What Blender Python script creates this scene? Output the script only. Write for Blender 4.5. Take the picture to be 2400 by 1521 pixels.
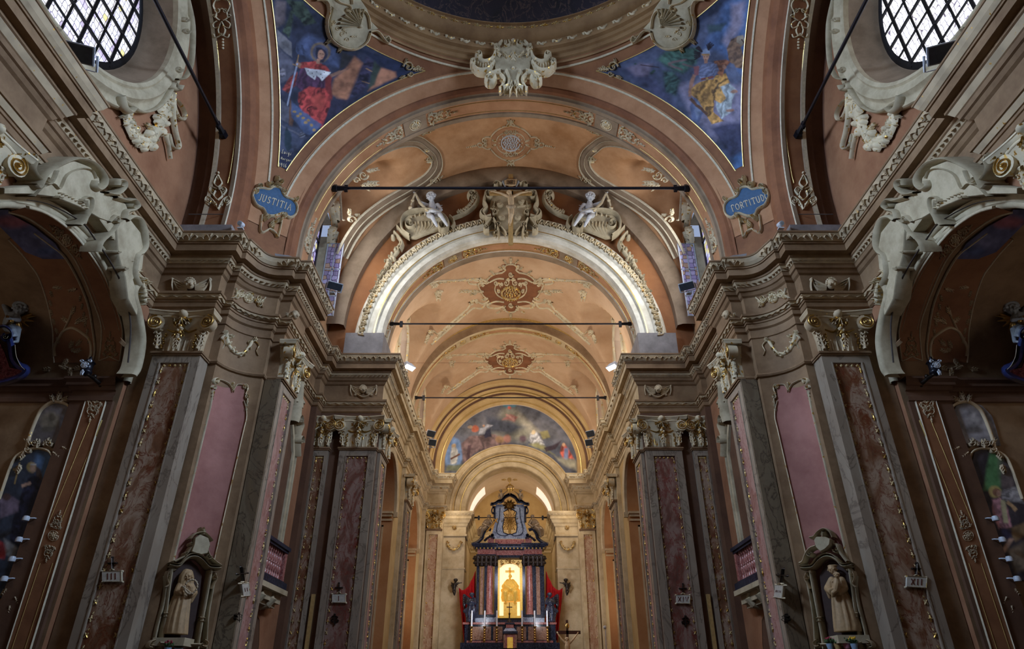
import bpy, math, random
import numpy as np
from mathutils import Vector
from mathutils.geometry import tessellate_polygon
random.seed(7); rng = np.random.default_rng(7)
for o in list(bpy.data.objects): bpy.data.objects.remove(o)
SC = bpy.context.scene; COL = SC.collection
ZO = 1.7                      # eye level above the floor; every height below is counted from eye level
PI = math.pi
# ------------------------------------------------------------------ camera
FPX = 1567.0; TH = math.radians(29.3); CX, CY = 1197.0, 760.5
ct, st_ = math.cos(TH), math.sin(TH)
cd = bpy.data.cameras.new('camera'); cam = bpy.data.objects.new('camera', cd); COL.objects.link(cam)
cam.location = (0, 0, ZO); cam.rotation_euler = (PI/2 + TH, 0, 0)
cd.sensor_width = 36; cd.lens = FPX/2400*36; cd.shift_x = 3/2400; cd.clip_end = 300
SC.camera = cam
# ------------------------------------------------------------------ world, lights, exposure
SC.view_settings.view_transform = 'Standard'; SC.view_settings.look = 'None'
SC.view_settings.gamma = 1; SC.view_settings.use_curve_mapping = False
SC.view_settings.exposure = -0.85
w = bpy.data.worlds.new('world'); SC.world = w; w.use_nodes = True
w.node_tree.nodes['Background'].inputs[0].default_value = (.55, .68, 1, 1)
w.node_tree.nodes['Background'].inputs[1].default_value = 1.0
def light(name, loc, look, size, power, col, size_y=None, shape='RECTANGLE', spread=PI):
    l = bpy.data.lights.new(name, 'AREA'); l.shape = shape; l.size = size
    if size_y: l.size_y = size_y
    l.energy = power; l.color = col; l.spread = spread
    o = bpy.data.objects.new(name, l); COL.objects.link(o)
    o.location = (loc[0], loc[1], loc[2]+ZO)
    o.rotation_euler = (Vector(look)-Vector(loc)).to_track_quat('-Z', 'Y').to_euler()
    return o
COOL = (.52, .70, 1.0); WARM = (1.0, .84, .64); NEUT = (1.0, .93, .84)
for s in (-1, 1):
    light('oculus_daylight', (s*9.1, 7.9, 13.9), (-s*8, 10.8, 7.4), 4.6, 2800, COOL, 5.4, 'ELLIPSE', math.radians(100))
    light('bay_window_daylight', (s*5.55, 17.7, 12.9), (-s*1.5, 20.0, 13.2), 1.2, 340, (.92, .95, 1), 2.4)
    light('chancel_window_daylight', (s*4.1, 24.2, 12.3), (-s*2, 24.2, 9), 1.4, 170, NEUT, 2.0)
    light('chancel_window_daylight', (s*4.1, 30.6, 12.3), (-s*2, 31, 9), 1.4, 190, NEUT, 2.0)
    light('chancel_floodlight_glow', (s*3.45, 22.4, 10.25), (s*2.2, 25.5, 15.5), .35, 115, (1, .94, .84), .25)
    light('chancel_floodlight_glow', (s*3.45, 31.2, 10.25), (s*0.5, 33.5, 14.5), .35, 60, (1, .92, .80), .25)
    light('apse_window_daylight', (s*2.05, 36.6, 10.0), (-s*2, 36.6, 8), .8, 150, (1, .9, .78), 1.6)
    light('presbytery_lamp', (s*3.0, 33.0, 8.0), (-s*0.5, 36.5, 5.0), .5, 22, (1, .88, .72), .5)
    light('chapel_fill_light', (s*11.6, 9.3, 4.6), (s*9.3, 12.6, 5.6), 1.4, 30, (1, .88, .78), 1.8)  # unseen area light added to lift the dim chapel interior
    light('choir_arcade_glow', (s*6.0, 29.5, 3.0), (s*4.6, 30.5, 8.0), 1.2, 120, (1, .8, .54), 1.2)
light('dome_drum_daylight', (0, 7.75, 24.5), (0, 7.75, 10), 8.0, 330, (.9, .93, 1), shape='DISK')
light('nave_daylight', (0, -9, 9), (0, 12, 9.5), 9, 90, (1, .86, .72), 6)
light('sanctuary_front_lamp', (0, 22.5, 11.5), (0, 36, 4), 1.5, 90, (1, .92, .82), 1.0)
for s in (-1, 1): light('altar_side_fill', (s*1.2, 31.6, 3.2), (s*4.4, 32.6, 5.0), .4, 60, (.88, .92, 1), .4)  # lights added to brighten the pilaster sides next to the altar
light('altar_back_fill', (0, 35.4, 7.4), (0, 38.6, 8.6), .8, 70, (1, .86, .62), .5)  # unseen light added behind the altar to brighten the apse wall
light('altar_front_fill', (0, 29.0, 5.5), (0, 34, 5), 1.5, 110, (.70, .76, 1), .6)  # cool fill added in front of the altar; the candles are unlit
# ------------------------------------------------------------------ materials
def sr(*c):
    f = lambda x: (x/12.92 if x <= .04045 else ((x+.055)/1.055)**2.4)
    return tuple(f(x/255) for x in c)+(1,)
MATS = {}
def nm(name):
    m = bpy.data.materials.new(name); m.use_nodes = True; MATS[name] = m
    nt = m.node_tree; b = nt.nodes['Principled BSDF']; return m, nt, b
def N(nt, t, **k):
    n = nt.nodes.new(t)
    for a, v in k.items():
        if hasattr(n, a): setattr(n, a, v)
        else: n.inputs[a.replace('_', ' ')].default_value = v
    return n
def ramp(nt, fac, stops):
    r = nt.nodes.new('ShaderNodeValToRGB'); e = r.color_ramp.elements
    while len(e) < len(stops): e.new(.5)
    for i, (p, c) in enumerate(stops): e[i].position = p; e[i].color = c
    nt.links.new(fac, r.inputs[0]); return r
def pos(nt):
    return nt.nodes.new('ShaderNodeNewGeometry').outputs['Position']
def plaster(name, c, c2=None, scale=1.3, rough=.75, bump=.15, fine=9, metal=0, spec=.35):
    m, nt, b = nm(name); p = pos(nt)
    c = sr(*c); c2 = sr(*c2) if c2 else tuple(min(1, x*.72) for x in c[:3])+(1,)
    n = N(nt, 'ShaderNodeTexNoise', Scale=scale, Detail=7.0, Roughness=.65); nt.links.new(p, n.inputs['Vector'])
    r = ramp(nt, n.outputs[0], [(.34, c2), (.62, c)])
    nt.links.new(r.outputs[0], b.inputs['Base Color'])
    n2 = N(nt, 'ShaderNodeTexNoise', Scale=float(fine), Detail=6.0); nt.links.new(p, n2.inputs['Vector'])
    bp = N(nt, 'ShaderNodeBump', Strength=bump, Distance=.03); nt.links.new(n2.outputs[0], bp.inputs['Height'])
    nt.links.new(bp.outputs[0], b.inputs['Normal'])
    b.inputs['Roughness'].default_value = rough; b.inputs['Metallic'].default_value = metal
    b.inputs['Specular IOR Level'].default_value = spec
    return m
def gilded(name, base, gold=(205, 165, 85), thr=.56, scale=11):
    m, nt, b = nm(name); p = pos(nt)
    n = N(nt, 'ShaderNodeTexNoise', Scale=float(scale), Detail=3.0); nt.links.new(p, n.inputs['Vector'])
    r = ramp(nt, n.outputs[0], [(thr, (0, 0, 0, 1)), (thr+.05, (1, 1, 1, 1))])
    n3 = N(nt, 'ShaderNodeTexNoise', Scale=2.5, Detail=5.0); nt.links.new(p, n3.inputs['Vector'])
    bs = sr(*base); r3 = ramp(nt, n3.outputs[0], [(.35, tuple(x*.7 for x in bs[:3])+(1,)), (.6, bs)])
    mx = N(nt, 'ShaderNodeMix', data_type='RGBA'); nt.links.new(r.outputs[0], mx.inputs[0])
    nt.links.new(r3.outputs[0], mx.inputs[6]); mx.inputs[7].default_value = sr(*gold)
    nt.links.new(mx.outputs[2], b.inputs['Base Color']); nt.links.new(r.outputs[0], b.inputs['Metallic'])
    rr = ramp(nt, r.outputs[0], [(0, (.7, .7, .7, 1)), (1, (.32, .32, .32, 1))]); nt.links.new(rr.outputs[0], b.inputs['Roughness'])
    return m
def marble(name, base, mid, vein, vein2, scale=1.1, rough=.28, stretch=(1, 1, .55)):
    m, nt, b = nm(name); p = pos(nt)
    mp = N(nt, 'ShaderNodeMapping'); mp.inputs['Scale'].default_value = stretch; nt.links.new(p, mp.inputs[0])
    w1 = N(nt, 'ShaderNodeTexNoise', Scale=scale*1.6, Detail=8.0, Roughness=.62, Distortion=1.1); nt.links.new(mp.outputs[0], w1.inputs['Vector'])
    r = ramp(nt, w1.outputs[0], [(.30, sr(*vein2)), (.44, sr(*mid)), (.56, sr(*base)), (.72, sr(*mid))])
    n2 = N(nt, 'ShaderNodeTexNoise', Scale=scale*2.1, Detail=9.0, Roughness=.6, Distortion=1.8); nt.links.new(mp.outputs[0], n2.inputs['Vector'])
    ab = N(nt, 'ShaderNodeMath', operation='SUBTRACT'); nt.links.new(n2.outputs[0], ab.inputs[0]); ab.inputs[1].default_value = .5
    ab2 = N(nt, 'ShaderNodeMath', operation='ABSOLUTE'); nt.links.new(ab.outputs[0], ab2.inputs[0])
    rv = ramp(nt, ab2.outputs[0], [(0, (1, 1, 1, 1)), (.025, (0, 0, 0, 1))])
    mx = N(nt, 'ShaderNodeMix', data_type='RGBA'); nt.links.new(rv.outputs[0], mx.inputs[0])
    nt.links.new(r.outputs[0], mx.inputs[6]); mx.inputs[7].default_value = sr(*vein)
    nt.links.new(mx.outputs[2], b.inputs['Base Color']); b.inputs['Roughness'].default_value = rough
    return m
def plain(name, c, rough=.5, metal=0, emit=0):
    m, nt, b = nm(name); b.inputs['Base Color'].default_value = sr(*c)
    p = pos(nt); n = N(nt, 'ShaderNodeTexNoise', Scale=14.0, Detail=4.0); nt.links.new(p, n.inputs['Vector'])
    cc = sr(*c); r = ramp(nt, n.outputs[0], [(.3, tuple(x*.75 for x in cc[:3])+(1,)), (.65, cc)])
    nt.links.new(r.outputs[0], b.inputs['Base Color'])
    b.inputs['Roughness'].default_value = rough; b.inputs['Metallic'].default_value = metal
    if emit:
        nt.links.new(r.outputs[0], b.inputs['Emission Color']); b.inputs['Emission Strength'].default_value = emit
    return m
plaster('brown', (144, 115, 84), (114, 87, 60))
plaster('ring_ochre', (158, 124, 84), (128, 96, 62))
plain('apse_glow', (255, 238, 220), .6, 0, 1.5)
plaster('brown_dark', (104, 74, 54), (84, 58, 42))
plaster('umber', (140, 90, 58), (112, 68, 42))
plaster('soffit_grey', (150, 128, 104), (118, 98, 76))
plaster('pink_band', (182, 134, 96), (158, 110, 74))
plaster('rust', (144, 98, 64), (120, 76, 48))
marble('dome_paint', (44, 36, 52), (34, 30, 48), (104, 84, 78), (20, 18, 30), scale=.9, rough=.7)
plaster('vault_pink', (206, 172, 138), (186, 148, 112), scale=.6)
plaster('vault_orange', (196, 150, 108), (164, 116, 74), scale=.8)
plaster('orange_wall', (156, 104, 64), (124, 78, 46), scale=.6)
plaster('rose_wall', (158, 112, 80), (130, 86, 58), scale=.8)
plaster('rose_panel', (168, 116, 104), (140, 90, 80), scale=1.0)
plaster('arch_white', (226, 220, 204), (192, 184, 164), scale=2)
plaster('cream', (188, 174, 144), (152, 138, 110), scale=2)
plaster('cream_warm', (206, 184, 146), (176, 152, 112), scale=2)
plaster('ochre', (200, 170, 118), (176, 144, 92), scale=.7)
plaster('ochre_orange', (190, 140, 92), (170, 116, 66), scale=.7)
plaster('apse_pale', (226, 204, 178), (210, 184, 154), scale=.7)
plaster('block_grey', (140, 134, 132), (112, 106, 104), scale=2)
plaster('dark_void', (44, 34, 28), (26, 20, 17))
plaster('floor_stone', (78, 66, 58), (58, 50, 44), rough=.3)
gilded('stucco_gilt', (216, 200, 166), thr=.6)
gilded('stucco_gilt_dim', (190, 168, 134), thr=.66, scale=14)
gilded('stucco_gold', (206, 180, 128), thr=.5)
plain('gold', (196, 160, 92), .38, 1)
plain('gold_line', (216, 186, 116), .35, .7)
plain('line_cream', (206, 192, 162), .6)
marble('marble_brown', (172, 148, 126), (128, 88, 62), (112, 50, 26), (98, 66, 46), scale=1.3)
marble('marble_redbrown', (150, 124, 112), (116, 78, 66), (118, 42, 32), (92, 64, 56), scale=1.3)
marble('marble_rose', (176, 140, 132), (158, 112, 104), (120, 50, 44), (138, 110, 104), scale=1.4)
marble('marble_grey', (152, 138, 120), (142, 126, 108), (108, 94, 80), (146, 132, 116), scale=.5, rough=.4)
marble('marble_olive', (124, 110, 88), (108, 92, 72), (74, 62, 48), (116, 98, 74), scale=.9, rough=.4)
marble('marble_red', (168, 104, 96), (138, 74, 70), (214, 176, 166), (110, 54, 54), scale=6, rough=.2)
marble('marble_black', (34, 38, 56), (24, 27, 40), (80, 84, 100), (18, 20, 30), scale=5, rough=.18)
marble('marble_altar_brown', (150, 112, 88), (128, 88, 66), (200, 170, 150), (92, 60, 46), scale=5, rough=.22)
marble('marble_altar_blue', (150, 160, 178), (118, 128, 148), (200, 206, 216), (86, 94, 116), scale=4, rough=.25)
plain('iron', (30, 28, 30), .5, .6)
plain('iron_rod', (46, 42, 48), .45, .7)
plain('bronze_dark', (60, 52, 46), .4, .8)
plain('white_marble', (214, 216, 218), .45)
plain('statue_cream', (208, 180, 140), .6)
plain('statue_tan', (178, 146, 104), .6)
marble('marble_wine', (92, 44, 48), (66, 30, 34), (120, 80, 80), (40, 20, 24), scale=5, rough=.2)
marble('marble_pale', (196, 168, 138), (178, 140, 110), (150, 96, 66), (160, 120, 92), scale=1.6)
plain('statue_bronze', (128, 108, 84), .35, .35)
plain('statue_wood', (172, 152, 122), .45)
plain('plaque', (196, 190, 176), .5)
plain('plaque_ink', (90, 26, 24), .6)
plain('ink_dark', (40, 36, 34), .6)
plain('red_cloth', (196, 14, 22), .75)
plain('candle', (226, 230, 236), .5)
plain('white_metal', (200, 206, 214), .4)
plain('lamp_glow', (255, 250, 240), .5, 0, 9)
plain('lamp_glass', (70, 76, 84), .15, .2)
plain('black_metal', (30, 30, 38), .35, .5)
plain('blue_marble', (40, 52, 100), .2)
plain('blue_ground', (54, 90, 126), .7)
plain('dove_grey', (150, 156, 160), .6)
plain('wood_light', (186, 150, 92), .6)
plain('wood_dark', (70, 36, 24), .5)
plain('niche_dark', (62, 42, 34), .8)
plain('flower_yellow', (226, 178, 40), .7)
plain('flower_red', (150, 36, 60), .7)
plain('flower_pink', (206, 130, 150), .7)
plain('leaf_green', (70, 96, 50), .7)
plain('pot_blue', (150, 176, 200), .4)
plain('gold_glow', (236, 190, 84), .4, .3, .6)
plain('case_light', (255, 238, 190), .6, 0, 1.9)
plain('cable', (70, 60, 54), .7)
def vcol(name, rough=.7, emit=0):
    m, nt, b = nm(name); a = N(nt, 'ShaderNodeAttribute', attribute_name='Col')
    nt.links.new(a.outputs['Color'], b.inputs['Base Color']); b.inputs['Roughness'].default_value = rough
    b.inputs['Specular IOR Level'].default_value = .25
    return m
vcol('fresco'); vcol('canvas', .6)
def stained(name, tint, strength, scale):
    # leaded glass panes: voronoi cells in a few tints, dark cames, lit by the daylight behind
    m, nt, b = nm(name); p = pos(nt)
    v = N(nt, 'ShaderNodeTexVoronoi', Scale=float(scale)); v.inputs['Randomness'].default_value = .35; nt.links.new(p, v.inputs['Vector'])
    r = ramp(nt, v.outputs['Color'], tint); r.color_ramp.interpolation = 'CONSTANT'
    e = N(nt, 'ShaderNodeTexVoronoi', feature='DISTANCE_TO_EDGE', Scale=float(scale)); e.inputs['Randomness'].default_value = .35; nt.links.new(p, e.inputs['Vector'])
    rl = ramp(nt, e.outputs['Distance'], [(.035, (.12, .10, .14, 1)), (.07, (1, 1, 1, 1))])
    mx = N(nt, 'ShaderNodeMix', data_type='RGBA', blend_type='MULTIPLY'); mx.inputs[0].default_value = 1
    nt.links.new(r.outputs[0], mx.inputs[6]); nt.links.new(rl.outputs[0], mx.inputs[7])
    nt.links.new(mx.outputs[2], b.inputs['Base Color']); nt.links.new(mx.outputs[2], b.inputs['Emission Color'])
    b.inputs['Emission Strength'].default_value = strength; b.inputs['Roughness'].default_value = .3
    return m
W_ = (1, 1, 1, 1)
stained('oculus_glass', [(0, sr(236, 236, 252)), (.3, sr(250, 250, 255)), (.55, sr(214, 204, 240)), (.68, W_), (.88, sr(240, 226, 150)), (.93, sr(220, 200, 226))], 1.7, 7)
stained('oculus_glass_bright', [(0, W_), (.5, sr(246, 246, 255)), (.8, W_), (.93, sr(238, 232, 246))], 3.0, 7)
stained('window_glass', [(0, sr(150, 146, 190)), (.25, sr(196, 200, 226)), (.5, sr(220, 210, 150)), (.7, sr(170, 160, 210)), (.85, sr(180, 150, 160))], 1.3, 6)
stained('casement_glass', [(0, sr(120, 110, 140)), (.3, sr(150, 142, 176)), (.55, sr(150, 124, 110)), (.75, sr(132, 120, 160)), (.9, sr(170, 160, 190))], .6, 6)
# ------------------------------------------------------------------ mesh tools
SX = 1                                   # -1 builds the mirrored twin of a symmetric piece
ORG = {}
class G:
    def __init__(s): s.v = []; s.f = []; s.m = []
    def add(s, vs, fs, m=0):
        b = len(s.v); s.v.extend(tuple(p) for p in vs)
        s.f.extend(tuple(i+b for i in f) for f in fs); s.m.extend([m]*len(fs)); return s
    def grid(s, R, m=0, cu=False, cv=False, flip=False):
        n, k = len(R), len(R[0]); vs = [p for r in R for p in r]; fs = []
        for i in range(n if cu else n-1):
            i2 = (i+1) % n
            for j in range(k if cv else k-1):
                j2 = (j+1) % k; q = (i*k+j, i*k+j2, i2*k+j2, i2*k+j); fs.append(q[::-1] if flip else q)
        return s.add(vs, fs, m)
    def box(s, x0, x1, y0, y1, z0, z1, m=0, T=None):
        P = [(x, y, z) for z in (z0, z1) for y in (y0, y1) for x in (x0, x1)]
        if T: P = [T(*p) for p in P]
        return s.add(P, [(0, 2, 3, 1), (4, 5, 7, 6), (0, 1, 5, 4), (2, 6, 7, 3), (0, 4, 6, 2), (1, 3, 7, 5)], m)
    def tube(s, pts, r, n=8, m=0, cap=True):
        pts = [Vector(p) for p in pts]; R = []
        up = Vector((0, 0, 1))
        for i, p in enumerate(pts):
            d = (pts[min(i+1, len(pts)-1)]-pts[max(i-1, 0)]).normalized()
            if abs(d.dot(up)) > .95: a = Vector((1, 0, 0)).cross(d).normalized()
            else: a = up.cross(d).normalized()
            b = d.cross(a); rr = r[i] if hasattr(r, '__len__') else r
            R.append([p+rr*(math.cos(2*PI*k/n)*a+math.sin(2*PI*k/n)*b) for k in range(n)])
        s.grid(R, m, cv=True)
        if cap:
            L = len(s.v); s.f.append(tuple(L-n+k for k in range(n))); s.m.append(m)
            B = L-n*len(pts); s.f.append(tuple(B+n-1-k for k in range(n))); s.m.append(m)
        return s
    def lathe(s, prof, c=(0, 0, 0), n=24, m=0, sx=1, sy=1, a0=0, a1=2*PI, T=None):
        cl = abs(a1-a0-2*PI) < 1e-6; k = n if cl else n+1
        R = []
        for (r, z) in prof:
            R.append([(c[0]+sx*r*math.cos(a0+(a1-a0)*j/n), c[1]+sy*r*math.sin(a0+(a1-a0)*j/n), c[2]+z) for j in range(k)])
        if T: R = [[T(*p) for p in r] for r in R]
        return s.grid(R, m, cv=cl)
    def ball(s, c, r, m=0, n=8, k=6, sc=(1, 1, 1), T=None):
        R = []
        for i in range(k+1):
            a = PI*i/k
            R.append([(c[0]+sc[0]*r*math.sin(a)*math.cos(2*PI*j/n), c[1]+sc[1]*r*math.sin(a)*math.sin(2*PI*j/n), c[2]-sc[2]*r*math.cos(a)) for j in range(n)])
        if T: R = [[T(*p) for p in q] for q in R]
        return s.grid(R, m, cv=True)
    def cap(s, a, b, r0, r1=None, m=0, n=10):          # tapered capsule
        r1 = r0 if r1 is None else r1; a = Vector(a); b = Vector(b); d = b-a; L = d.length
        if L < 1e-6: return s.ball(a, r0, m)
        d /= L; P = []; rr = []
        for t in (-1, -.86, -.5): P.append(a+d*r0*t); rr.append(max(.02*r0, r0*math.sqrt(max(0, 1-t*t))))
        P.append(a); rr.append(r0); P.append(b); rr.append(r1)
        for t in (.5, .86, 1): P.append(b+d*r1*t); rr.append(max(.02*r1, r1*math.sqrt(max(0, 1-t*t))))
        return s.tube(P, rr, n, m)
    def poly(s, outer, holes=(), T=None, m=0, flip=False):
        L = [[Vector((p[0], p[1], 0)) for p in outer]]+[[Vector((p[0], p[1], 0)) for p in h] for h in holes]
        tr = tessellate_polygon(L); P = [p for l in L for p in l]
        return s.add([T(p.x, p.y) for p in P], [t[::-1] if flip else t for t in tr], m)
    def plate(s, outl, T, h, bev=.2, m=0, base=0.0):    # bevelled plate on a surface T(u,v,h)
        n = len(outl); cx = sum(p[0] for p in outl)/n; cy = sum(p[1] for p in outl)/n
        ins = []
        for i in range(n):
            p0, p, p1 = outl[i-1], outl[i], outl[(i+1) % n]
            t = (p1[0]-p0[0], p1[1]-p0[1]); l = math.hypot(*t) or 1; nx, ny = -t[1]/l, t[0]/l
            ins.append((p[0]+nx*bev, p[1]+ny*bev))
        ar = sum(outl[i-1][0]*outl[i][1]-outl[i][0]*outl[i-1][1] for i in range(n))
        if ar < 0: ins = [(2*p[0]-q[0], 2*p[1]-q[1]) for p, q in zip(outl, ins)]
        A = [T(p[0], p[1], base) for p in outl]; B = [T(p[0], p[1], h*.75) for p in outl]; R = [A, B]; Cc = [T(p[0], p[1], h) for p in ins]
        q = [Vector(p) for p in Cc]; c0 = sum(q, Vector())/n; nn = (q[0]-c0).cross(q[n//3]-c0).normalized()
        if max(abs((p-c0).dot(nn)) for p in q+[Vector(T(cx, cy, h))]) < .004:
            s.grid(R+[Cc], m, cv=True); return s.add(Cc, tessellate_polygon([[Vector((p[0], p[1], 0)) for p in outl]]), m)
        for k in (1, .75, .5, .25, .02): R.append([T(cx+(p[0]-cx)*k, cy+(p[1]-cy)*k, h) for p in ins])
        return s.grid(R, m, cv=True)
def OBJ(name, g, mats, parent=None, label=None, cat=None, group=None, kind=None, smooth=True, ang=55, sx=None):
    sx = SX if sx is None else sx
    V = np.array(g.v, dtype=float).reshape(-1, 3).copy(); V[:, 0] *= sx
    if parent is None:
        lo, hi = V.min(0), V.max(0); org = np.array([(lo[0]+hi[0])/2, (lo[1]+hi[1])/2, lo[2]])
    else: org = np.array(ORG[parent.name])
    V -= org
    me = bpy.data.meshes.new(name)
    F = g.f if sx > 0 else [f[::-1] for f in g.f]
    me.from_pydata(V.tolist(), [], F)
    if isinstance(mats, str): mats = [mats]
    for m in mats: me.materials.append(MATS[m])
    if len(mats) > 1: me.polygons.foreach_set('material_index', g.m)
    if smooth:
        me.polygons.foreach_set('use_smooth', [True]*len(me.polygons)); me.set_sharp_from_angle(angle=math.radians(ang))
    me.update()
    o = bpy.data.objects.new(name, me); COL.objects.link(o)
    if parent is None: o.location = (org[0], org[1], org[2]+ZO)
    else: o.parent = parent
    ORG[o.name] = tuple(org)
    tagp(o, label, cat, group, kind); return o
def tagp(o, label=None, cat=None, group=None, kind=None):
    for k, v in (('label', label), ('category', cat), ('group', group), ('kind', kind)):
        if v: o[k] = v
def thing(name, loc, label, cat, group=None):
    o = bpy.data.objects.new(name, None); COL.objects.link(o); o.empty_display_size = .2
    loc = (loc[0]*SX, loc[1], loc[2]); o.location = (loc[0], loc[1], loc[2]+ZO); ORG[o.name] = loc
    tagp(o, label, cat, group); return o
def struct(name, g, mats, **k):
    return OBJ(name, g, mats, kind='structure', **k)
# pixel rays (frame 2400 x 1521) onto real surfaces of the building
def ray(u, v):
    a = (u-CX)/FPX; b = (CY-v)/FPX; return (a, ct-b*st_, st_+b*ct)
def hit(u, v, S):
    d = ray(u, v); k = S[0]
    if k == 'x': t = S[1]/d[0]; n = (-1 if d[0] > 0 else 1, 0, 0)
    elif k == 'y': t = S[1]/d[1]; n = (0, -1, 0)
    elif k == 'z': t = S[1]/d[2]; n = (0, 0, -1)
    elif k == 's':
        C, R = (0, 7.75, 11.2), 9.58
        dc = sum(d[i]*C[i] for i in range(3)); dd = sum(q*q for q in d); cc = sum(q*q for q in C)-R*R
        t = (dc+math.sqrt(max(0, dc*dc-dd*cc)))/dd; P = [q*t for q in d]; n = tuple((C[i]-P[i])/R for i in range(3))
    elif k == 'e':                     # elliptical barrel along y: ('e', a, b, zc)
        a2, b2, zc = S[1]**2, S[2]**2, S[3]
        A = d[0]**2/a2+d[2]**2/b2; B = -d[2]*zc/b2; Cq = zc*zc/b2-1
        t = (-B+math.sqrt(max(0, B*B-A*Cq)))/A; P = [q*t for q in d]
        n = Vector((-P[0]/a2, 0, -(P[2]-zc)/b2)).normalized()
    elif k == 'p':                     # vertical cylinder (concave pier): ('p', cx, cy, r)
        ax, ay = S[1], S[2]; A = d[0]**2+d[1]**2; B = -(d[0]*ax+d[1]*ay); Cq = ax*ax+ay*ay-S[3]**2
        t = (-B+math.sqrt(max(0, B*B-A*Cq)))/A; P = [q*t for q in d]; n = ((ax-P[0])/S[3], (ay-P[1])/S[3], 0)
    elif k == 'a':                     # barrel along x at given profile circle: ('a', yc, zc, r)
        yc, zc, r = S[1:]; A = d[1]**2+d[2]**2; B = -(d[1]*yc+d[2]*zc); Cq = yc*yc+zc*zc-r*r
        t = (-B+math.sqrt(max(0, B*B-A*Cq)))/A; P = [q*t for q in d]; n = (0, (yc-P[1])/r, (zc-P[2])/r)
    elif k == 'b':                     # elliptical barrel along x: ('b', yc, zc, a, b)
        yc, zc, a, b = S[1:]; A = (d[1]/a)**2+(d[2]/b)**2; B = -(d[1]*yc/a**2+d[2]*zc/b**2); Cq = (yc/a)**2+(zc/b)**2-1
        t = (-B+math.sqrt(max(0, B*B-A*Cq)))/A; P = [q*t for q in d]; n = Vector((0, (yc-P[1])/a**2, (zc-P[2])/b**2)).normalized()
    elif k == 'v':                     # vertical plane through (px, py) with normal (nx, ny)
        px, py, nx, ny = S[1:]; t = (px*nx+py*ny)/(d[0]*nx+d[1]*ny); n = (nx, ny, 0)
    return (d[0]*t, d[1]*t, d[2]*t), n
def PX(S, off=0):
    def T(u, v, h=0):
        P, n = hit(u, v, S); h += off; return (P[0]+n[0]*h, P[1]+n[1]*h, P[2]+n[2]*h)
    return T
def sub(T, ox, oy, ang=0, s=1, fx=1, hs=1):
    c, q = math.cos(ang)*s, math.sin(ang)*s
    return lambda u, v, h=0: T(ox+fx*(c*u-q*v), oy+q*u+c*v, h*hs)
# ---- ornament strokes on a surface T(u,v,h)
def smoothpts(P, n=4):
    if len(P) < 3: return P
    out = []
    for i in range(len(P)-1):
        p0 = P[max(i-1, 0)]; p1 = P[i]; p2 = P[i+1]; p3 = P[min(i+2, len(P)-1)]
        for k in range(n):
            t = k/n; out.append(tuple(.5*((2*p1[j])+(-p0[j]+p2[j])*t+(2*p0[j]-5*p1[j]+4*p2[j]-p3[j])*t*t+(-p0[j]+3*p1[j]-3*p2[j]+p3[j])*t**3) for j in (0, 1)))
    out.append(P[-1]); return out
SK = .01                                 # how far the sides of a stroke reach back towards the wall
def stroke(g, T, P, w, h, taper=(1, 1), m=0, sm=3, closed=False, flat=False):
    P = smoothpts(list(P)+([P[0]] if closed else []), sm) if sm > 1 else list(P)
    n = len(P); R = []
    for i, p in enumerate(P):
        a = P[max(i-1, 0)]; b = P[min(i+1, n-1)]
        if closed and i in (0, n-1): a, b = P[-2], P[1]
        dx, dy = b[0]-a[0], b[1]-a[1]; l = math.hypot(dx, dy) or 1; nx, ny = -dy/l, dx/l
        t = i/max(1, n-1); tw = taper[0]+(taper[1]-taper[0])*t; tw = max(tw, .12); ww = w*.5*tw; hh = h*(.5+.5*tw)
        prof = ((-1, -SK), (-.8, .8*hh), (.8, .8*hh), (1, -SK)) if flat else ((-1, -SK), (-.9, .3*hh), (-.6, .8*hh), (0, hh), (.6, .8*hh), (.9, .3*hh), (1, -SK))
        R.append([T(p[0]+nx*ww*k, p[1]+ny*ww*k, q) for k, q in prof])
    g.grid(R, m); return g
def spiral(cx, cy, r, a0, d=1, turns=1.4, n=12):
    return [(cx+r*(1-.82*i/n)*math.cos(a0+d*turns*2*PI*i/n), cy+r*(1-.82*i/n)*math.sin(a0+d*turns*2*PI*i/n)) for i in range(n+1)]
def scroll(g, T, x, y, r, a0, d=1, w=.3, h=.05, turns=1.3, m=0):
    stroke(g, T, spiral(x, y, r, a0, d, turns), w, h, (1, .5), m, 1)
    blob(g, T, x, y, w*.55, h*1.1, m)
def blob(g, T, x, y, r, h, m=0, n=6):
    V = [T(x, y, h)]+[T(x+.62*r*math.cos(2*PI*k/n), y+.62*r*math.sin(2*PI*k/n), h*.72) for k in range(n)]+[T(x+r*math.cos(2*PI*k/n), y+r*math.sin(2*PI*k/n), -.005) for k in range(n)]
    F = [(0, 1+k, 1+(k+1) % n) for k in range(n)]+[(1+k, 1+n+k, 1+n+(k+1) % n, 1+(k+1) % n) for k in range(n)]
    g.add(V, F, m)
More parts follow.
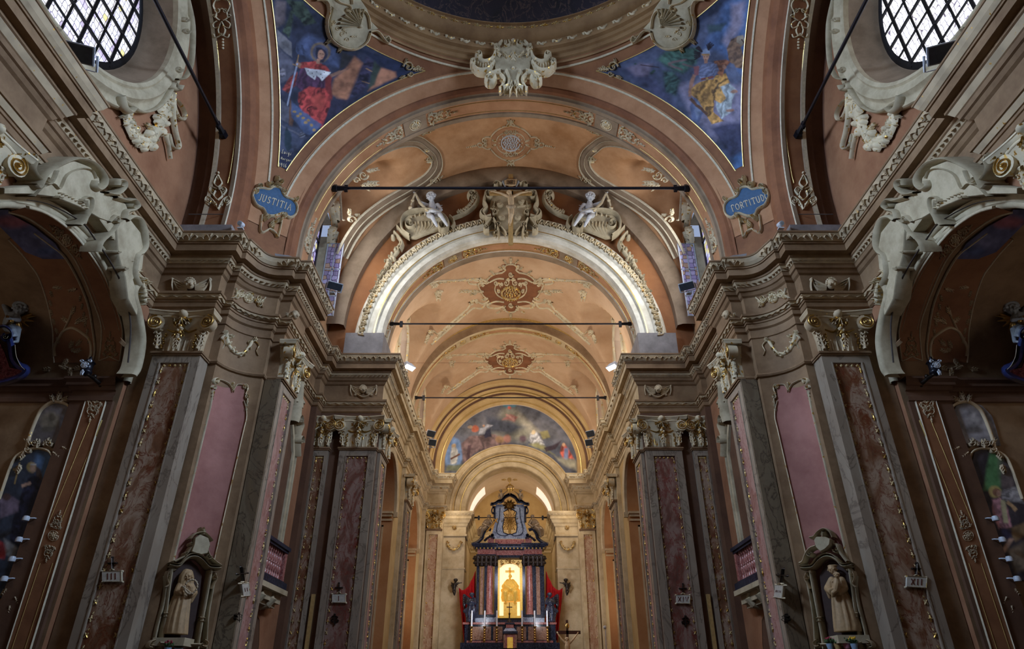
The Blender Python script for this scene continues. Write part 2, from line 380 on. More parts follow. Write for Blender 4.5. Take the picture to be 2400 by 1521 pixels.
def cscroll(g, T, p0, p1, b, cr, w, h, m=0, ends=(1, 1)):
    # C-scroll between p0 and p1 bulging by b, spiral ends of radius cr
    mx, my = (p0[0]+p1[0])/2, (p0[1]+p1[1])/2; dx, dy = p1[0]-p0[0], p1[1]-p0[1]; L = math.hypot(dx, dy) or 1
    nx, ny = -dy/L, dx/L
    P = [p0, (p0[0]+dx*.22+nx*b*.8, p0[1]+dy*.22+ny*b*.8), (mx+nx*b*1.1, my+ny*b*1.1), (p0[0]+dx*.78+nx*b*.8, p0[1]+dy*.78+ny*b*.8), p1]
    s = 1 if b > 0 else -1; an = math.atan2(dy, dx)
    if ends[0]: P = [q for q in reversed(spiral(p0[0]+dx/L*cr, p0[1]+dy/L*cr, cr, an+PI, s, 1.05, 6))]+P[1:]
    if ends[1]: P = P[:-1]+spiral(p1[0]-dx/L*cr, p1[1]-dy/L*cr, cr, an, -s, 1.05, 6)
    stroke(g, T, P, w, h, (.7, .7), m, 2)
def leaf(g, T, x, y, a, L, W, h, m=0, lobes=3):
    stroke(g, T, [(x, y), (x+L*.5*math.cos(a), y+L*.5*math.sin(a)), (x+L*math.cos(a+.12), y+L*math.sin(a+.12))], W*.5, h, (1, .15), m, 2)
    for k in range(lobes):
        t = .12+.62*k/max(1, lobes-1) if lobes > 1 else .3; q = (x+L*t*math.cos(a), y+L*t*math.sin(a)); l = W*(.95-.45*t)
        for s in (-1, 1):
            b = a+s*.85; stroke(g, T, [q, (q[0]+l*.6*math.cos(b), q[1]+l*.6*math.sin(b)), (q[0]+l*math.cos(b-s*.5), q[1]+l*math.sin(b-s*.5))], W*.32, h*.85, (1, .2), m, 1)
def rosette(g, T, x, y, r, h, n=8, m=0, ring=True):
    for k in range(n):
        a = 2*PI*k/n; blob(g, T, x+.6*r*math.cos(a), y+.6*r*math.sin(a), r*.3, h*.7, m)
        a += PI/n; blob(g, T, x+.3*r*math.cos(a), y+.3*r*math.sin(a), r*.2, h*.9, m)
    blob(g, T, x, y, r*.22, h*1.2, m)
    if ring: stroke(g, T, [(x+r*math.cos(2*PI*k/16), y+r*math.sin(2*PI*k/16)) for k in range(16)], r*.16, h*.5, m=m, sm=1, closed=True)
def garland(g, T, P, w, h, m=0, seed=1, dens=1.0):
    r = random.Random(seed); Q = smoothpts(P, 8); L = sum(math.dist(Q[i], Q[i+1]) for i in range(len(Q)-1)); n = max(5, int(L/w*3*dens)); acc = 0
    stroke(g, T, P, w*.7, h*.6, m=m, sm=4)
    for k in range(n):
        t = (k+.5)/n*(len(Q)-1); i = int(t); f = t-i; i2 = min(i+1, len(Q)-1); p = (Q[i][0]*(1-f)+Q[i2][0]*f, Q[i][1]*(1-f)+Q[i2][1]*f)
        fat = math.sin(PI*(k+.5)/n)*.55+.55
        p = (p[0]+r.uniform(-.45, .45)*w*fat, p[1]+r.uniform(-.45, .45)*w*fat)
        if k % 2: blob(g, T, p[0], p[1], w*.3*fat*r.uniform(.8, 1.2), h*r.uniform(.9, 1.3), m)
        else: leaf(g, T, p[0], p[1], r.uniform(0, 6.3), w*.6*fat, w*.4*fat, h*.8, m, 2)
def filigree(g, T, L, W, h, m=0, seed=0):
    # symmetric arabesque along +x from 0 to L, full width W
    for s in (1, -1):
        t = lambda u, v, q=0, s=s: T(u, s*v, q)
        cscroll(g, t, (.02*L, .10*W), (.34*L, .30*W), .16*W, .08*W, .085*W, h, m)
        cscroll(g, t, (.10*L, .46*W), (.40*L, .12*W), -.12*W, .07*W, .08*W, h, m)
        cscroll(g, t, (.42*L, .10*W), (.68*L, .10*W), .20*W, .06*W, .07*W, h, m)
        leaf(g, t, .04*L, .34*W, .6, .18*L, .2*W, h, m, 2); leaf(g, t, .36*L, .30*W, .2, .16*L, .16*W, h, m, 2)
        leaf(g, t, .64*L, .10*W, .5, .14*L, .14*W, h, m, 2); leaf(g, t, .22*L, .05*W, 1.2, .12*L, .12*W, h, m, 2)
    for x in (.12, .3, .48, .62, .76, .88): blob(g, T, x*L, 0, W*(.10-.05*x), h*1.2, m)
    leaf(g, T, .8*L, 0, 0, .2*L, .16*W, h, m, 2)
def cartouche_scrolls(g, T, x, y, r, h, m=0):
    pass
# ---- mouldings
def offpath(P, d, closed=False):
    out = []; n = len(P)
    for i in range(n):
        a = P[i-1] if (i > 0 or closed) else None; b = P[i]; c = P[(i+1) % n] if (i < n-1 or closed) else None
        def nrm(p, q):
            dx, dy = q[0]-p[0], q[1]-p[1]; l = math.hypot(dx, dy); return (dy/l, -dx/l)
        n1 = nrm(a, b) if a else nrm(b, c); n2 = nrm(b, c) if c else n1
        k = 1+n1[0]*n2[0]+n1[1]*n2[1]; k = max(k, .3)
        out.append((b[0]+d*(n1[0]+n2[0])/k, b[1]+d*(n1[1]+n2[1])/k))
    return out
def sweep(g, path, prof, m=0, mf=None, closed=False):
    # prof: list (offset to the right-hand side of travel, z); mf(j) material of strip j
    cols = [[(p[0], p[1], z) for p in offpath(path, d, closed)] for d, z in prof]
    for j in range(len(prof)-1):
        g.grid([cols[j], cols[j+1]], mf(j) if mf else m, cv=closed, flip=False)
    return g
def archpts(R, zc, zb, n=40, rz=None):
    rz = rz or R; P = [(-R, zb)] if zb < zc-1e-3 else []
    P += [(-R*math.cos(PI*i/n), zc+rz*math.sin(PI*i/n)) for i in range(n+1)]
    if zb < zc-1e-3: P.append((R, zb))
    return P
def archsweep(g, prof, zc, zb, cx=0, axis='y', n=48, mf=None, m=0, half=None):
    # prof: list of (radius, depth); arch in the plane normal to axis
    rows = []
    for r, d in prof:
        A = archpts(r, zc, zb, n)
        rows.append([((cx+a), d, z) if axis == 'y' else (d, cx+a, z) for a, z in A])
    for j in range(len(rows)-1): g.grid([rows[j], rows[j+1]], mf(j) if mf else m)
    return g
def archT(R, zc, cx=0, axis='y', d0=0):
    # surface on the intrados: u = arc length from the crown, v = depth, h towards the room
    def T(u, v, h=0):
        a = u/R; r = R-h; x, z = cx+r*math.sin(a), zc+r*math.cos(a)
        return (x, v+d0, z) if axis == 'y' else (v+d0, x, z)
    return T
def faceT(R, zc, y, cx=0):      # surface on an arch face: u = angle-length at R, v = radial offset
    def T(u, v, h=0):
        a = u/R; r = R+v; return (cx+r*math.sin(a), y-h, zc+r*math.cos(a))
    return T
def frameT(o, U, Nn):            # vertical wall frame: u along U, v = z, h along Nn
    def T(u, v, h=0): return (o[0]+U[0]*u+Nn[0]*h, o[1]+U[1]*u+Nn[1]*h, o[2]+v)
    return T
def sides(f):
    global SX
    for SX in (1, -1): f(SX)
    SX = 1
def LR(a, b): return a if SX > 0 else b
# ================================================================== the building
YC = 7.75
ARC = [(-5.95+.925*math.cos(a), 13.85+.925*math.sin(a)) for a in [math.radians(q) for q in range(169, 84, -12)]]
FRONT = [(-8.3, 8.65), (-8.55, 8.65), (-8.55, 13.68), (-7.07, 13.68), (-7.07, 14.02), (-6.86, 14.02)]+ARC[1:-1]+[(-6.02, 14.77), (-6.02, 14.95), (-5.74, 14.95), (-5.74, 16.35), (-6.33, 16.35)]
REAR = [(x, 2*YC-y) for x, y in reversed(FRONT)]
BAY = [(-6.33, 19.75), (-6.15, 19.75), (-6.15, 20.3), (-4.2, 20.3), (-4.2, 21.6), (-4.35, 21.6), (-4.35, 26.2), (-4.2, 26.2), (-4.2, 27.9), (-4.35, 27.9), (-4.35, 33.05), (-4.2, 33.05), (-4.2, 33.7), (-3.35, 33.7), (-3.35, 34.6)]
PATH = [(-6.33, -12)]+REAR+FRONT+BAY
EPROF = [(0, 8.10), (.05, 8.14), (.05, 8.26), (.075, 8.27), (.075, 8.32), (.10, 8.33), (.15, 8.43), (.18, 8.44), (.18, 8.50), (0, 8.52),
         (0, 9.06), (.05, 9.10), (.09, 9.18), (.13, 9.20), (.15, 9.28), (.17, 9.30), (.23, 9.42), (.26, 9.44), (.26, 9.50), (.40, 9.52), (.40, 9.70), (.43, 9.71), (.43, 9.75), (.45, 9.76), (.50, 9.84), (.54, 9.95), (.56, 9.96), (.56, 10.0), (-.4, 10.0)]
g = G(); g.box(-14, 14, -13, 41, -2.0, -1.7); struct('floor', g, 'floor_stone')
def build_ent(s):
    g = G(); sweep(g, PATH, EPROF, mf=lambda j: 1 if j in (5, 15, 23, 24) else 0); k = PATH.index((-4.2, 20.3)); np_ = len(PATH); nf_ = len(EPROF)-1
    for j in range(nf_):
        for i in range(k, np_-1): g.m[j*(np_-1)+i] = 3 if g.m[j*(np_-1)+i] else 2
    struct(LR('trim_1', 'trim_2'), g, ['brown', 'stucco_gilt_dim', 'cream_warm', 'stucco_gilt'], ang=30)
    # leafwork pressed along the three enriched mouldings
    g = G(); fr = FRONT[:]+BAY
    def segs(d0, z0, d1, z1, step, kind, mat, y0=3, y1=34):
        A = offpath(fr, d0); B = offpath(fr, d1)
        for i in range(len(A)-1):
            a, b, c, d = A[i], A[i+1], B[i], B[i+1]; L = math.dist(c, d)
            if L < .12: continue
            n = max(1, round(L/step)); nx, ny = (b[1]-a[1]), -(b[0]-a[0]); l = math.hypot(nx, ny) or 1; nx /= l; ny /= l
            def T(u, v, h=0):
                p = (a[0]+(b[0]-a[0])*u, a[1]+(b[1]-a[1])*u); q = (c[0]+(d[0]-c[0])*u, c[1]+(d[1]-c[1])*u)
                return (p[0]+(q[0]-p[0])*v+nx*h, p[1]+(q[1]-p[1])*v+ny*h, z0+(z1-z0)*v-h*.5)
            far = a[1] > 21
            for k in range(n):
                u0 = (k+.5)/n; T2 = lambda x, y, h=0: T(u0+x*1.35/L, y, h*1.7)
                if kind == 'leaf':
                    if far:
                        blob(g, T2, 0, .5, step*.22, .03, mat)
                        continue
                    blob(g, T2, 0, .5, .05, .035, mat, 5)
                    for q in (-1, 1):
                        stroke(g, T2, [(0, .3), (q*.07, .75), (q*.13, .45), (q*.10, .2)], .045, .03, (1, .4), mat, 2)
                        stroke(g, T2, [(q*.14, .4), (q*.2, .6)], .04, .02, (1, .3), mat, 1)
                    stroke(g, T2, [(0, .1), (0, .95)], .035, .03, (.6, 1), mat, 1)
                elif kind == 'egg':
                    blob(g, T2, 0, .5, step*.33, .035, mat, 5)
                else:
                    stroke(g, T2, [(-.13, .2), (-.05, .7), (.05, .3), (.13, .7)], .06, .025, (.5, .5), mat, 2)
    segs(.45, 9.76, .53, 9.94, .50, 'leaf', 0)
    segs(.17, 9.30, .23, 9.42, .13, 'egg', 0)
    segs(.10, 8.33, .15, 8.43, .30, 'vine', 0)
    struct(LR('trim_1', 'trim_2'), g, 'stucco_gilt_dim')
sides(build_ent)
def wall_hole(g, T, outer, holes, m=0): g.poly(outer, holes, T, m)
def ellarch(c, z, a, b, z0, n=24): return [(c-a, z0)]+[(c-a*math.cos(PI*i/n), z+b*math.sin(PI*i/n)) for i in range(n+1)]+[(c+a, z0)]
CHA = (10.9, 6.15, 2.62, 1.75)       # side chapel arch: centre y, spring z, half width, rise
def build_walls(s):
    nm_ = LR('wall_left', 'wall_right')
    # side wall of the crossing with chapel opening, and its lunette with the oculus
    g = G(); X = lambda u, v: (-8.57, u, v)
    wall_hole(g, X, [(1.7, -1.7), (13.9, -1.7), (13.9, 10.05), (1.7, 10.05)], [ellarch(*CHA[:1], CHA[1], CHA[2], CHA[3], -1.69)])
    struct(nm_, g, 'rose_wall', smooth=False)
    g = G(); g.box(-8.6, -8.3, 7.0, 8.24, -1.7, 8.12); struct(nm_, g, 'brown', smooth=False)
    g = G(); wall_hole(g, X, [(1.5, 9.9), (14, 9.9), (14, 17.3), (1.5, 17.3)], [[(YC+3.45*math.cos(2*PI*i/48), 13.95+3.0*math.sin(2*PI*i/48)) for i in range(48)]])
    struct(nm_, g, 'rose_wall', smooth=False)
    g = G(); g.box(-8.6, -8.3, 6.85, 8.65, 7.95, 8.12); g.box(-4.5, -4.2, 26.2, 27.9, -1.7, 8.12); g.box(-4.5, -4.2, 33.05, 33.7, -1.7, 8.12); struct(nm_, g, 'cream_warm', smooth=False)
    # piers of the crossing
    for P in (FRONT[2:], REAR[:-2]):
        g = G(); sweep(g, P, [(0, -1.7), (0, 8.2)]); struct(nm_, g, 'brown', ang=30)
    # nave behind, second bay and chancel side
    g = G(); sweep(g, [(-6.33, -12), (-6.33, -.85)], [(0, -1.7), (0, 11)]); struct(nm_, g, 'brown')
    g = G(); X6 = lambda u, v: (-6.33, u, v)
    wall_hole(g, X6, [(16.35, -1.7), (20.3, -1.7), (20.3, 8.2), (16.35, 8.2)], [[(16.75, 2.65), (18.75, 2.65), (18.75, 5.75), (18.6, 6.35), (18.2, 6.9), (17.75, 7.05), (17.3, 6.9), (16.9, 6.35), (16.75, 5.75)],
        [(16.75, -1.69), (18.6, -1.69), (18.6, 1.2), (18.35, 1.75), (17.65, 2.0), (17, 1.75), (16.75, 1.2)]])
    struct(nm_, g, 'rose_wall', smooth=False)
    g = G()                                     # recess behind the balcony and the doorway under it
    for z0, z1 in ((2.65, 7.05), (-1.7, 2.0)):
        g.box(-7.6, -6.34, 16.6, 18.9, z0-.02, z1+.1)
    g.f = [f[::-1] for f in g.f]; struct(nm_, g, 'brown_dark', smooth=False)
    g = G(); sweep(g, [(-6.33, 19.75), (-6.15, 19.75), (-6.15, 20.3), (-4.2, 20.3), (-4.2, 21.6), (-4.35, 21.6)], [(0, -1.7), (0, 8.2)]); struct(nm_, g, 'brown_dark', smooth=False)
    g = G(); Xc = lambda u, v: (-4.35, u, v)
    wall_hole(g, Xc, [(21.6, -1.7), (33.7, -1.7), (33.7, 8.2), (21.6, 8.2)], [ellarch(23.45, 6.05, 1.62, 1.72, -1.69), ellarch(30.3, 6.05, 1.72, 1.78, -1.69)])
    struct(nm_, g, 'ochre', smooth=False)
    for c, a, b in ((23.45, 1.62, 1.72), (30.3, 1.72, 1.78)):
        g = G(); P = ellarch(c, 6.05, a, b, -1.69)
        g.grid([[(x, y, z) for y, z in P] for x in (-4.35, -5.9)], 0); struct(nm_, g, 'ochre_orange', ang=50)
        g = G()      # pilaster strips, impost and raised panel on the far jamb, archivolt
        g.box(-5.85, -4.4, c+a-.10, c+a, 5.9, 6.0); g.box(-5.85, -4.36, c+a-.16, c+a, 6.0, 6.08); g.box(-5.85, -4.38, c+a-.06, c+a, 5.75, 5.82)
        for x0, x1, z0, z1 in ((-5.75, -5.68, -1.7, 5.6), (-4.75, -4.68, -1.7, 5.6), (-5.75, -4.68, 5.54, 5.6)): g.box(x0, x1, c+a-.03, c+a, z0, z1)
        g.box(-4.36, -4.2, c-a-.14, c-a+.0, 5.9, 6.08); g.box(-4.36, -4.2, c+a, c+a+.14, 5.9, 6.08)
        struct(LR('trim_1', 'trim_2'), g, 'cream_warm', smooth=False)
        g = G(); R = []
        for r, d in ((0, -4.35), (0, -4.25), (.05, -4.22), (.12, -4.25), (.22, -4.22), (.26, -4.30), (.26, -4.35)):
            R.append([(d, y, z) for y, z in [(c-(a+r)*math.cos(PI*i/24), 6.05+(b+r)*math.sin(PI*i/24)) for i in range(25)]])
        g.grid(R); struct(LR('trim_1', 'trim_2'), g, 'cream_warm')
    g = G(); g.box(-9.5, -5.9, 21.0, 33.5, -1.7, 8.3); g.f = [f[::-1] for f in g.f]; struct(nm_, g, 'ochre_orange', smooth=False)
    # upper side walls above the cornice
    g = G(); sweep(g, [(-6.33, 16.3), (-6.33, 20.35)], [(.0, 9.9), (.0, 11.3)]); sweep(g, [(-4.4, 21.5), (-4.4, 33.8)], [(0, 9.9), (0, 11.0)]); struct(nm_, g, 'brown', smooth=False)
    # sanctuary end piers
    g = G(); sweep(g, [(-4.35, 33.7), (-3.35, 33.7), (-3.35, 34.3), (-2.28, 34.3), (-2.28, 38.6), (0.0, 38.6)], [(0, -1.7), (0, 8.35)]); struct(nm_, g, 'cream_warm', smooth=False)
    # chapel: far side wall, barrel, back
    yc, zs, a, b = CHA
    g = G(); g.grid([[(x, y, z) for y, z in ellarch(yc, zs, a, b, -1.7, 32)] for x in (-8.55, -13.0)]); struct(nm_, g, 'brown', ang=50)
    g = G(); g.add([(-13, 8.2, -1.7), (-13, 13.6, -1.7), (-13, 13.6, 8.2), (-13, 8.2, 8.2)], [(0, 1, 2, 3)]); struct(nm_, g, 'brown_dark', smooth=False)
sides(build_walls)
# nave shell behind the camera
g = G(); g.add([(-6.4, -12, -1.7), (6.4, -12, -1.7), (6.4, -12, 18), (-6.4, -12, 18)], [(0, 1, 2, 3)]); struct('wall_back', g, 'brown', smooth=False)
g = G(); g.grid([[(-6.4*math.cos(PI*i/20), y, 10.9+6.2*math.sin(PI*i/20)) for i in range(21)] for y in (-12, .5)]); struct('ceiling', g, 'vault_pink')
# ------------------------------------------------------------------ pendentives (a sphere cut by the four arches) and dome ring
RS = 9.58; ZS = 11.2
g = G()
for sx in (1, -1):
    for sy in (1, -1):
        R = []
        for i in range(61):
            z = 9.95+(17.83-9.95)*i/60; rho = math.sqrt(RS*RS-(z-ZS)**2)
            a1 = math.asin(min(1, 7.33/rho)); a0 = math.acos(min(1, 7.08/rho)); row = []
            for j in range(25):
                a = a0+(a1-a0)*j/24; row.append((-sx*rho*math.cos(a), YC+sy*rho*math.sin(a), z))
            R.append(row)
        g.grid(R, flip=(sx*sy < 0))
struct('ceiling', g, 'rust', ang=60)
for f_ in (1,):
    # band between white moulding and arches (pink), moulding lines
    def sphplane(axis, c, sgn, n=60, zmin=10.0):
        # circle where the sphere meets the plane axis=c (c measured from the crossing centre)
        r = math.sqrt(RS*RS-c*c); out = []
        for i in range(n+1):
            a = PI*i/n; out.append((r*math.cos(a), ZS+r*math.sin(a)))
        lo = zmin; out = [(r, lo)]+out+[(-r, lo)] if r > 0 else out
        return [((-q, YC+sgn*c, z) if axis == 'y' else (sgn*c, YC+q, z)) for q, z in out]
def sph_band(c0, c1, axis, sgn, off=.01, n=72):
    g = G(); rows = []
    for c in (c0, (c0+c1)/2, c1):
        r = math.sqrt(RS*RS-c*c); row = []
        for i in range(n+1):
            a = PI*i/n; q, z = r*math.cos(a), ZS+r*math.sin(a)
            P = (-q, sgn*c, z) if axis == 'y' else (sgn*c, q, z)
            k = (RS-off)/RS; row.append((P[0]*k, YC+P[1]*k, ZS+(P[2]-ZS)*k))
        rows.append(row)
    g.grid(rows); return g
for ax, c0, c1, sg in (('y', 6.98, 7.32, 1), ('y', 6.98, 7.32, -1), ('x', 6.75, 7.07, 1), ('x', 6.75, 7.07, -1)):
    struct('ceiling', sph_band(c0, c1, ax, sg, .02), 'pink_band')
def sphT(off=0):
    def T(az, z, h=0):
        rho = math.sqrt(max(0, (RS-h-off)**2-(z-ZS)**2)); return (-rho*math.cos(az), YC+rho*math.sin(az), z)
    return T
def onsph(x, y, z):        # push to sphere radius, returns function of h
    return x, y, z
def sphline(g, P, w, h, m=0):
    # raised line following 3D points on the sphere
    P = [Vector((p[0], p[1]-YC, p[2]-ZS)).normalized() for p in P]; R = []
    for i, p in enumerate(P):
        t = (P[min(i+1, len(P)-1)]-P[max(i-1, 0)]).normalized(); b = p.cross(t)
        row = []
        for k, q in ((-1, -.01), (-.6, .8*h), (.6, .8*h), (1, -.01)):
            d = (p*RS+b*(k*w/2)).normalized()*(RS-q); row.append((d.x, YC+d.y, ZS+d.z))
        R.append(row)
    g.grid(R, m)
def pend_border(y_, x_, z_, n=24):
    # closed contour of a pendentive field: plane y, plane x and level z (relative to crossing centre), left front
    zlo = ZS-math.sqrt(max(0, RS*RS-y_*y_-x_*x_)) if False else None
    P = []
    zj = ZS+math.sqrt(max(0, RS*RS-y_*y_-x_*x_)) if RS*RS-y_*y_-x_*x_ > 0 else None
    return zj
def pend_lines(y_, x_, z_, zb, w, h, g, m=0):
    # front branch: y=y_ from low to the cusp at level z_
    def br(axis, c, zt):
        r = math.sqrt(RS*RS-c*c); a1 = math.asin(min(1, (zt-ZS)/r)); zz = zb; out = []
        for i in range(33):
            z = zz+(zt-zz)*i/32; q = math.sqrt(max(0, r*r-(z-ZS)**2))
            out.append((-q, YC+c, z) if axis == 'y' else (-c, YC+q, z))
        return out
    A = br('y', y_, z_); B = br('x', x_, z_)
    a0 = math.atan2(A[-1][1]-YC, -A[-1][0]); a1 = math.atan2(B[-1][1]-YC, -B[-1][0]); rho = math.sqrt(RS*RS-(z_-ZS)**2)
    Cc = [(-rho*math.cos(a0+(a1-a0)*i/24), YC+rho*math.sin(a0+(a1-a0)*i/24), z_) for i in range(25)]
    for L in (A, B, Cc): sphline(g, L, w, h, m)
def build_pend(s):
    g = G(); pend_lines(7.03, 6.79, 17.65, 12.45, .085, .07, g); struct(LR('trim_1', 'trim_2'), g, 'line_cream')
    g = G(); pend_lines(6.80, 6.62, 17.38, 13.2, .035, .04, g); struct(LR('trim_1', 'trim_2'), g, 'gold_line')
sides(build_pend)
g = G()
RP = [(6.95, 17.72), (6.93, 17.86), (6.86, 17.88), (6.84, 18.02), (6.76, 18.04), (6.74, 18.16), (6.62, 18.18), (6.60, 18.46), (6.52, 18.47), (6.42, 18.52), (6.36, 18.60), (6.33, 18.76), (6.33, 18.80), (6.42, 18.82), (6.42, 19.08), (6.36, 19.10), (6.36, 19.14), (6.9, 19.16)]
g.lathe(RP, (0, YC, 0), 128, 0); struct('ceiling', g, 'ring_ochre', ang=30)
g = G(); g.lathe([(6.9*math.cos(a), 19.16+5.2*math.sin(a)) for a in [PI/2*i/12*.72 for i in range(13)]], (0, YC, 0), 96); struct('ceiling', g, 'dome_paint' if 'dome_paint' in MATS else 'brown_dark', ang=60)
# ornaments of the ring: wave scrolls and florets, front part (what the view shows)
g = G()
for k in range(-24, 25):
    a = PI/2+k*2*PI/84
    def T(u, v, h=0, a=a): q = a-u/6.6; r = 6.60-h; return (r*math.cos(q), YC+r*math.sin(q), 18.32+v)
    stroke(g, T, [(-.15, .03), (-.08, .07), (-.02, .0), (.06, -.04), (.12, .02), (.16, .06)], .07, .05, (1, .5), 0, 2); blob(g, T, -.11, .03, .05, .06); leaf(g, T, .0, 0, .3, .17, .10, .04, 0, 2)
OBJ('ring_wave_ornament', g, 'stucco_gilt', None, 'gilded wave scrolls around the lower band of the dome ring', 'ornament')
g = G()
for k in range(-28, 29):
    a = PI/2+k*2*PI/110
    def T(u, v, h=0, a=a): q = a-u/6.42; r = 6.42-h; return (r*math.cos(q), YC+r*math.sin(q), 18.95+v)
    rosette(g, T, 0, 0, .12, .06, 5, 0, False)
    for q in (-1, 1): stroke(g, T, [(q*.09, .0), (q*.15, .03)], .04, .03, (1, .4), 0, 1)
OBJ('ring_floret_ornament', g, 'stucco_gold', None, 'gilded florets around the upper rim of the dome ring', 'ornament')
# ------------------------------------------------------------------ arches
def arch(name, mats, prof, zc, zb, cx=0, axis='y', mf=None, n=56, ang=30):
    g = G(); archsweep(g, prof, zc, zb, cx, axis, n, mf); return struct(name, g, mats, ang=ang)
# crossing front arch
A1 = dict(R=5.9, zc=11.3)
pr = [(6.2, 15.0), (6.16, 15.06), (6.08, 15.10), (6.0, 15.2), (5.98, 15.3), (5.96, 15.36), (5.90, 15.38), (5.90, 15.52), (5.94, 15.54), (5.94, 16.12), (5.90, 16.14), (5.90, 16.26), (5.96, 16.28), (5.96, 16.36), (7.2, 16.38)]
arch('ceiling', ['umber', 'soffit_grey', 'pink_band', 'line_cream'], pr, 11.3, 9.98, mf=lambda j: {0: 0, 1: 0, 2: 0, 3: 0, 8: 2, 11: 3}.get(j, 1))
# rear arch (behind), same idea
g = G(); archsweep(g, [(9.5, .45), (5.9, .45), (5.9, -.9), (7, -.9)], 11.3, 9.98); struct('ceiling', g, 'umber')
# side arches
def build_sidearch(s):
    pr = [(6.52, -7.03), (6.30, -7.06), (6.22, -7.10), (6.12, -7.14), (6.04, -7.26), (5.98, -7.32), (5.95, -7.34), (5.95, -7.44), (5.99, -7.46), (5.99, -7.88), (5.95, -7.90), (5.95, -8.0), (6.0, -8.02), (6.02, -8.2), (6.12, -8.22), (6.14, -8.56)]
    arch('ceiling', ['umber', 'soffit_grey', 'rust', 'line_cream', 'brown_dark'], pr, 11.15, 9.98, YC, 'x', mf=lambda j: {0: 0, 1: 0, 2: 0, 3: 0, 4: 0, 8: 2, 5: 3, 10: 3, 12: 4, 13: 4, 14: 4}.get(j, 1))
    g = G()
    for yy in (13.68, 1.82): g.box(-8.5, -7.12, min(yy, yy+(.1 if yy > 5 else -.1)), max(yy, yy+(.1 if yy > 5 else -.1)), 9.9, 10.9)
sides(build_sidearch)
# second bay vault: height field = larger of barrel and window lunettes
def vault(name, a, zs, b, y0, y1, yc, r, zst, crown, mats, xmax=None, cuspx=None):
    g = G(); xs = [-a*math.cos(PI*i/64) for i in range(65)]; ys = sorted(set([y0+(y1-y0)*i/24 for i in range(25)]+[yc+r*math.sin(PI*(i/24-.5)) for i in range(25)]+[yc-r-.01, yc+r+.01]))
    R = []
    for x in xs:
        zb = zs+b*math.sqrt(max(0, 1-(x/a)**2)); row = []
        for y in ys:
            z = zb
            if abs(y-yc) <= r:
                zl = zst+(crown-zst)*math.sqrt(max(0, 1-((y-yc)/r)**2)); z = max(z, zl)
            row.append((x, y, z))
        R.append(row)
    g.grid(R); return struct(name, g, mats, ang=40)
vault('ceiling', 6.33, 11.2, 7.15, 16.3, 20.35, 18.33, 1.75, 12.6, 16.9, 'vault_orange')
vault('ceiling', 4.4, 10.9, 4.45, 21.4, 26.85, 24.15, 1.75, 12.4, 14.3, 'vault_pink')
vault('ceiling', 4.4, 10.9, 4.45, 27.3, 33.5, 30.6, 1.85, 12.4, 14.3, 'vault_pink')
# wall between bay and chancel with the white arch
def Y(y): return lambda u, v: (u, y, v)
g = G(); wall_hole(g, Y(20.3), [(-6.4, 9.9)]+[(-6.33*math.cos(PI*i/32), 11.2+7.2*math.sin(PI*i/32)) for i in range(33)]+[(6.4, 9.9)], [[(-4.5, 9.91)]+archpts(4.5, 10.6, 9.91)[1:-1]+[(4.5, 9.91)]])
struct('wall_front', g, 'orange_wall', smooth=False)
g = G()     # wall rib framing the orange lunette
R = []
for k, y in ((1.0, 20.3), (1.0, 19.95), (.985, 19.9), (.93, 19.9), (.915, 19.96), (.905, 20.0), (.905, 20.3)): R.append([(-6.33*k*math.cos(PI*i/48), y, 11.2+(7.15)*k*math.sin(PI*i/48)) for i in range(49)])
g.grid(R); struct('trim_5', g, 'soffit_grey')
pr = [(5.36, 20.31), (5.36, 20.16), (5.30, 20.10), (5.22, 20.08), (5.18, 20.10), (5.16, 20.05), (5.0, 20.02), (4.96, 20.06), (4.93, 20.12), (4.72, 20.12), (4.70, 20.04), (4.66, 20.04), (4.64, 20.14), (4.44, 20.14), (4.42, 20.22), (4.40, 20.26), (4.40, 20.5), (4.43, 20.52), (4.43, 21.05), (4.40, 21.07), (4.40, 21.4), (4.6, 21.5)]
arch('trim_5', ['arch_white', 'gold_line', 'pink_band', 'soffit_grey'], pr, 10.65, 10.9-.01, mf=lambda j: {10: 1, 17: 2, 15: 0, 19: 3, 20: 3}.get(j, 0), n=72, ang=25)
def blocks(s):
    g = G(); g.box(-5.62, -4.32, 20.0, 21.45, 9.98, 10.9); struct(LR('trim_1', 'trim_2'), g, 'block_grey', smooth=False)
    g = G(); g.box(-8.5, -7.10, 13.60, 15.0, 9.98, 10.55); struct(LR('trim_1', 'trim_2'), g, 'block_grey', smooth=False)
    g = G(); g.box(-6.1, -5.84, 15.08, 16.3, 9.98, 10.5); struct(LR('trim_1', 'trim_2'), g, 'block_grey', smooth=False)
    g = G(); sweep(g, [(-7.0, 14.3)]+[(-5.95+1.12*math.cos(math.radians(q)), 13.85+1.12*math.sin(math.radians(q))) for q in range(160, 88, -8)]+[(-5.86, 15.1)], [(0.02, 9.98), (0.02, 10.55), (-.1, 10.55)]); struct(LR('trim_1', 'trim_2'), g, 'block_grey', ang=50)
    g = G(); g.box(-4.4, -4.02, 33.35, 34.3, 9.98, 10.75); struct(LR('trim_1', 'trim_2'), g, 'brown_dark', smooth=False)
sides(blocks)
# arch between the chancel bays
pr = [(4.75, 26.72), (4.62, 26.74), (4.55, 26.80), (4.38, 26.86), (4.33, 26.9), (4.30, 26.95), (4.30, 27.02), (4.33, 27.03), (4.33, 27.36), (4.30, 27.37), (4.30, 27.5), (4.35, 27.55), (4.7, 27.56)]
arch('ceiling', ['brown', 'cream_warm', 'pink_band', 'gold_line'], pr, 10.62, 9.98, mf=lambda j: {0: 3, 1: 0, 2: 0, 3: 0, 7: 2}.get(j, 1))
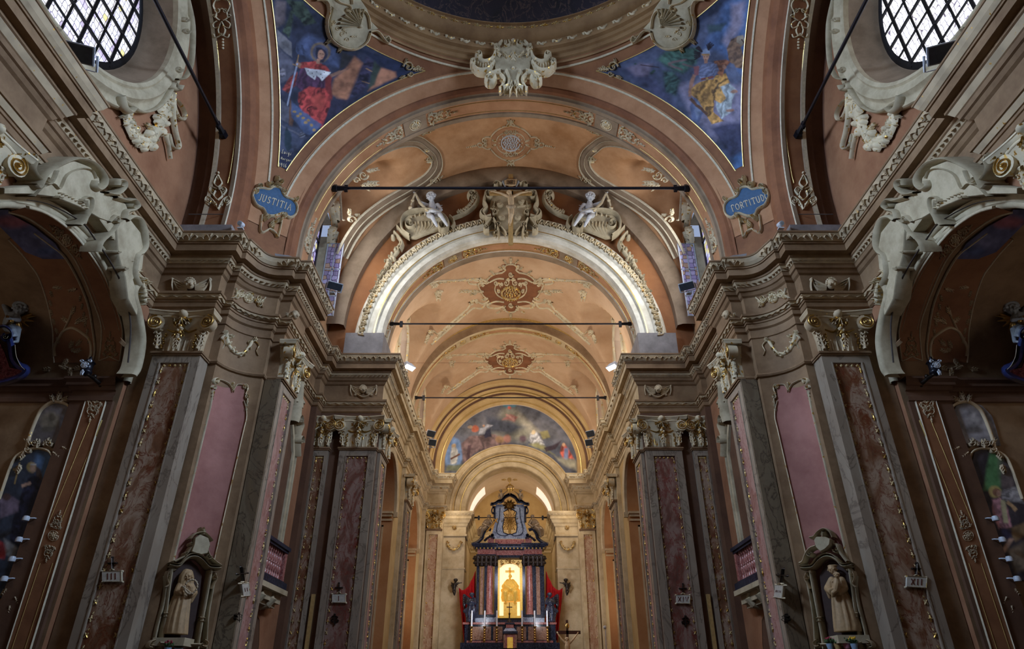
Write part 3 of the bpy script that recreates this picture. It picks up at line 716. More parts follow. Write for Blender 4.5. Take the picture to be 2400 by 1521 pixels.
# stepped ochre arch around the painted lunette
pr = [(4.6, 33.30), (4.42, 33.32), (4.36, 33.40), (4.34, 33.52), (4.24, 33.56), (4.22, 33.62), (4.12, 33.64), (4.10, 33.78), (4.04, 33.82), (3.92, 33.84), (3.90, 33.96), (3.84, 34.0), (3.72, 34.02), (3.70, 34.12), (3.66, 34.12), (3.66, 34.16), (3.52, 34.2), (3.50, 34.36)]
arch('ceiling', ['ochre', 'gold_line', 'brown_dark', 'apse_pale'], pr, 10.66, 9.98, mf=lambda j: {3: 2, 6: 1, 8: 2, 13: 1, 16: 3}.get(j, 0), n=64, ang=25)
g = G(); wall_hole(g, Y(34.32), [(-4.6, 7.9), (-4.6, 10.7)]+[(-4.6*math.cos(PI*i/30), 10.66+4.6*math.sin(PI*i/30)) for i in range(31)]+[(4.6, 7.9)], [[(-2.9, 7.91)]+archpts(2.9, 8.45, 7.91)[1:-1]+[(2.9, 7.91)]])
struct('wall_front', g, 'ochre', smooth=False)
pr = [(3.42, 34.32), (3.42, 34.18), (3.39, 34.16), (3.36, 34.18), (3.33, 34.16), (3.30, 34.18), (3.12, 34.18), (3.10, 34.14), (3.04, 34.14), (3.0, 34.2), (2.92, 34.5), (2.90, 34.5), (2.90, 34.42), (2.86, 34.40), (2.80, 34.42), (2.78, 34.46), (2.62, 34.48), (2.60, 34.44), (2.56, 34.44), (2.54, 34.5), (2.34, 34.52), (2.30, 34.56), (2.28, 34.9), (2.28, 35.4)]
arch('ceiling', ['cream_warm', 'gold_line', 'brown_dark'], pr, 8.45, 8.30, mf=lambda j: {3: 1, 10: 2, 17: 1}.get(j, 0), n=64, ang=25)
# apse barrel and end wall
g = G(); g.grid([[(a, y, z) for a, z in archpts(2.28, 8.45, 8.3, 32)] for y in (35.4, 38.6)]); struct('ceiling', g, 'apse_pale')
g = G(); g.add([(-2.3, 38.6, -1.7), (2.3, 38.6, -1.7), (2.3, 38.6, 11), (-2.3, 38.6, 11)], [(0, 1, 2, 3)]); struct('wall_front', g, 'ochre', smooth=False)
# small entablature carrying the sanctuary arch
def smallent(s):
    P = [(-3.35, 34.25), (-2.24, 34.25), (-2.24, 35.4), (-2.28, 35.4), (-2.28, 38.6), (0, 38.6)]
    g = G(); sweep(g, P, [(0, 7.1), (.05, 7.12), (.05, 7.2), (0, 7.22), (0, 7.55), (.05, 7.6), (.10, 7.72), (.14, 7.74), (.22, 7.90), (.26, 7.92), (.26, 8.06), (.30, 8.08), (.38, 8.22), (.38, 8.28), (-.4, 8.3)]); struct(LR('trim_1', 'trim_2'), g, 'cream_warm', ang=30)
    g = G()
    for i in range(9): 
        T = frameT((-3.3+i*.17, 34.25-.33, 8.15), (1, 0), (0, -1)); blob(g, T, 0, 0, .055, .03); stroke(g, T, [(.05, -.03), (.11, .04)], .04, .025)
    struct(LR('trim_1', 'trim_2'), g, 'stucco_gilt_dim')
sides(smallent)
# oculus reveals
def build_oculus(s):
    def el(a, b, x, zc, n=64): return [(x, YC+a*math.cos(2*PI*i/n), zc+b*math.sin(2*PI*i/n)) for i in range(n)]
    g = G(); g.grid([el(3.45, 3.0, -8.55, 13.95), el(3.40, 2.8, -8.9, 13.98), el(3.25, 2.62, -9.25, 14.0)], 0, cv=True); struct(LR('wall_left', 'wall_right'), g, 'soffit_grey', ang=60)
    t = thing('oculus_window', (-9.25, YC, 11.4), LR('large oval leaded window with diamond bars high on the left wall', 'large glaring oval leaded window with diamond bars high on the right wall'), 'window', 'oval windows of the crossing')
    g = G(); P = el(3.27, 2.64, -9.27, 14.0); g.add(P, [tuple(range(len(P)))]); OBJ('glass_pane', g, LR('oculus_glass', 'oculus_glass_bright'), t, smooth=False)
    g = G(); g.grid([el(3.27, 2.64, -9.2, 14.0), el(3.16, 2.52, -9.16, 14.0), el(3.1, 2.46, -9.2, 14.0)], 0, cv=True); OBJ('window_frame', g, 'iron', t)
    g = G()
    for sgn in (1, -1):
        for k in range(-6, 7):
            c = (k+.5)*.49
            if sgn > 0 and abs(c) < 3.2: q = 2.55*math.sqrt(1-(c/3.2)**2); g.tube([(-9.2, YC+c, 14-q), (-9.2, YC+c, 14+q)], .042 if k % 2 else .028, 6)
            if sgn < 0 and abs(c) < 2.5: q = 3.2*math.sqrt(1-(c/2.55)**2); g.tube([(-9.2, YC-q, 14+c), (-9.2, YC+q, 14+c)], .042 if k % 2 else .028, 6)
    OBJ('diamond_bars', g, 'iron', t)
sides(build_oculus)
# ================================================================== lettering, pilasters, capitals, plaques
FONT = {'I': [[(.5, 0), (.5, 1)], [(.3, 0), (.7, 0)], [(.3, 1), (.7, 1)]], 'X': [[(.1, 0), (.9, 1)], [(.1, 1), (.9, 0)], [(0, 0), (.25, 0)], [(.75, 0), (1, 0)], [(0, 1), (.25, 1)], [(.75, 1), (1, 1)]],
 'V': [[(.1, 1), (.5, 0), (.9, 1)], [(0, 1), (.25, 1)], [(.75, 1), (1, 1)]], 'J': [[(.65, 1), (.65, .2), (.45, -.05), (.2, .05)], [(.45, 1), (.85, 1)]],
 'U': [[(.15, 1), (.15, .25), (.3, .02), (.5, -.02), (.7, .02), (.85, .25), (.85, 1)], [(0, 1), (.3, 1)], [(.7, 1), (1, 1)]],
 'S': [[(.8, .85), (.5, 1), (.22, .82), (.3, .6), (.7, .42), (.8, .2), (.5, 0), (.18, .12)]], 'T': [[(.5, 0), (.5, 1)], [(.05, .82), (.05, 1), (.95, 1), (.95, .82)], [(.3, 0), (.7, 0)]],
 'A': [[(.1, 0), (.5, 1), (.9, 0)], [(.27, .38), (.73, .38)], [(0, 0), (.25, 0)], [(.75, 0), (1, 0)]], 'F': [[(.25, 0), (.25, 1), (.85, 1), (.85, .82)], [(.25, .52), (.65, .52)], [(.1, 0), (.42, 0)]],
 'O': [[(.5, 1), (.18, .85), (.05, .5), (.18, .15), (.5, 0), (.82, .15), (.95, .5), (.82, .85), (.5, 1)]], 'R': [[(.2, 0), (.2, 1), (.6, 1), (.8, .78), (.6, .52), (.2, .52)], [(.5, .52), (.9, 0)], [(.05, 0), (.35, 0)]],
 'D': [[(.2, 0), (.2, 1), (.55, 1), (.85, .75), (.9, .5), (.85, .25), (.55, 0), (.2, 0)]], 'N': [[(.15, 0), (.15, 1), (.85, 0), (.85, 1)], [(0, 1), (.2, 1)], [(.7, 1), (1, 1)], [(0, 0), (.3, 0)]],
 'L': [[(.45, 1.05), (.3, .9), (.3, .2), (.1, .05), (.35, 0), (.85, .08)]], 'M': [[(.05, 0), (.2, 1), (.5, .2), (.8, 1), (.95, 0)]],
 'u': [[(.1, .55), (.2, .1), (.5, .05), (.7, .55), (.75, .05)]], 'i': [[(.4, .55), (.45, .05)], [(.4, .78), (.42, .74)]], 'g': [[(.75, .5), (.4, .6), (.2, .3), (.45, .05), (.75, .4), (.7, -.3), (.3, -.35)]],
 'o': [[(.5, .55), (.2, .4), (.2, .15), (.5, .02), (.8, .2), (.75, .45), (.5, .55)]], 'r': [[(.2, .55), (.25, .02)], [(.25, .4), (.5, .58), (.75, .5)]], 'a': [[(.75, .5), (.4, .55), (.2, .25), (.4, .03), (.7, .3), (.75, .5), (.8, .03)]],
 '1': [[(.3, .8), (.5, 1), (.5, 0)]], '9': [[(.8, .7), (.5, .45), (.2, .7), (.5, 1), (.8, .7), (.7, .1), (.35, 0)]], '6': [[(.7, 1), (.3, .7), (.2, .3), (.5, 0), (.8, .28), (.5, .5), (.22, .35)]]}
WID = {'I': .62, 'i': .6, 'J': .8, 'M': 1.15, '1': .75}
def text(g, T, s, x, y, size, w=.12, h=.01, m=0, asp=.75, gap=.22, center=True):
    L = sum((WID.get(c, 1)*asp+gap)*size for c in s)-gap*size
    if center: x -= L/2
    for c in s:
        cw = WID.get(c, 1)*asp*size
        for st in FONT.get(c, []):
            P = [(x+(p[0] if c not in 'Ii' else p[0])*size*asp*(1 if c not in 'Ii' else .62), y+p[1]*size) for p in st]
            stroke(g, T, P, w*size*(.6 if len(P) == 2 and abs(P[0][1]-P[1][1]) < 1e-6 else 1), h, m=m, sm=2 if len(P) > 3 else 1, flat=True)
        x += cw+gap*size
def fv(T): return lambda u, v, h=0: T(u, -v, h)
def capital(g, T, w, z0, H, far=False, gv=None):
    # composite capital: fluted bell, corner volutes, abacus, flower, hanging leaves. materials 0 stucco 1 gold
    R = []
    for t, k, d in ((0, .97, .0), (.35, .98, .02), (.6, 1.04, .07), (.82, 1.2, .15), (.84, 1.26, .16)):
        R.append([T(-w*k/2, z0+H*t, -.15), T(-w*k/2, z0+H*t, d), T(w*k/2, z0+H*t, d), T(w*k/2, z0+H*t, -.15)])
    g.grid(R, 0, flip=False)
    n = 9 if not far else 5
    for i in range(n):
        u = -w*.44+w*.88*i/(n-1); stroke(g, T, [(u, z0+.02), (u*1.02, z0+H*.30), (u*1.06, z0+H*.36)], w*.05, .03, (1, .6), 0, 1)
    # abacus with a concave front
    A = []; 
    for zz, dd in ((H*.88, 0), (H*.90, .03), (H*.96, .05), (H*.97, .07), (H*1.0, .07)):
        row = [T(-w*.70-dd*.3, z0+zz, -.15)]
        for i in range(13):
            u = -1+2*i/12; row.append(T(u*(w*.70+dd*.3), z0+zz+.06*H*(u*u-1)*-.0, .12+.13*u*u+dd))
        row.append(T(w*.70+dd*.3, z0+zz, -.15)); A.append(row)
    g.grid(A[:4], 0); g.grid(A[3:], 0)
    g.add(A[0], [tuple(range(len(A[0])))], 0); g.add(A[-1], [tuple(range(len(A[-1])))], 0)
    # volutes: turned discs with a raised spiral
    for s in (-1, 1):
        cx, cz, r = s*w*.56, z0+H*.70, H*.19
        T2 = lambda u, v, h=0, s=s, cx=cx, cz=cz: T(cx+u, cz+v, .20+h-.25*abs(u)*(1 if u*s < 0 else -.4))
        P = [T2(r*math.cos(2*PI*i/16), r*math.sin(2*PI*i/16), 0) for i in range(16)]; Q = [T(cx+r*.9*math.cos(2*PI*i/16), cz+r*.9*math.sin(2*PI*i/16), -.02) for i in range(16)]
        v_ = gv[s]; v_.grid([Q, P], 0, cv=True); v_.add(P, [tuple(range(16))], 0)
        stroke(v_, T2, spiral(0, 0, r*.92, PI/2, -s, 2.1, 26), r*.22, .035, (1, .5), 1, 1); blob(v_, T2, 0, 0, r*.2, .05, 1)
        stroke(g, lambda u, v, h=0: T(u, v, h+.14), [(0, z0+H*.80), (s*w*.25, z0+H*.86), (s*w*.46, z0+H*.86)], H*.08, .04, (.8, 1), 0, 3)
        # side leaves below the volutes
        T3 = lambda u, v, h=0: T(u, v, h+.05)
        leaf(g, T3, s*w*.44, z0+.04, PI/2+s*-.12, H*.52, H*.2, .07, 0, 4)
        stroke(g, T3, [(s*w*.40, z0+H*.5), (s*w*.5, z0+H*.55), (s*w*.6, z0+H*.46)], H*.09, .06, (1, .4), 0, 2)
        if not far:
            for k in range(7): blob(g, T3, s*w*(.34+.02*math.sin(k*2)), z0+H*(.08+.06*k), .028, .05, 1)
            stroke(g, T3, [(0, z0+H*.62), (s*w*.15, z0+H*.50), (s*w*.32, z0+H*.56)], H*.06, .05, (1, .6), 1, 3)
    # centre: flower on the abacus and hanging pendant
    T4 = lambda u, v, h=0: T(u, v, h+.14)
    blob(g, T4, 0, z0+H*.93, H*.12, .16, 0, 8)
    for k in range(6): leaf(g, T4, 0, z0+H*.80, -PI/2+(k-2.5)*.55, H*.22, H*.12, .09, 1 if k % 2 else 0, 2)
    for k in range(9 if not far else 4):
        blob(g, T4, (.03*w)*math.sin(k*2.4), z0+H*(.60-.058*k), H*.06*(1-.05*k), .09-.006*k, 1 if k % 3 == 0 else 0)
    leaf(g, T4, 0, z0+H*.34, -PI/2, H*.3, H*.2, .05, 0, 3); leaf(g, T4, 0, z0+H*.5, -PI/2-.6, H*.2, H*.14, .05, 1, 2); leaf(g, T4, 0, z0+H*.5, -PI/2+.6, H*.2, H*.14, .05, 1, 2)
def pilaster(label, o, U, Nn, w, dep, back, mat, border='marble_grey', z1=6.84, H=.97, far=False, group='giant pilasters of the nave', sidemat=None, zb=-1.7, capm=('stucco_gilt', 'gold')):
    t = thing('pilaster', (o[0], o[1], zb), label, 'pilaster', group); T = frameT((o[0], o[1], 0), U, Nn)
    bw = w*.19; q = lambda g, u0, u1, v0, v1, h0, h1, m=0: g.box(u0, u1, h0, h1, v0, v1, m, lambda x, y, z: T(x, z, y))
    g = G(); q(g, -w/2, -w/2+bw, zb, z1, -back, dep); q(g, w/2-bw, w/2, zb, z1, -back, dep); q(g, -w/2+bw, w/2-bw, z1-.22, z1, -back, dep); q(g, -w/2+bw, w/2-bw, zb, zb+.5, -back, dep)
    for s in (-1, 1): q(g, s*(w/2-bw)-.012, s*(w/2-bw)+.012, zb+.5, z1-.21, dep-.06, dep+.015)
    OBJ('shaft', g, border, t, smooth=False)
    g = G(); q(g, -w/2+bw-.01, w/2-bw+.01, zb+.4, z1-.2, -back+.02, dep-.045); mp = OBJ('marble_panel', g, mat, t, smooth=False)
    g = G(); q(g, -w/2-.05, w/2+.05, z1-.0, z1+.05, -back, dep+.06); q(g, -w/2-.03, w/2+.03, z1-.04, z1, -back, dep+.03); OBJ('neck_moulding', g, 'brown', t, smooth=False)
    if True:
        g = G(); n = int((z1-zb-1.0)/(.27 if not far else .45)); Tf = lambda u, v, h=0: T(u, v, h+dep-.045)
        for s in (-1, 1):
            u = s*(w/2-bw-.06)
            for k in range(n):
                v = zb+.75+(z1-zb-1.15)*k/(n-1)
                if v < -.6: continue
                if far: blob(g, Tf, u, v, .045, .025, 0, 5); continue
                for a in range(4): b = a*PI/2+.785*(k % 2); stroke(g, Tf, [(u, v), (u+.045*math.cos(b), v+.06*math.sin(b))], .035, .03, (1, .5), 0, 1)
                stroke(g, Tf, [(u, v+.08), (u+.02, v+.12)], .03, .02, (1, .4), 0, 1)
        for k in range(5 if not far else 3): blob(g, Tf, (k-2)*w*.11, z1-.27, .04, .03, 0, 5)
        OBJ('gilded_florets', g, 'stucco_gold', mp)
    g = G(); gv = {1: G(), -1: G()}; capital(g, lambda u, v, h=0: T(u, v, h+dep), w*(.97), z1+.05, H, far, gv)
    cp = OBJ('capital', g, list(capm), t, ang=45)
    for k in (1, -1): OBJ('volute', gv[k], list(capm), cp, ang=45)
    return t
def build_pilasters(s):
    S_ = LR('left', 'right')
    pilaster(f'brown veined marble pilaster with plaque {LR("III", "XII")} facing the nave, nearest on the {S_}', (-7.57, 13.68), (1, 0), (0, -1), 1.08, .13, .30, 'marble_brown', capm=('stucco_gilt_dim', 'gold'))  # duller stucco copy: the dim light on this capital is put into its colour
    pilaster(f'plain pilaster with capital at the {S_} picture edge between two chapels', (-8.3, 7.62), (0, 1), (1, 0), 1.1, .10, 0, 'marble_brown')
    pilaster(f'narrow rose marble pilaster seen edge on between the {S_} statue pier and the balcony', (-5.74, 15.5), (0, 1), (1, 0), 1.10, .13, .0, 'marble_rose')
    g = G(); g.box(-6.0, -5.62, 14.90, 14.96, -1.7, 6.84); struct(LR('trim_1', 'trim_2'), g, 'marble_olive', smooth=False)
    pilaster(f'half hidden corner marble pilaster between the {S_} balcony and plaque {LR("I", "XIV")}', (-5.95, 20.3), (1, 0), (0, -1), .50, .16, .0, 'marble_brown')
    pilaster(f'red brown marble pilaster with plaque {LR("I", "XIV")} at the chancel entrance', (-4.78, 20.3), (1, 0), (0, -1), 1.14, .15, 0, 'marble_redbrown')
    pilaster(f'slim pilaster on the {S_} chancel reveal beside the first arcade', (-4.2, 20.95), (0, 1), (1, 0), 1.15, .10, 0, 'marble_rose')
    pilaster(f'pilaster with gilded capital between the two {S_} chancel arcades', (-4.2, 27.05), (0, 1), (1, 0), 1.3, .10, 0, 'marble_rose')
    pilaster(f'yellow framed pilaster with pale pink marble panel {S_} of the high altar', (-3.78, 33.7), (1, 0), (0, -1), .72, .12, 0, 'marble_pale', border='cream_warm', z1=7.28, H=.88, capm=('stucco_gold', 'gold'), far=True)
    # astragal that runs on round the pier at capital foot and architrave lines on the plain parts
    g = G()
    for P in ([(-7.07, 13.68), (-7.07, 14.02), (-6.86, 14.02)]+ARC[1:-1]+[(-6.02, 14.77), (-6.02, 14.95), (-5.74, 14.95)],):
        sweep(g, P, [(0, 6.80), (.05, 6.82), (.07, 6.86), (.05, 6.90), (0, 6.92)]); sweep(g, P, [(0, 7.86), (.03, 7.88), (.0, 7.90)])
    sweep(g, [(-8.55, 12.9), (-8.55, 13.68)], [(0, 6.80), (.05, 6.86), (0, 6.92)])
    struct(LR('trim_1', 'trim_2'), g, 'brown')
sides(build_pilasters)
g = G()   # sanctuary pier panels (garlands)
# ---- roman numeral plaques (Stations of the Cross) with a small cross above
def plaque(txt, S, c, w, hh, tilt, label):
    T = PX(S, .02); T = sub(T, c[0], c[1], tilt); t = thing('plaque', T(0, 0, 0), label, 'plaque', 'numbered wall plaques')
    g = G(); g.plate([(-w/2, -hh/2), (w/2, -hh/2), (w/2, hh/2), (-w/2, hh/2)], T, .05, 1.0)
    pl = OBJ('plate', g, 'plaque', t)
    g = G(); stroke(g, lambda u, v, h=0: T(u, v, h+.03), [(-w/2, -hh/2), (w/2, -hh/2), (w/2, hh/2), (-w/2, hh/2)], 2.4, .03, sm=1, closed=True)
    for a in (-1, 1):
        for b in (-1, 1): blob(g, T, a*w/2, b*hh/2, 3.0, .06)
    stroke(g, T, [(-5, -hh/2-2), (0, -hh/2-5), (5, -hh/2-2)], 2.5, .05); OBJ('scroll_frame', g, 'stucco_gilt', pl)
    g = G(); text(g, fv(lambda u, v, h=0: T(u, v, h+.052)), txt, 0, -min(hh*.52, w*.95/len(txt))*.5, min(hh*.52, w*.95/len(txt)), .16, .006); OBJ('numeral', g, 'plaque_ink', pl)
    g = G(); f = hh/22
    stroke(g, T, [(0, -hh/2-5), (0, -hh/2-24*f-3)], 3*f, .05, sm=1); stroke(g, T, [(-7*f, -hh/2-17*f), (7*f, -hh/2-17*f)], 3*f, .05, sm=1)
    for p in ((0, -hh/2-26*f-3), (-8*f, -hh/2-17*f), (8*f, -hh/2-17*f)): blob(g, T, p[0], p[1], 2.6*f, .05)
    OBJ('cross', g, 'bronze_dark', t)
SX = 1
plaque('III', ('y', 13.595), (266, 1352), 46, 25, -.02, 'white plaque with red III on the leftmost marble pilaster')
plaque('XII', ('y', 13.595), (2144, 1365), 46, 25, .05, 'white plaque with red XII on the rightmost marble pilaster')
plaque('I', ('y', 20.20), (795, 1403), 32, 20, 0, 'small plaque numbered I on the left chancel pilaster')
plaque('XIV', ('y', 20.20), (1600, 1405), 32, 20, 0, 'small plaque numbered XIV on the right chancel pilaster')
plaque('II', ('x', -5.66), (569, 1382), 17, 30, -.12, 'narrow plaque numbered II seen edge on beside the left balcony')
plaque('XIII', ('x', 5.66), (1832, 1386), 20, 30, .12, 'narrow plaque numbered XIII seen edge on beside the right balcony')
def sconce(S, c, label, s=1.0):
    g = G(); T = PX(S, .01); T = sub(T, c[0], c[1], 0, s)
    stroke(g, T, [(0, -13), (0, 13)], 3, .05, sm=1)
    for a in (-1, 1):
        stroke(g, T, [(0, -9), (a*7, -6), (a*4, -1), (a*9, 2), (a*3, 6), (0, 10)], 2.4, .05); blob(g, T, a*7, 5, 2, .05)
    blob(g, T, 0, -12, 3, .06); OBJ('wall_sconce', g, 'bronze_dark', None, label, 'wall sconce', 'dark wall sconces')
sconce(('y', 20.2), (785, 1452), 'dark metal sconce under plaque I')
sconce(('y', 20.2), (1606, 1456), 'dark metal sconce under plaque XIV')
sconce(('x', -5.66), (555, 1447), 'dark metal sconce under plaque II', .9)
sconce(('x', 5.66), (1845, 1450), 'dark metal sconce under plaque XIII', .9)
# ================================================================== panels and stucco of the piers
CYL = ('p', -5.95, 13.85, .925)
def pier_panels(s):
    S_ = LR('left', 'right'); T = PX(CYL)
    L = [(497, 915), (492, 950), (480, 1000), (410, 1292), (356, 1521)]; R = [(572, 940), (578, 975), (566, 1030), (505, 1300), (457, 1521)]
    t = thing('wall_panel', (-6.6, 14.5, 0), f'tall rose pink panel in a scrolled gilt frame on the {S_} curved pier', 'panel', 'rose panels of the curved piers')
    g = G(); rows = []
    TT = PX(CYL, .012)
    for i in range(25):
        v = 905+(1521-905)*i/24
        def xat(P):
            for a, b in zip(P, P[1:]):
                if a[1] <= v <= b[1]: return a[0]+(b[0]-a[0])*(v-a[1])/(b[1]-a[1])
            return P[0][0] if v < P[0][1] else P[-1][0]
        u0, u1 = xat(L), xat(R)
        rows.append([TT(u0+(u1-u0)*j/10, v + (10*math.sin(PI*j/10*1)-12 if i == 0 else 0) + (6 if i == 0 else 0), 0) for j in range(11)])
    g.grid(rows, flip=True); OBJ('panel_ground', g, 'rose_panel', t)
    g = G()
    stroke(g, T, L, 3.2, .05, sm=4); stroke(g, T, R, 3.2, .05, sm=4)
    stroke(g, T, [(508, 898), (512, 890), (535, 900), (545, 915), (556, 902), (580, 908), (575, 925)], 3.6, .06, sm=4)
    scroll(g, T, 506, 893, 9, 2, 1, 4, .07); scroll(g, T, 498, 908, 6, 1, -1, 3.5, .07); scroll(g, T, 574, 908, 8, 1, -1, 4, .07); scroll(g, T, 580, 930, 6, 2, 1, 3.5, .07)
    leaf(g, T, 545, 903, PI/2, 16, 10, .08); leaf(g, T, 498, 915, PI/2+.15, 26, 7, .07); leaf(g, T, 580, 935, PI/2+.1, 30, 7, .07)
    blob(g, T, 545, 899, 4, .09); OBJ('scrolled_frame', g, 'stucco_gilt', t)
    # garland below the architrave
    g = G(); garland(g, T, [(529, 780), (535, 808), (552, 828), (572, 826), (592, 800)], 12, .10, seed=3)
    for x, y, d in ((528, 779, 1), (598, 796, -1)):
        rosette(g, T, x, y, 7, .08, 6, ring=False); scroll(g, T, x+14*d, y+8, 5, 0, d, 3, .06); 
        stroke(g, T, [(x, y+4), (x-9*d, y+14), (x-3*d, y+26), (x-8*d, y+38)], 3, .05, (1, .4))
        stroke(g, T, [(x, y+4), (x+14*d, y+8)], 3, .05)
    OBJ('garland', g, 'stucco_gilt', None, f'stucco flower garland hung between two bows on the {S_} curved pier', 'garland', 'garlands of the curved piers')
    # frieze ornament (rosette between scrolls)
    CF = ('p', -5.95, 13.85, .925); T = PX(CF); g = G()
    rosette(g, T, 583, 698, 13, .09, 8)
    for d in (-1, 1):
        T2 = sub(T, 583, 698, .30, 1, 1) if d > 0 else sub(T, 583, 698, .30, 1, 1)
        scroll(g, T2, d*24, -5, 8, 1, d, 3.5, .07); scroll(g, T2, d*30, 7, 7, 4, -d, 3.5, .07); stroke(g, T2, [(d*13, 0), (d*22, 6), (d*36, -2)], 4, .07)
        stroke(g, T2, [(d*38, -12), (d*30, 0), (d*38, 13)], 3, .06, sm=1); leaf(g, T2, d*14, 0, 0 if d > 0 else PI, 16, 12, .07)
    OBJ('frieze_rosette', g, 'stucco_gilt', None, f'stucco rosette between scrolls on the {S_} curved frieze', 'ornament', 'frieze rosettes')
sides(pier_panels)
# ---- winged cherub heads on the frieze
def cherub(S, c, w, label, back=True):
    T = sub(PX(S), c[0], c[1], 0, w/84); t = thing('cherub_relief', T(0, 10, 0), label, 'relief', 'winged cherub heads of the frieze')
    g = G(); stroke(g, T, [(-40, -14), (-30, 6), (0, 22), (30, 6), (42, -14)], 5, .04)
    for s in (-1, 1):
        for k in range(6): stroke(g, T, [(s*9, 2+k*1.5), (s*(20+k*2), -4+k*4), (s*(38-k*3), -13+k*6)], 6, .07-.006*k, (1, .5), 0, 2)
        stroke(g, T, [(s*41, -14), (s*43, 0), (s*40, 16)], 5, .06, (1, .5)); blob(g, T, s*42, -14, 4, .07)
    stroke(g, T, [(-16, 16), (0, 24), (16, 16)], 4, .06); OBJ('wings', g, 'stucco_gilt_dim' if back else 'cream', t)
    g = G(); P, n = hit(c[0], c[1], S); T3 = T
    A = Vector(T(0, 0, .08)); px = (Vector(T(1, 0, 0))-Vector(T(0, 0, 0))).length; r = px*11
    g.ball(A, r, n=12, k=10, sc=(.9, 1, 1.1)); 
    g.ball(Vector(T(0, 2, .08))+Vector((0, -r*.95, 0)), r*.16, n=6, k=4); 
    for s in (-1, 1): g.ball(Vector(T(s*5, 4, .08+r*.7)), r*.33, n=6, k=5)
    for k in range(9):
        a = PI+PI*k/8; g.ball(Vector(T(10*math.cos(a), 11*math.sin(a)-1, .09)), r*.36, n=6, k=4)
    OBJ('head', g, 'stucco_gilt_dim' if back else 'cream', t)
def cherubs(s):
    S_ = LR('left', 'right')
    cherub(('y', 13.66), (449, 670), 88, f'winged cherub head on the frieze above the nearest {S_} pilaster')
    cherub(('y', 20.28), (852, 915), 60, f'winged cherub head on the frieze above plaque {LR("I", "XIV")}')
    cherub(('x', -5.72), (684, 738), 26, f'cherub relief seen edge on at the frieze corner of the {S_} statue pier')
sides(cherubs)
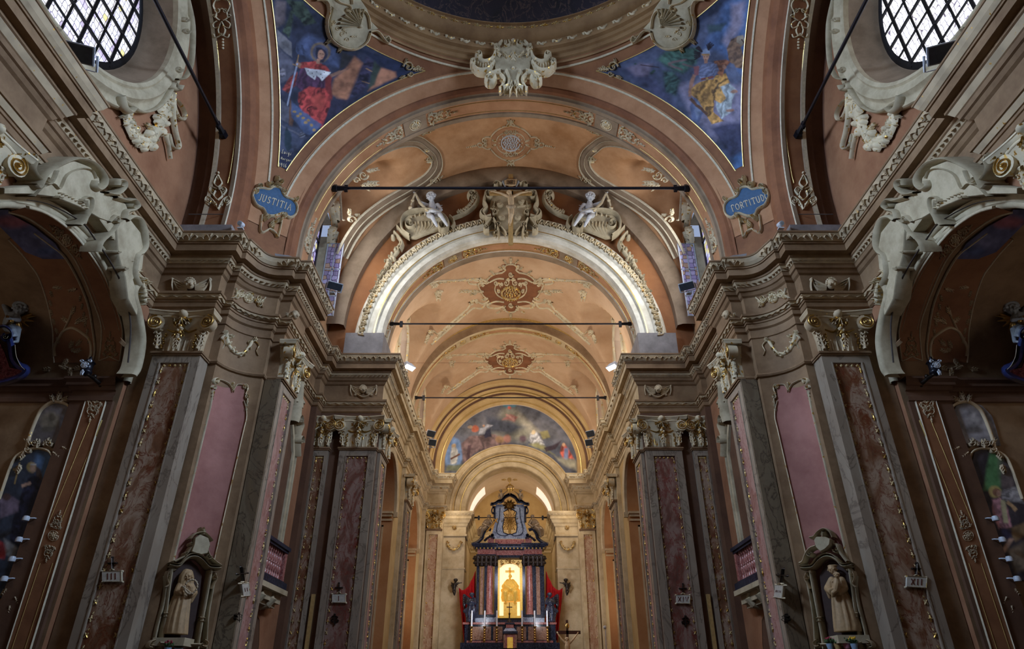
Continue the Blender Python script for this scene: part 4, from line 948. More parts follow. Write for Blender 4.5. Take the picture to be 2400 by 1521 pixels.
# ================================================================== windows of the bays
def bay_windows(s):
    S_ = LR('left', 'right'); nm_ = LR('wall_left', 'wall_right'); yc = 18.33
    g = G(); X = lambda u, v: (-6.315, u, v)
    out = [(yc-1.75, 9.9), (yc-1.75, 12.6)]+[(yc-1.75*math.cos(PI*i/20), 12.6+4.3*math.sin(PI*i/20)) for i in range(1, 20)]+[(yc+1.75, 12.6), (yc+1.75, 9.9)]
    g.poly(out, [[(17.0, 10.4), (19.0, 10.4), (19.0, 14.2), (18.7, 14.7), (17.3, 14.7), (17.0, 14.2)]], X); struct(nm_, g, 'vault_orange', smooth=False)
    g = G()
    for a, b in (((17.0, 10.4), (19.0, 10.4)), ((19.0, 10.4), (19.0, 14.2)), ((17.0, 10.4), (17.0, 14.2)), ((17.0, 14.7), (19.0, 14.7))): g.add([(-6.35, a[0], a[1]), (-6.35, b[0], b[1]), (-6.8, b[0], b[1]), (-6.8, a[0], a[1])], [(0, 1, 2, 3)])
    struct(nm_, g, 'cream', smooth=False)
    t = thing('bay_window', (-6.4, 17.5, 10.4), f'tall leaded window with black bars behind the {S_} statue pier', 'window', 'leaded windows of the second bay')
    g = G(); g.add([(-6.38, 17.0, 10.4), (-6.38, 17.98, 10.4), (-6.38, 17.98, 14.6), (-6.38, 17.0, 14.6)], [(0, 1, 2, 3)]); OBJ('glass_pane', g, 'window_glass', t, smooth=False)
    g = G()
    for z in (10.4, 12.08, 13.2, 14.55): g.box(-6.40, -6.33, 17.0, 18.0, z-.03, z+.03)
    for y in (17.0, 17.97): g.box(-6.40, -6.33, y-.035, y+.035, 10.4, 14.6)
    OBJ('window_frame', g, 'black_metal', t, smooth=False)
    t = thing('window_casement', (-6.1, 19.02, 11.0), f'open white framed leaded casement standing into the room at the {S_} bay window', 'window', 'open casements')
    g = G(); g.box(-6.38, -5.82, 19.0, 19.015, 11.0, 13.9); OBJ('glass_pane', g, 'casement_glass', t, smooth=False)
    g = G()
    for x in (-6.38, -6.1, -5.84): g.box(x-.018, x+.018, 18.98, 19.03, 11.0, 13.92)
    for z in (11.0, 11.75, 12.82, 13.9): g.box(-6.38, -5.82, 18.98, 19.03, z-.018, z+.018)
    OBJ('window_frame', g, 'white_metal', t, smooth=False)
    for c, lab in ((24.15, 'first'), (30.6, 'second')):
        g = G(); X = lambda u, v: (-4.385, u, v)
        r = 1.75 if c < 27 else 1.85
        out = [(c-r, 9.9), (c-r, 12.4)]+[(c-r*math.cos(PI*i/20), 12.4+1.9*math.sin(PI*i/20)) for i in range(1, 20)]+[(c+r, 12.4), (c+r, 9.9)]
        g.poly(out, [[(c-.95, 10.4), (c+.95, 10.4), (c+.95, 13.3), (c+.6, 13.75), (c-.6, 13.75), (c-.95, 13.3)]], X); struct(nm_, g, 'cream_warm', smooth=False)
        g = G(); P = [(c-.95, 10.4), (c+.95, 10.4), (c+.95, 13.3), (c+.6, 13.75), (c-.6, 13.75), (c-.95, 13.3)]
        g.grid([[(x, y, z) for y, z in P] for x in (-4.385, -4.9)], cv=True); struct(nm_, g, 'apse_pale', smooth=False)
        t = thing('chancel_window', (-4.9, c, 10.4), f'leaded window in the {lab} {S_} lunette of the chancel vault', 'window', 'chancel windows')
        g = G(); g.add([(-4.9, y, z) for y, z in P], [tuple(range(6))]); OBJ('glass_pane', g, 'window_glass', t, smooth=False)
        g = G(); 
        for z in (11.3, 12.3): g.box(-4.9, -4.86, c-.95, c+.95, z-.02, z+.02)
        g.box(-4.9, -4.86, c-.02, c+.02, 10.4, 13.7); OBJ('window_frame', g, 'black_metal', t, smooth=False)
        g = G(); T = lambda u, v, h=0: (-4.38+h, u, v)
        stroke(g, T, [(c-.95, 10.4), (c-.95, 13.3), (c-.6, 13.75), (c+.6, 13.75), (c+.95, 13.3), (c+.95, 10.4)], .16, .08, sm=1)
        scroll(g, T, c-.5, 14.0, .2, 0, 1, .1, .12); scroll(g, T, c+.5, 14.0, .2, PI, -1, .1, .12); leaf(g, T, c, 13.8, PI/2, .5, .4, .14)
        OBJ('window_surround', g, 'stucco_gilt', None, f'stucco surround of the {lab} {S_} chancel window', 'stucco frame', 'chancel window surrounds')
    g = G(); T = lambda u, v, h=0: (-6.35+h, u, v)      # stucco consoles above the bay window
    stroke(g, T, [(17.0, 14.8), (18.0, 15.0), (19.1, 14.7)], .2, .2); 
    for q in (17.2, 18.0, 18.9): leaf(g, T, q, 14.8, PI/2, .8, .5, .3)
    for q in (18.9, 19.15): leaf(g, T, q, 14.5, -PI/2, .6, .5, .25)
    OBJ('window_surround', g, 'stucco_gilt', None, f'leafy stucco head of the {S_} bay window', 'stucco frame', 'bay window heads')
    # apse windows: bright vertical slots in the barrel
    g = G(); P = [(a, z) for a, z in archpts(2.262, 8.45, 8.45, 32)][2:10]
    g.grid([[(a, y, z) for a, z in P] for y in (36.4, 37.9)]); OBJ('apse_window', g, 'apse_glow', None, f'glowing lunette window on the {S_} of the altar apse', 'window', 'apse windows')
sides(bay_windows)
# ================================================================== stucco on vaults and arches
SB = ('e', 6.33, 7.15, 11.2); SA = ('e', 4.4, 4.45, 10.9)
T = PX(SB); t = thing('vault_medallion', T(1198, 334, 0), 'round grey relief medallion in a pointed stucco frame on the bay vault', 'medallion')
g = G(); T0 = sub(T, 1197, 334)
g.plate([(40*math.cos(a)*1.15, 28*math.sin(a)*1.25) for a in [2*PI*i/24 for i in range(24)]], T0, .02, 1.0); OBJ('panel_ground', g, 'pink_band', t)
g = G()
for s in (1, -1):
    for q in (1, -1):
        Tq = lambda u, v, h=0, s=s, q=q: T0(u*s, v*q*(1 if q > 0 else 1.02), h)
        stroke(g, Tq, [(0, -43), (5, -40), (14, -39), (32, -30), (47, -15)], 2.4, .06); stroke(g, Tq, [(47, -13), (56, -14), (66, -9), (66, -2)], 2.4, .06); scroll(g, Tq, 60, -5, 5, 0, 1, 2, .06)
        stroke(g, Tq, [(10, -24), (20, -22), (30, -14), (33, -6)], 2.2, .05); scroll(g, Tq, 10, -27, 6, 0, 1, 2.2, .07); leaf(g, Tq, 34, -3, -.4, 12, 6, .06)
        stroke(g, Tq, [(0, -50), (6, -45), (10, -41)], 2, .06); leaf(g, Tq, 4, -46, -1.0, 8, 5, .06)
    Ts = lambda u, v, h=0, s=s: T0(u*s, v, h)
    stroke(g, Ts, [(64, 4), (72, 0), (78, 4), (74, 10), (64, 8)], 2.2, .06); 
    for k in range(6): blob(g, Ts, 82+k*4.3, 7+k*.8, 2.6-.25*k, .06)
for q in (-1, 1): scroll(g, T0, 0, 26*q, 6, 0, 1, 2.4, .07); leaf(g, T0, 0, 44*q, PI/2*q, 10, 8, .07)
for k in range(16): blob(g, T0, 27*math.cos(k*PI/8), 19*math.sin(k*PI/8)*1.1, 2.2, .06)
OBJ('scrolled_frame', g, 'stucco_gilt', t)
g = G(); stroke(g, T0, [(22*math.cos(2*PI*i/24), 18*math.sin(2*PI*i/24)) for i in range(24)], 3, .08, sm=1, closed=True)
for k in range(40): a = k*2.4; r = 18*math.sqrt(k/40); blob(g, T0, r*math.cos(a), .82*r*math.sin(a), 2.2, .09)
OBJ('relief', g, 'white_marble', t)
def bayvault(s):
    S_ = LR('left', 'right'); g = G(); T = PX(SB)
    # lunette band (grey green rib) and its gold edges
    rib = [(884, 352), (930, 333), (975, 330), (1000, 345), (1020, 365), (1022, 392), (1000, 420), (960, 445), (900, 480), (850, 520), (820, 560), (800, 600)]
    stroke(g, T, rib, 24, .04, sm=4, flat=True); struct('trim_5', g, 'soffit_grey')
    g = G()
    for off, w_ in ((-13, 2.0), (0, 1.3), (13, 2.0)):
        P = []
        for i, p in enumerate(rib):
            a = rib[max(i-1, 0)]; b = rib[min(i+1, len(rib)-1)]; dx, dy = b[0]-a[0], b[1]-a[1]; l = math.hypot(dx, dy); P.append((p[0]-dy/l*off, p[1]+dx/l*off))
        stroke(g, T, P, w_, .07, sm=4)
    stroke(g, T, [(795, 440), (798, 480), (800, 513), (806, 515)], 2, .06); stroke(g, T, [(990, 315), (1010, 300), (1060, 285), (1197, 264)], 2, .05, sm=4)
    struct('trim_5', g, 'line_cream')
    g = G()
    def tw(x, y, a, sc=1):
        Tq = sub(T, x, y, a, sc); filigree(g, Tq, 38, 20, .07)
    tw(985, 308, -.15, .9); tw(1010, 430, -.6, .9); tw(1015, 370, PI-.2, .55)
    for p in ((1005, 352), (1012, 378)): leaf(g, T, p[0], p[1], PI, 12, 9, .07)
    Tq = sub(T, 850, 410, 0, 1)
    scroll(g, Tq, 0, 0, 12, 0, 1, 3.2, .07); scroll(g, Tq, -16, 12, 8, 0, -1, 3, .07); leaf(g, Tq, 8, -8, -.25, 32, 10, .07, 0, 4); leaf(g, Tq, 4, 22, -.1, 34, 16, .07, 0, 4); leaf(g, Tq, -4, 20, .6, 26, 14, .07, 0, 3); leaf(g, Tq, -18, -4, -2.0, 14, 8, .07)
    scroll(g, T, 822, 515, 11, 0, -1, 4, .08, 1.0); leaf(g, T, 818, 504, -PI/2, 14, 9, .08); leaf(g, T, 830, 505, -.2, 12, 8, .08)
    OBJ('vault_arabesque', g, 'stucco_gilt', None, f'cream stucco arabesques on the {S_} side of the bay vault', 'ornament', 'bay vault arabesques')
    g = G(); pass
sides(bayvault)
def vault_cross(S, c, sc, ys, label):
    T1 = PX(S); k = sc/3.75
    T0 = lambda u, v, h=0: T1(c[0]+u*k, c[1]+v*k*ys, h)
    t = thing('vault_ornament', T0(0, 0, 0), label, 'ornament', 'cross shaped ornaments of the chancel vault')
    g = G(); B = [(-215, -95), (-190, -130), (-120, -160), (-60, -190), (-80, -230), (-40, -240), (0, -238)]
    g.plate(B+[(-x, y) for x, y in reversed(B[:-1])]+[(270, -30), (240, 60), (200, 110), (80, 130), (60, 175), (0, 190), (-60, 175), (-80, 130), (-200, 110), (-240, 60), (-270, -30)], T0, .015, 6); OBJ('panel_ground', g, 'umber', t)
    g = G(); w = 13
    for s in (1, -1):
        M = lambda u, v, h=0, s=s: T0(u*s, v, h)
        for P in ([(0, -238), (30, -235), (62, -205), (45, -190), (75, -165)], [(75, -165), (150, -148), (205, -105), (215, -80)], [(215, -70), (260, -75), (290, -60), (268, -10), (240, 40), (215, 60)],
                  [(60, 95), (130, 88), (190, 110), (205, 140), (120, 150), (60, 130)], [(0, 185), (35, 178), (60, 150), (45, 125)], [(70, -55), (120, -75), (140, -20), (120, 30), (70, 60)],
                  [(215, -85), (250, -105), (275, -100), (265, -72)], [(60, -110), (120, -112), (190, -80)], [(285, -90), (360, -100), (370, -70), (300, -60)]): stroke(g, M, P, w, .06, sm=3)
        for x, y, r in ((62, -210, 18), (215, -90, 22), (262, -100, 18), (130, -75, 22), (205, 125, 18), (40, -75, 30), (80, -60, 20), (110, 0, 18), (60, 150, 16), (250, -60, 16), (20, -110, 16)): scroll(g, M, x, y, r, r, 1 if r % 2 else -1, w*.9, .07)
        for x, y, a, L in ((75, -190, -.6, 40), (40, -245, -.9, 40), (150, -160, -.5, 40), (200, 60, .3, 60), (290, 0, .0, 60), (240, 0, .1, 50), (90, 175, .4, 40), (170, 100, .5, 50), (300, 15, .2, 60)): leaf(g, M, x, y, a, L, L*.5, .07)
        # diagonal arms: forward (down) and rear (up)
        for P in ([(190, 80), (240, 110), (290, 95), (330, 80), (350, 110), (390, 165)], [(220, 110), (260, 150), (330, 150), (390, 200)], [(390, 165), (420, 190), (560, 310), (640, 375), (680, 350), (720, 370)], [(395, 200), (540, 330), (700, 470)],
                  [(270, -105), (330, -110), (400, -95)], [(400, -110), (440, -100), (640, -90)], [(640, -90), (760, -60)]): stroke(g, M, P, w, .06, sm=4)
        for k2 in range(7): leaf(g, M, 420+k2*38, 200+k2*34, .7, 40, 26, .06, 0, 2)
        for k2 in range(8): leaf(g, M, 400+k2*42, -96+k2*1.5+(k2*k2)*.5, .05, 40, 20, .06, 0, 2)
        scroll(g, M, 345, 95, 24, 0, 1, w, .07); scroll(g, M, 700, 360, 26, 2, -1, w, .07); scroll(g, M, 300, 85, 18, 2, -1, w, .07)
        leaf(g, M, 720, 380, 1.2, 90, 34, .06); leaf(g, M, 640, -10, 1.6, 90, 60, .06); leaf(g, M, 600, 0, .3, 70, 40, .06); leaf(g, M, 350, 0, 0, 110, 34, .06, 0, 4); leaf(g, M, 640, -60, .4, 60, 40, .06)
        for k2 in range(5): blob(g, M, 300+k2*24, 0, 10, .07)
    for v in (-285, -262, 205, 225): blob(g, T0, 0, v, 12, .08)
    leaf(g, T0, 0, -250, -PI/2, 40, 30, .07); leaf(g, T0, 0, 190, PI/2, 50, 30, .07); scroll(g, T0, 0, -150, 24, 0, 1, w, .07); scroll(g, T0, 0, 120, 24, 0, 1, w, .07)
    OBJ('arabesque', g, 'stucco_gilt', t)
    g = G(); stroke(g, T0, [(78*math.cos(2*PI*i/24), 15+55*math.sin(2*PI*i/24)) for i in range(24)], 16, .1, sm=1, closed=True)
    for k2 in range(26): a = 2*PI*k2/26; blob(g, T0, 84*math.cos(a), 15+60*math.sin(a), 8, .12)
    for k2 in range(24): a = k2*2.4; r = math.sqrt(k2/24); blob(g, T0, 62*r*math.cos(a), 15+42*r*math.sin(a), 10, .08)
    OBJ('medallion', g, 'stucco_gold', t)
vault_cross(SA, (1197, 682), 1.0, 1.0, 'large gilt scrolled cross ornament on the first chancel vault')
vault_cross(SA, (1195, 846), .80, .78, 'smaller looking scrolled cross ornament on the second, farther chancel vault')
# bands of lighter plaster around the lunettes of the chancel vaults
def soffit_orn(S, R, zc, vd, px_ros, rr, L, W, label, low=None, m='stucco_gilt', grey='soffit_grey'):
    P, n = hit(px_ros[0], px_ros[1], S); a = math.atan2(P[0], P[2]-zc); T = archT(R, zc, 0, 'y', vd); u0 = a*R
    t = thing('soffit_ornament', T(u0, 0, 0), label, 'ornament', 'rosettes with foliage on the arch soffits')
    g = G(); seg = []
    for i in range(9):
        u = u0-L*.33+L*.66*i/8; seg.append([T(u, -W*.56, -.004), T(u, -W*.56, .022), T(u, W*.56, .022), T(u, W*.56, -.004)])
    g.grid(seg); OBJ('panel_ground', g, grey, t)
    g = G(); rosette(g, T, u0, 0, rr, .09, 10); rosette(g, T, u0, 0, rr*.55, .13, 7, ring=False)
    OBJ('rosette', g, m, t)
    for s in (1, -1):
        g = G(); filigree(g, sub(T, u0+s*L*.36, 0, 0 if s > 0 else PI), L*.85, W, .06); OBJ('foliage', g, m, t)
def soffits(s):
    S_ = LR('left', 'right')
    soffit_orn(('e', 5.94, 5.94, 11.3), 5.94, 11.3, 15.83, (970, 277), .20, 1.25, .50, f'gilded rosette between leaf sprays on the {S_} soffit of the big front arch')
    soffit_orn(('e', 4.43, 4.43, 10.65), 4.43, 10.65, 20.78, (1060, 600), .19, 1.15, .46, f'gilded rosette between leaf sprays under the {S_} of the white arch', m='stucco_gold')
    soffit_orn(('e', 4.33, 4.33, 10.62), 4.33, 10.62, 27.2, (1084, 798), .15, 1.1, .30, f'gilded rosette between leaf sprays under the {S_} of the far chancel arch', m='stucco_gold', grey='cream_warm')
    for R, zc, vd, W, lab in ((5.94, 11.3, 15.83, .5, 'big front arch'), (4.43, 10.65, 20.78, .46, 'white arch'), (4.33, 10.62, 27.2, .3, 'far chancel arch')):
        g = G(); T = archT(R, zc, 0, 'y', vd); filigree(g, sub(T, -R*PI/2+.0, 0, 0), 1.25, W, .06); OBJ('foliage_spray', g, 'stucco_gilt', None, f'upright leaf spray at the {S_} foot of the {lab}', 'ornament', 'leaf sprays at the arch feet')
        g = G()
        for v in (-W*.42, W*.42):
            for u0, u1 in ((-R*1.35, -R*.78), (-R*.38, 0)): stroke(g, T, [(u0+(u1-u0)*i/12, v) for i in range(13)], .022, .02, sm=1)
        struct('trim_5', g, 'gold_line')
    # side arch soffit: finials and gold fillets
    SS = ('a', YC, 11.15, 5.99); T = PX(SS)
    t = thing('soffit_ornament', T(515, 250, 0), f'long gold edged arabesque panel on the soffit of the {S_} oculus arch', 'ornament', 'arabesques of the side arches')
    g = G()
    for P in ([(500, 430), (497, 400), (512, 300), (515, 200), (512, 130), (506, 82)], [(534, 430), (541, 400), (552, 320), (556, 230), (552, 150), (546, 82)]): stroke(g, T, P, 2.2, .03, sm=4)
    OBJ('gold_fillet', g, 'gold_line', t)
    g = G()
    for s in (1, -1):
        M = lambda u, v, h=0, s=s: T(512+u*s-v*.0, v, h)
        for P in ([(0, 440), (9, 432), (6, 422), (0, 412)], [(2, 445), (14, 440), (20, 448), (12, 458)], [(0, 492), (12, 470), (26, 462), (30, 474), (20, 484)], [(0, 470), (10, 460), (6, 448)]): stroke(g, M, P, 3.2, .06)
        scroll(g, M, 20, 472, 7, 0, 1, 3, .07); scroll(g, M, 13, 447, 5, 2, -1, 2.6, .06); leaf(g, M, 3, 485, -.9, 20, 9, .07)
    for v in (405, 412, 419): blob(g, T, 512, v, 3.2, .06)
    for s in (1, -1):
        M = lambda u, v, h=0, s=s: T(521+u*s, v, h)
        for P in ([(0, -10), (14, 0), (20, 14), (12, 30), (16, 42)], [(0, 20), (10, 26), (14, 40), (4, 48)], [(2, 60), (16, 66), (20, 56), (10, 48)], [(0, 50), (8, 70), (2, 84), (-2, 78)], [(4, 84), (14, 88), (18, 80)]): stroke(g, M, P, 3.4, .07)
        scroll(g, M, 9, 24, 7, 0, 1, 3, .08); scroll(g, M, 17, 38, 5, 0, -1, 3, .07); leaf(g, M, 0, -6, .4, 22, 10, .07)
    for v in (92, 99, 106, 113): blob(g, T, 523, v, 3.2, .07)
    OBJ('arabesque', g, 'stucco_gilt', t)
sides(soffits)
# ================================================================== cartouches of the crossing
def shellcart(s):
    S_ = LR('left', 'right'); T = PX('s' and ('s',)); t = thing('shell_cartouche', T(820, 60, 0), f'big stucco shell cartouche above the {LR("red robed", "helmeted")} figure fresco', 'cartouche', 'shell cartouches')
    g = G(); g.plate([(738, -8), (770, -10), (778, 20), (770, 55), (780, 92), (805, 112), (832, 117), (858, 100), (868, 72), (885, 68), (868, 50), (858, 20), (840, -5), (815, -20), (770, -25)], T, .10, 3); OBJ('field', g, 'cream', t)
    g = G()
    for P, w in (([(738, 0), (762, 2), (770, 25), (764, 55), (772, 90), (800, 112), (832, 116), (858, 100), (866, 78)], 7), ([(866, 75), (884, 74), (905, 100), (912, 96), (908, 86), (900, 90)], 6), ([(866, 68), (862, 40), (850, 25), (838, 32), (844, 44)], 7), ([(745, -14), (775, -8), (795, 6), (818, 14), (818, 26), (808, 24)], 6), ([(800, -20), (820, -6), (824, 10)], 6)):
        stroke(g, T, P, w, .2, sm=4)
    for P in ((840, 38, 8), (814, 22, 8), (908, 92, 7)): scroll(g, T, *P, 0, 1, 4, .2)
    for k in range(4): scroll(g, T, 778+k*11, 52+k*14, 6, k, 1, 3, .14); 
    for p, a in (((775, 92), 2.4), ((800, 108), 2), ((820, 86), 0), ((800, 70), .6), ((775, 60), -1)): leaf(g, T, p[0], p[1], a, 16, 11, .16)
    OBJ('scrolled_frame', g, 'stucco_gilt', t)
    g = G(); c = (842, 62)      # scallop shell ribs
    for k in range(9):
        a = math.radians(178+k*13.5); e = (c[0]-6+48*math.cos(a)*(.85+.1*math.sin(k)), c[1]+2+44*math.sin(a)); stroke(g, T, [c, ((c[0]+e[0])/2, (c[1]+e[1])/2-1), e], 6.5, .22, (.4, 1.2), 0, 3)
    blob(g, T, c[0], c[1], 7, .24); OBJ('shell', g, 'cream', t)
    # small tip ornament
    g = G(); scroll(g, T, 957, 157, 13, PI, 1, 5, .12); scroll(g, T, 962, 174, 7, PI, -1, 4, .12); leaf(g, T, 966, 163, .0, 28, 12, .12, 0, 4); leaf(g, T, 950, 150, -1.3, 12, 9, .12); leaf(g, T, 948, 178, 2.6, 14, 9, .12); scroll(g, T, 980, 158, 6, 0, 1, 4, .1)
    OBJ('tip_ornament', g, 'stucco_gilt', None, f'curled leaf ornament at the inner tip of the {S_} pendentive fresco', 'ornament', 'tip ornaments')
sides(shellcart)
def namecart(s):
    S_ = LR('left', 'right'); o = LR((0, 0), (0, 0)); T = PX(('s',)); wd = LR('JUSTITIA', 'FORTITUDO')
    t = thing('name_cartouche', T(641, 475, 0), f'blue cartouche lettered {wd} below the {S_} pendentive fresco', 'cartouche', 'blue name cartouches')
    O = [(588, 462), (594, 446), (612, 443), (628, 446), (640, 440), (655, 444), (664, 462), (682, 470), (693, 484), (691, 503), (676, 512), (660, 502), (640, 508), (622, 506), (614, 492), (597, 482)]
    g = G(); g.plate(O, T, .08, 1.5); OBJ('blue_field', g, 'blue_ground', t)
    g = G(); stroke(g, T, O, 7, .14, sm=3, closed=True)
    for x, y, r, d in ((606, 440, 8, 1), (632, 433, 9, -1), (655, 430, 11, 1), (664, 450, 7, -1), (690, 470, 7, 1), (624, 512, 8, 1), (648, 520, 8, -1), (664, 508, 6, 1), (596, 452, 6, 1)): scroll(g, T, x, y, r, x, d, 4.5, .17)
    leaf(g, T, 648, 428, -PI/2, 12, 12, .18); leaf(g, T, 636, 520, PI/2, 16, 14, .16)
    for P in ([(612, 505), (608, 540), (616, 546), (630, 538), (644, 548), (650, 558), (660, 512)],): stroke(g, T, P, 5, .10, sm=2)
    OBJ('scrolled_frame', g, 'stucco_gilt', t)
    sv = globals()['SX']
    globals()['SX'] = 1
    c = (641, 477) if sv > 0 else (1761, 477); Tt = sub(PX(('s',)), c[0], c[1], .32 if sv > 0 else -.34)
    g = G(); text(g, fv(lambda u, v, h=0: Tt(u, v, h+.085)), wd, 0, -7, 15 if sv > 0 else 14, .14, .012, gap=.16, asp=.62)
    globals()['SX'] = sv
    OBJ('lettering', g, 'line_cream', t, sx=1) if sv > 0 else OBJ('lettering', g, 'line_cream', t, sx=1)
sides(namecart)
T = PX(('y', 14.42)); t = thing('crown_cartouche', T(1200, 212, 0), 'large cream stucco cartouche with scrolls at the top of the big arch', 'cartouche')
g = G(); SK = .14; g.plate([(1168, 120), (1185, 110), (1218, 110), (1236, 120), (1248, 140), (1240, 165), (1222, 175), (1215, 195), (1202, 200), (1188, 195), (1182, 175), (1162, 165), (1152, 140)], T, .10, 3, base=-.2); OBJ('field', g, 'cream', t)
g = G()
for s in (1, -1):
    M = lambda u, v, h=0, s=s: T(1203+u*s, v, h)
    for P, w in (([(0, 96), (18, 98), (34, 112), (36, 130), (28, 140)], 9), ([(40, 122), (48, 142), (66, 150), (82, 142), (86, 132), (78, 132)], 9), ([(44, 150), (60, 168), (84, 168), (98, 150), (90, 146)], 8), ([(30, 172), (52, 178), (64, 190), (50, 196), (42, 184)], 9), ([(16, 172), (10, 190), (12, 205), (24, 212)], 9), ([(30, 180), (20, 192), (28, 210), (34, 214)], 7)): stroke(g, M, P, w, .19, sm=4)
    for x, y, r, d in ((16, 108, 10, 1), (36, 122, 8, -1), (80, 134, 8, 1), (54, 192, 8, -1), (95, 152, 7, 1), (40, 118, 9, 1)): scroll(g, M, x, y, r, 1, d, 5, .22)
    for k in range(7): blob(g, M, 52+k*6, 156+4*math.sin(k*.7), 3.2, .2)
    leaf(g, M, 4, 198, 1.2, 20, 14, .2); leaf(g, M, 24, 128, 2.2, 18, 12, .18); leaf(g, M, 8, 140, -.4, 20, 12, .16)
blob(g, T, 1203, 100, 12, .24, n=8); leaf(g, T, 1203, 125, PI/2, 24, 22, .18); blob(g, T, 1203, 166, 6, .18)
OBJ('scrolled_frame', g, 'stucco_gilt', t); SK = .01
# ================================================================== oculus frames with garlands
def oculus_frame(s):
    S_ = LR('left', 'right'); t = thing('oculus_frame', (-8.5, YC, 10.6), f'broad cream moulded stucco frame around the {S_} oval window', 'stucco frame', 'oculus frames')
    g = G(); R = []
    for k, x in ((1.0, -8.55), (1.0, -8.42), (1.025, -8.38), (1.04, -8.42), (1.06, -8.36), (1.10, -8.34), (1.12, -8.42), (1.13, -8.44), (1.16, -8.43), (1.175, -8.40), (1.185, -8.44), (1.185, -8.55)):
        R.append([(x, YC+3.45*k*math.cos(2*PI*i/72), 13.95+(3.0*(1+(k-1)*1.15))*math.sin(2*PI*i/72)) for i in range(72)])
    g.grid(R, cv=True, flip=True); OBJ('moulding', g, 'cream', t)
    T = PX(('x', -8.42)); g = G()
    for P, w in (([(278, 225), (284, 250), (296, 262), (306, 254)], 12), ([(400, 190), (398, 205), (412, 210), (418, 200)], 10)): stroke(g, T, P, w, .16, sm=3)
    stroke(g, T, [(286, 235), (330, 262), (372, 248), (402, 205)], 8, .10, sm=4)
    for x, y, r in ((430, 72, 8), (412, 162, 9), (428, 45, 7), (120, 68, 9)): scroll(g, T, x, y, r, 0, 1, 4, .14)
    stroke(g, T, [(436, 0), (448, 60), (446, 140), (432, 180), (410, 186)], 5, .12, sm=4); leaf(g, T, 404, 190, PI/2, 20, 14, .14)
    OBJ('volutes', g, 'cream', t)
    T = PX(('x', -8.50)); g = G()
    garland(g, T, [(400, 216), (392, 240), (385, 270), (372, 300), (352, 335), (335, 340), (315, 318), (302, 290), (298, 262)], 30, .11, seed=5, dens=2.6)
    OBJ('flower_garland', g, 'stucco_gilt', None, f'heavy flower garland hanging below the {S_} oval window', 'garland', 'oculus garlands')
    g = G()
    for P in ([(402, 218), (404, 250), (412, 270), (424, 282), (430, 268), (420, 245), (408, 232)], [(402, 225), (402, 270), (408, 310), (416, 340), (410, 350), (398, 340), (392, 315), (386, 320), (392, 345), (396, 372)]): stroke(g, T, P, 5, .12, (1, .6), sm=4)
    OBJ('ribbon', g, 'stucco_gilt', None, f'fluttering stucco ribbon beside the garland of the {S_} oval window', 'ribbon', 'oculus ribbons')
sides(oculus_frame)
# ================================================================== tie rods
def rod(p0, p1, r, label, m='iron_rod'):
    t = thing('tie_rod', p0, label, 'tie rod', None); g = G(); g.tube([p0, p1], r, 8); OBJ('bar', g, m, t)
    d = (Vector(p1)-Vector(p0)).normalized()
    for q, s in ((p0, 1), (p1, -1)):
        g = G(); a = Vector(q); g.tube([a-d*s*.02, a+d*s*.12, a+d*s*.13, a+d*s*.42], [r*2.6, r*2.6, r*1.9, r*1.5], 6); b = a+d*s*.4; g.box(b.x-.05 if abs(d.x) > .5 else b.x-.03, b.x+.05 if abs(d.x) > .5 else b.x+.03, b.y-.05, b.y+.05, b.z-.12, b.z+.09); OBJ('anchor', g, 'black_metal', t, smooth=False)
SX = 1
def yrod(v, y, R, zc, r, label, m='iron_rod'):
    z = PX(('y', y))(1197, v, 0)[2]; x = math.sqrt(R*R-(z-zc)**2); rod((-x, y, z), (x, y, z), r, label, m)
yrod(441, 15.83, 5.94, 11.3, .045, 'thick black iron tie rod across the big front arch')
yrod(759, 20.8, 4.43, 10.65, .03, 'grey iron tie rod across the white arch')
yrod(932, 27.2, 4.33, 10.62, .03, 'thin dark tie rod across the far chancel arch')
P = PX(('y', 35.0))(1197, 1213, 0); rod((-2.05, 35, P[2]), (2.05, 35, P[2]), .025, 'thin dark tie rod behind the altar crest')
for s in (-1, 1):
    P = hit(525, 318, ('a', YC, 11.15, 5.99))[0]; rod((s*abs(P[0]), P[1], P[2]), (s*abs(P[0]), 2*YC-P[1], P[2]), .045, f'iron tie rod running towards the viewer under the {"left" if s < 0 else "right"} side arch')
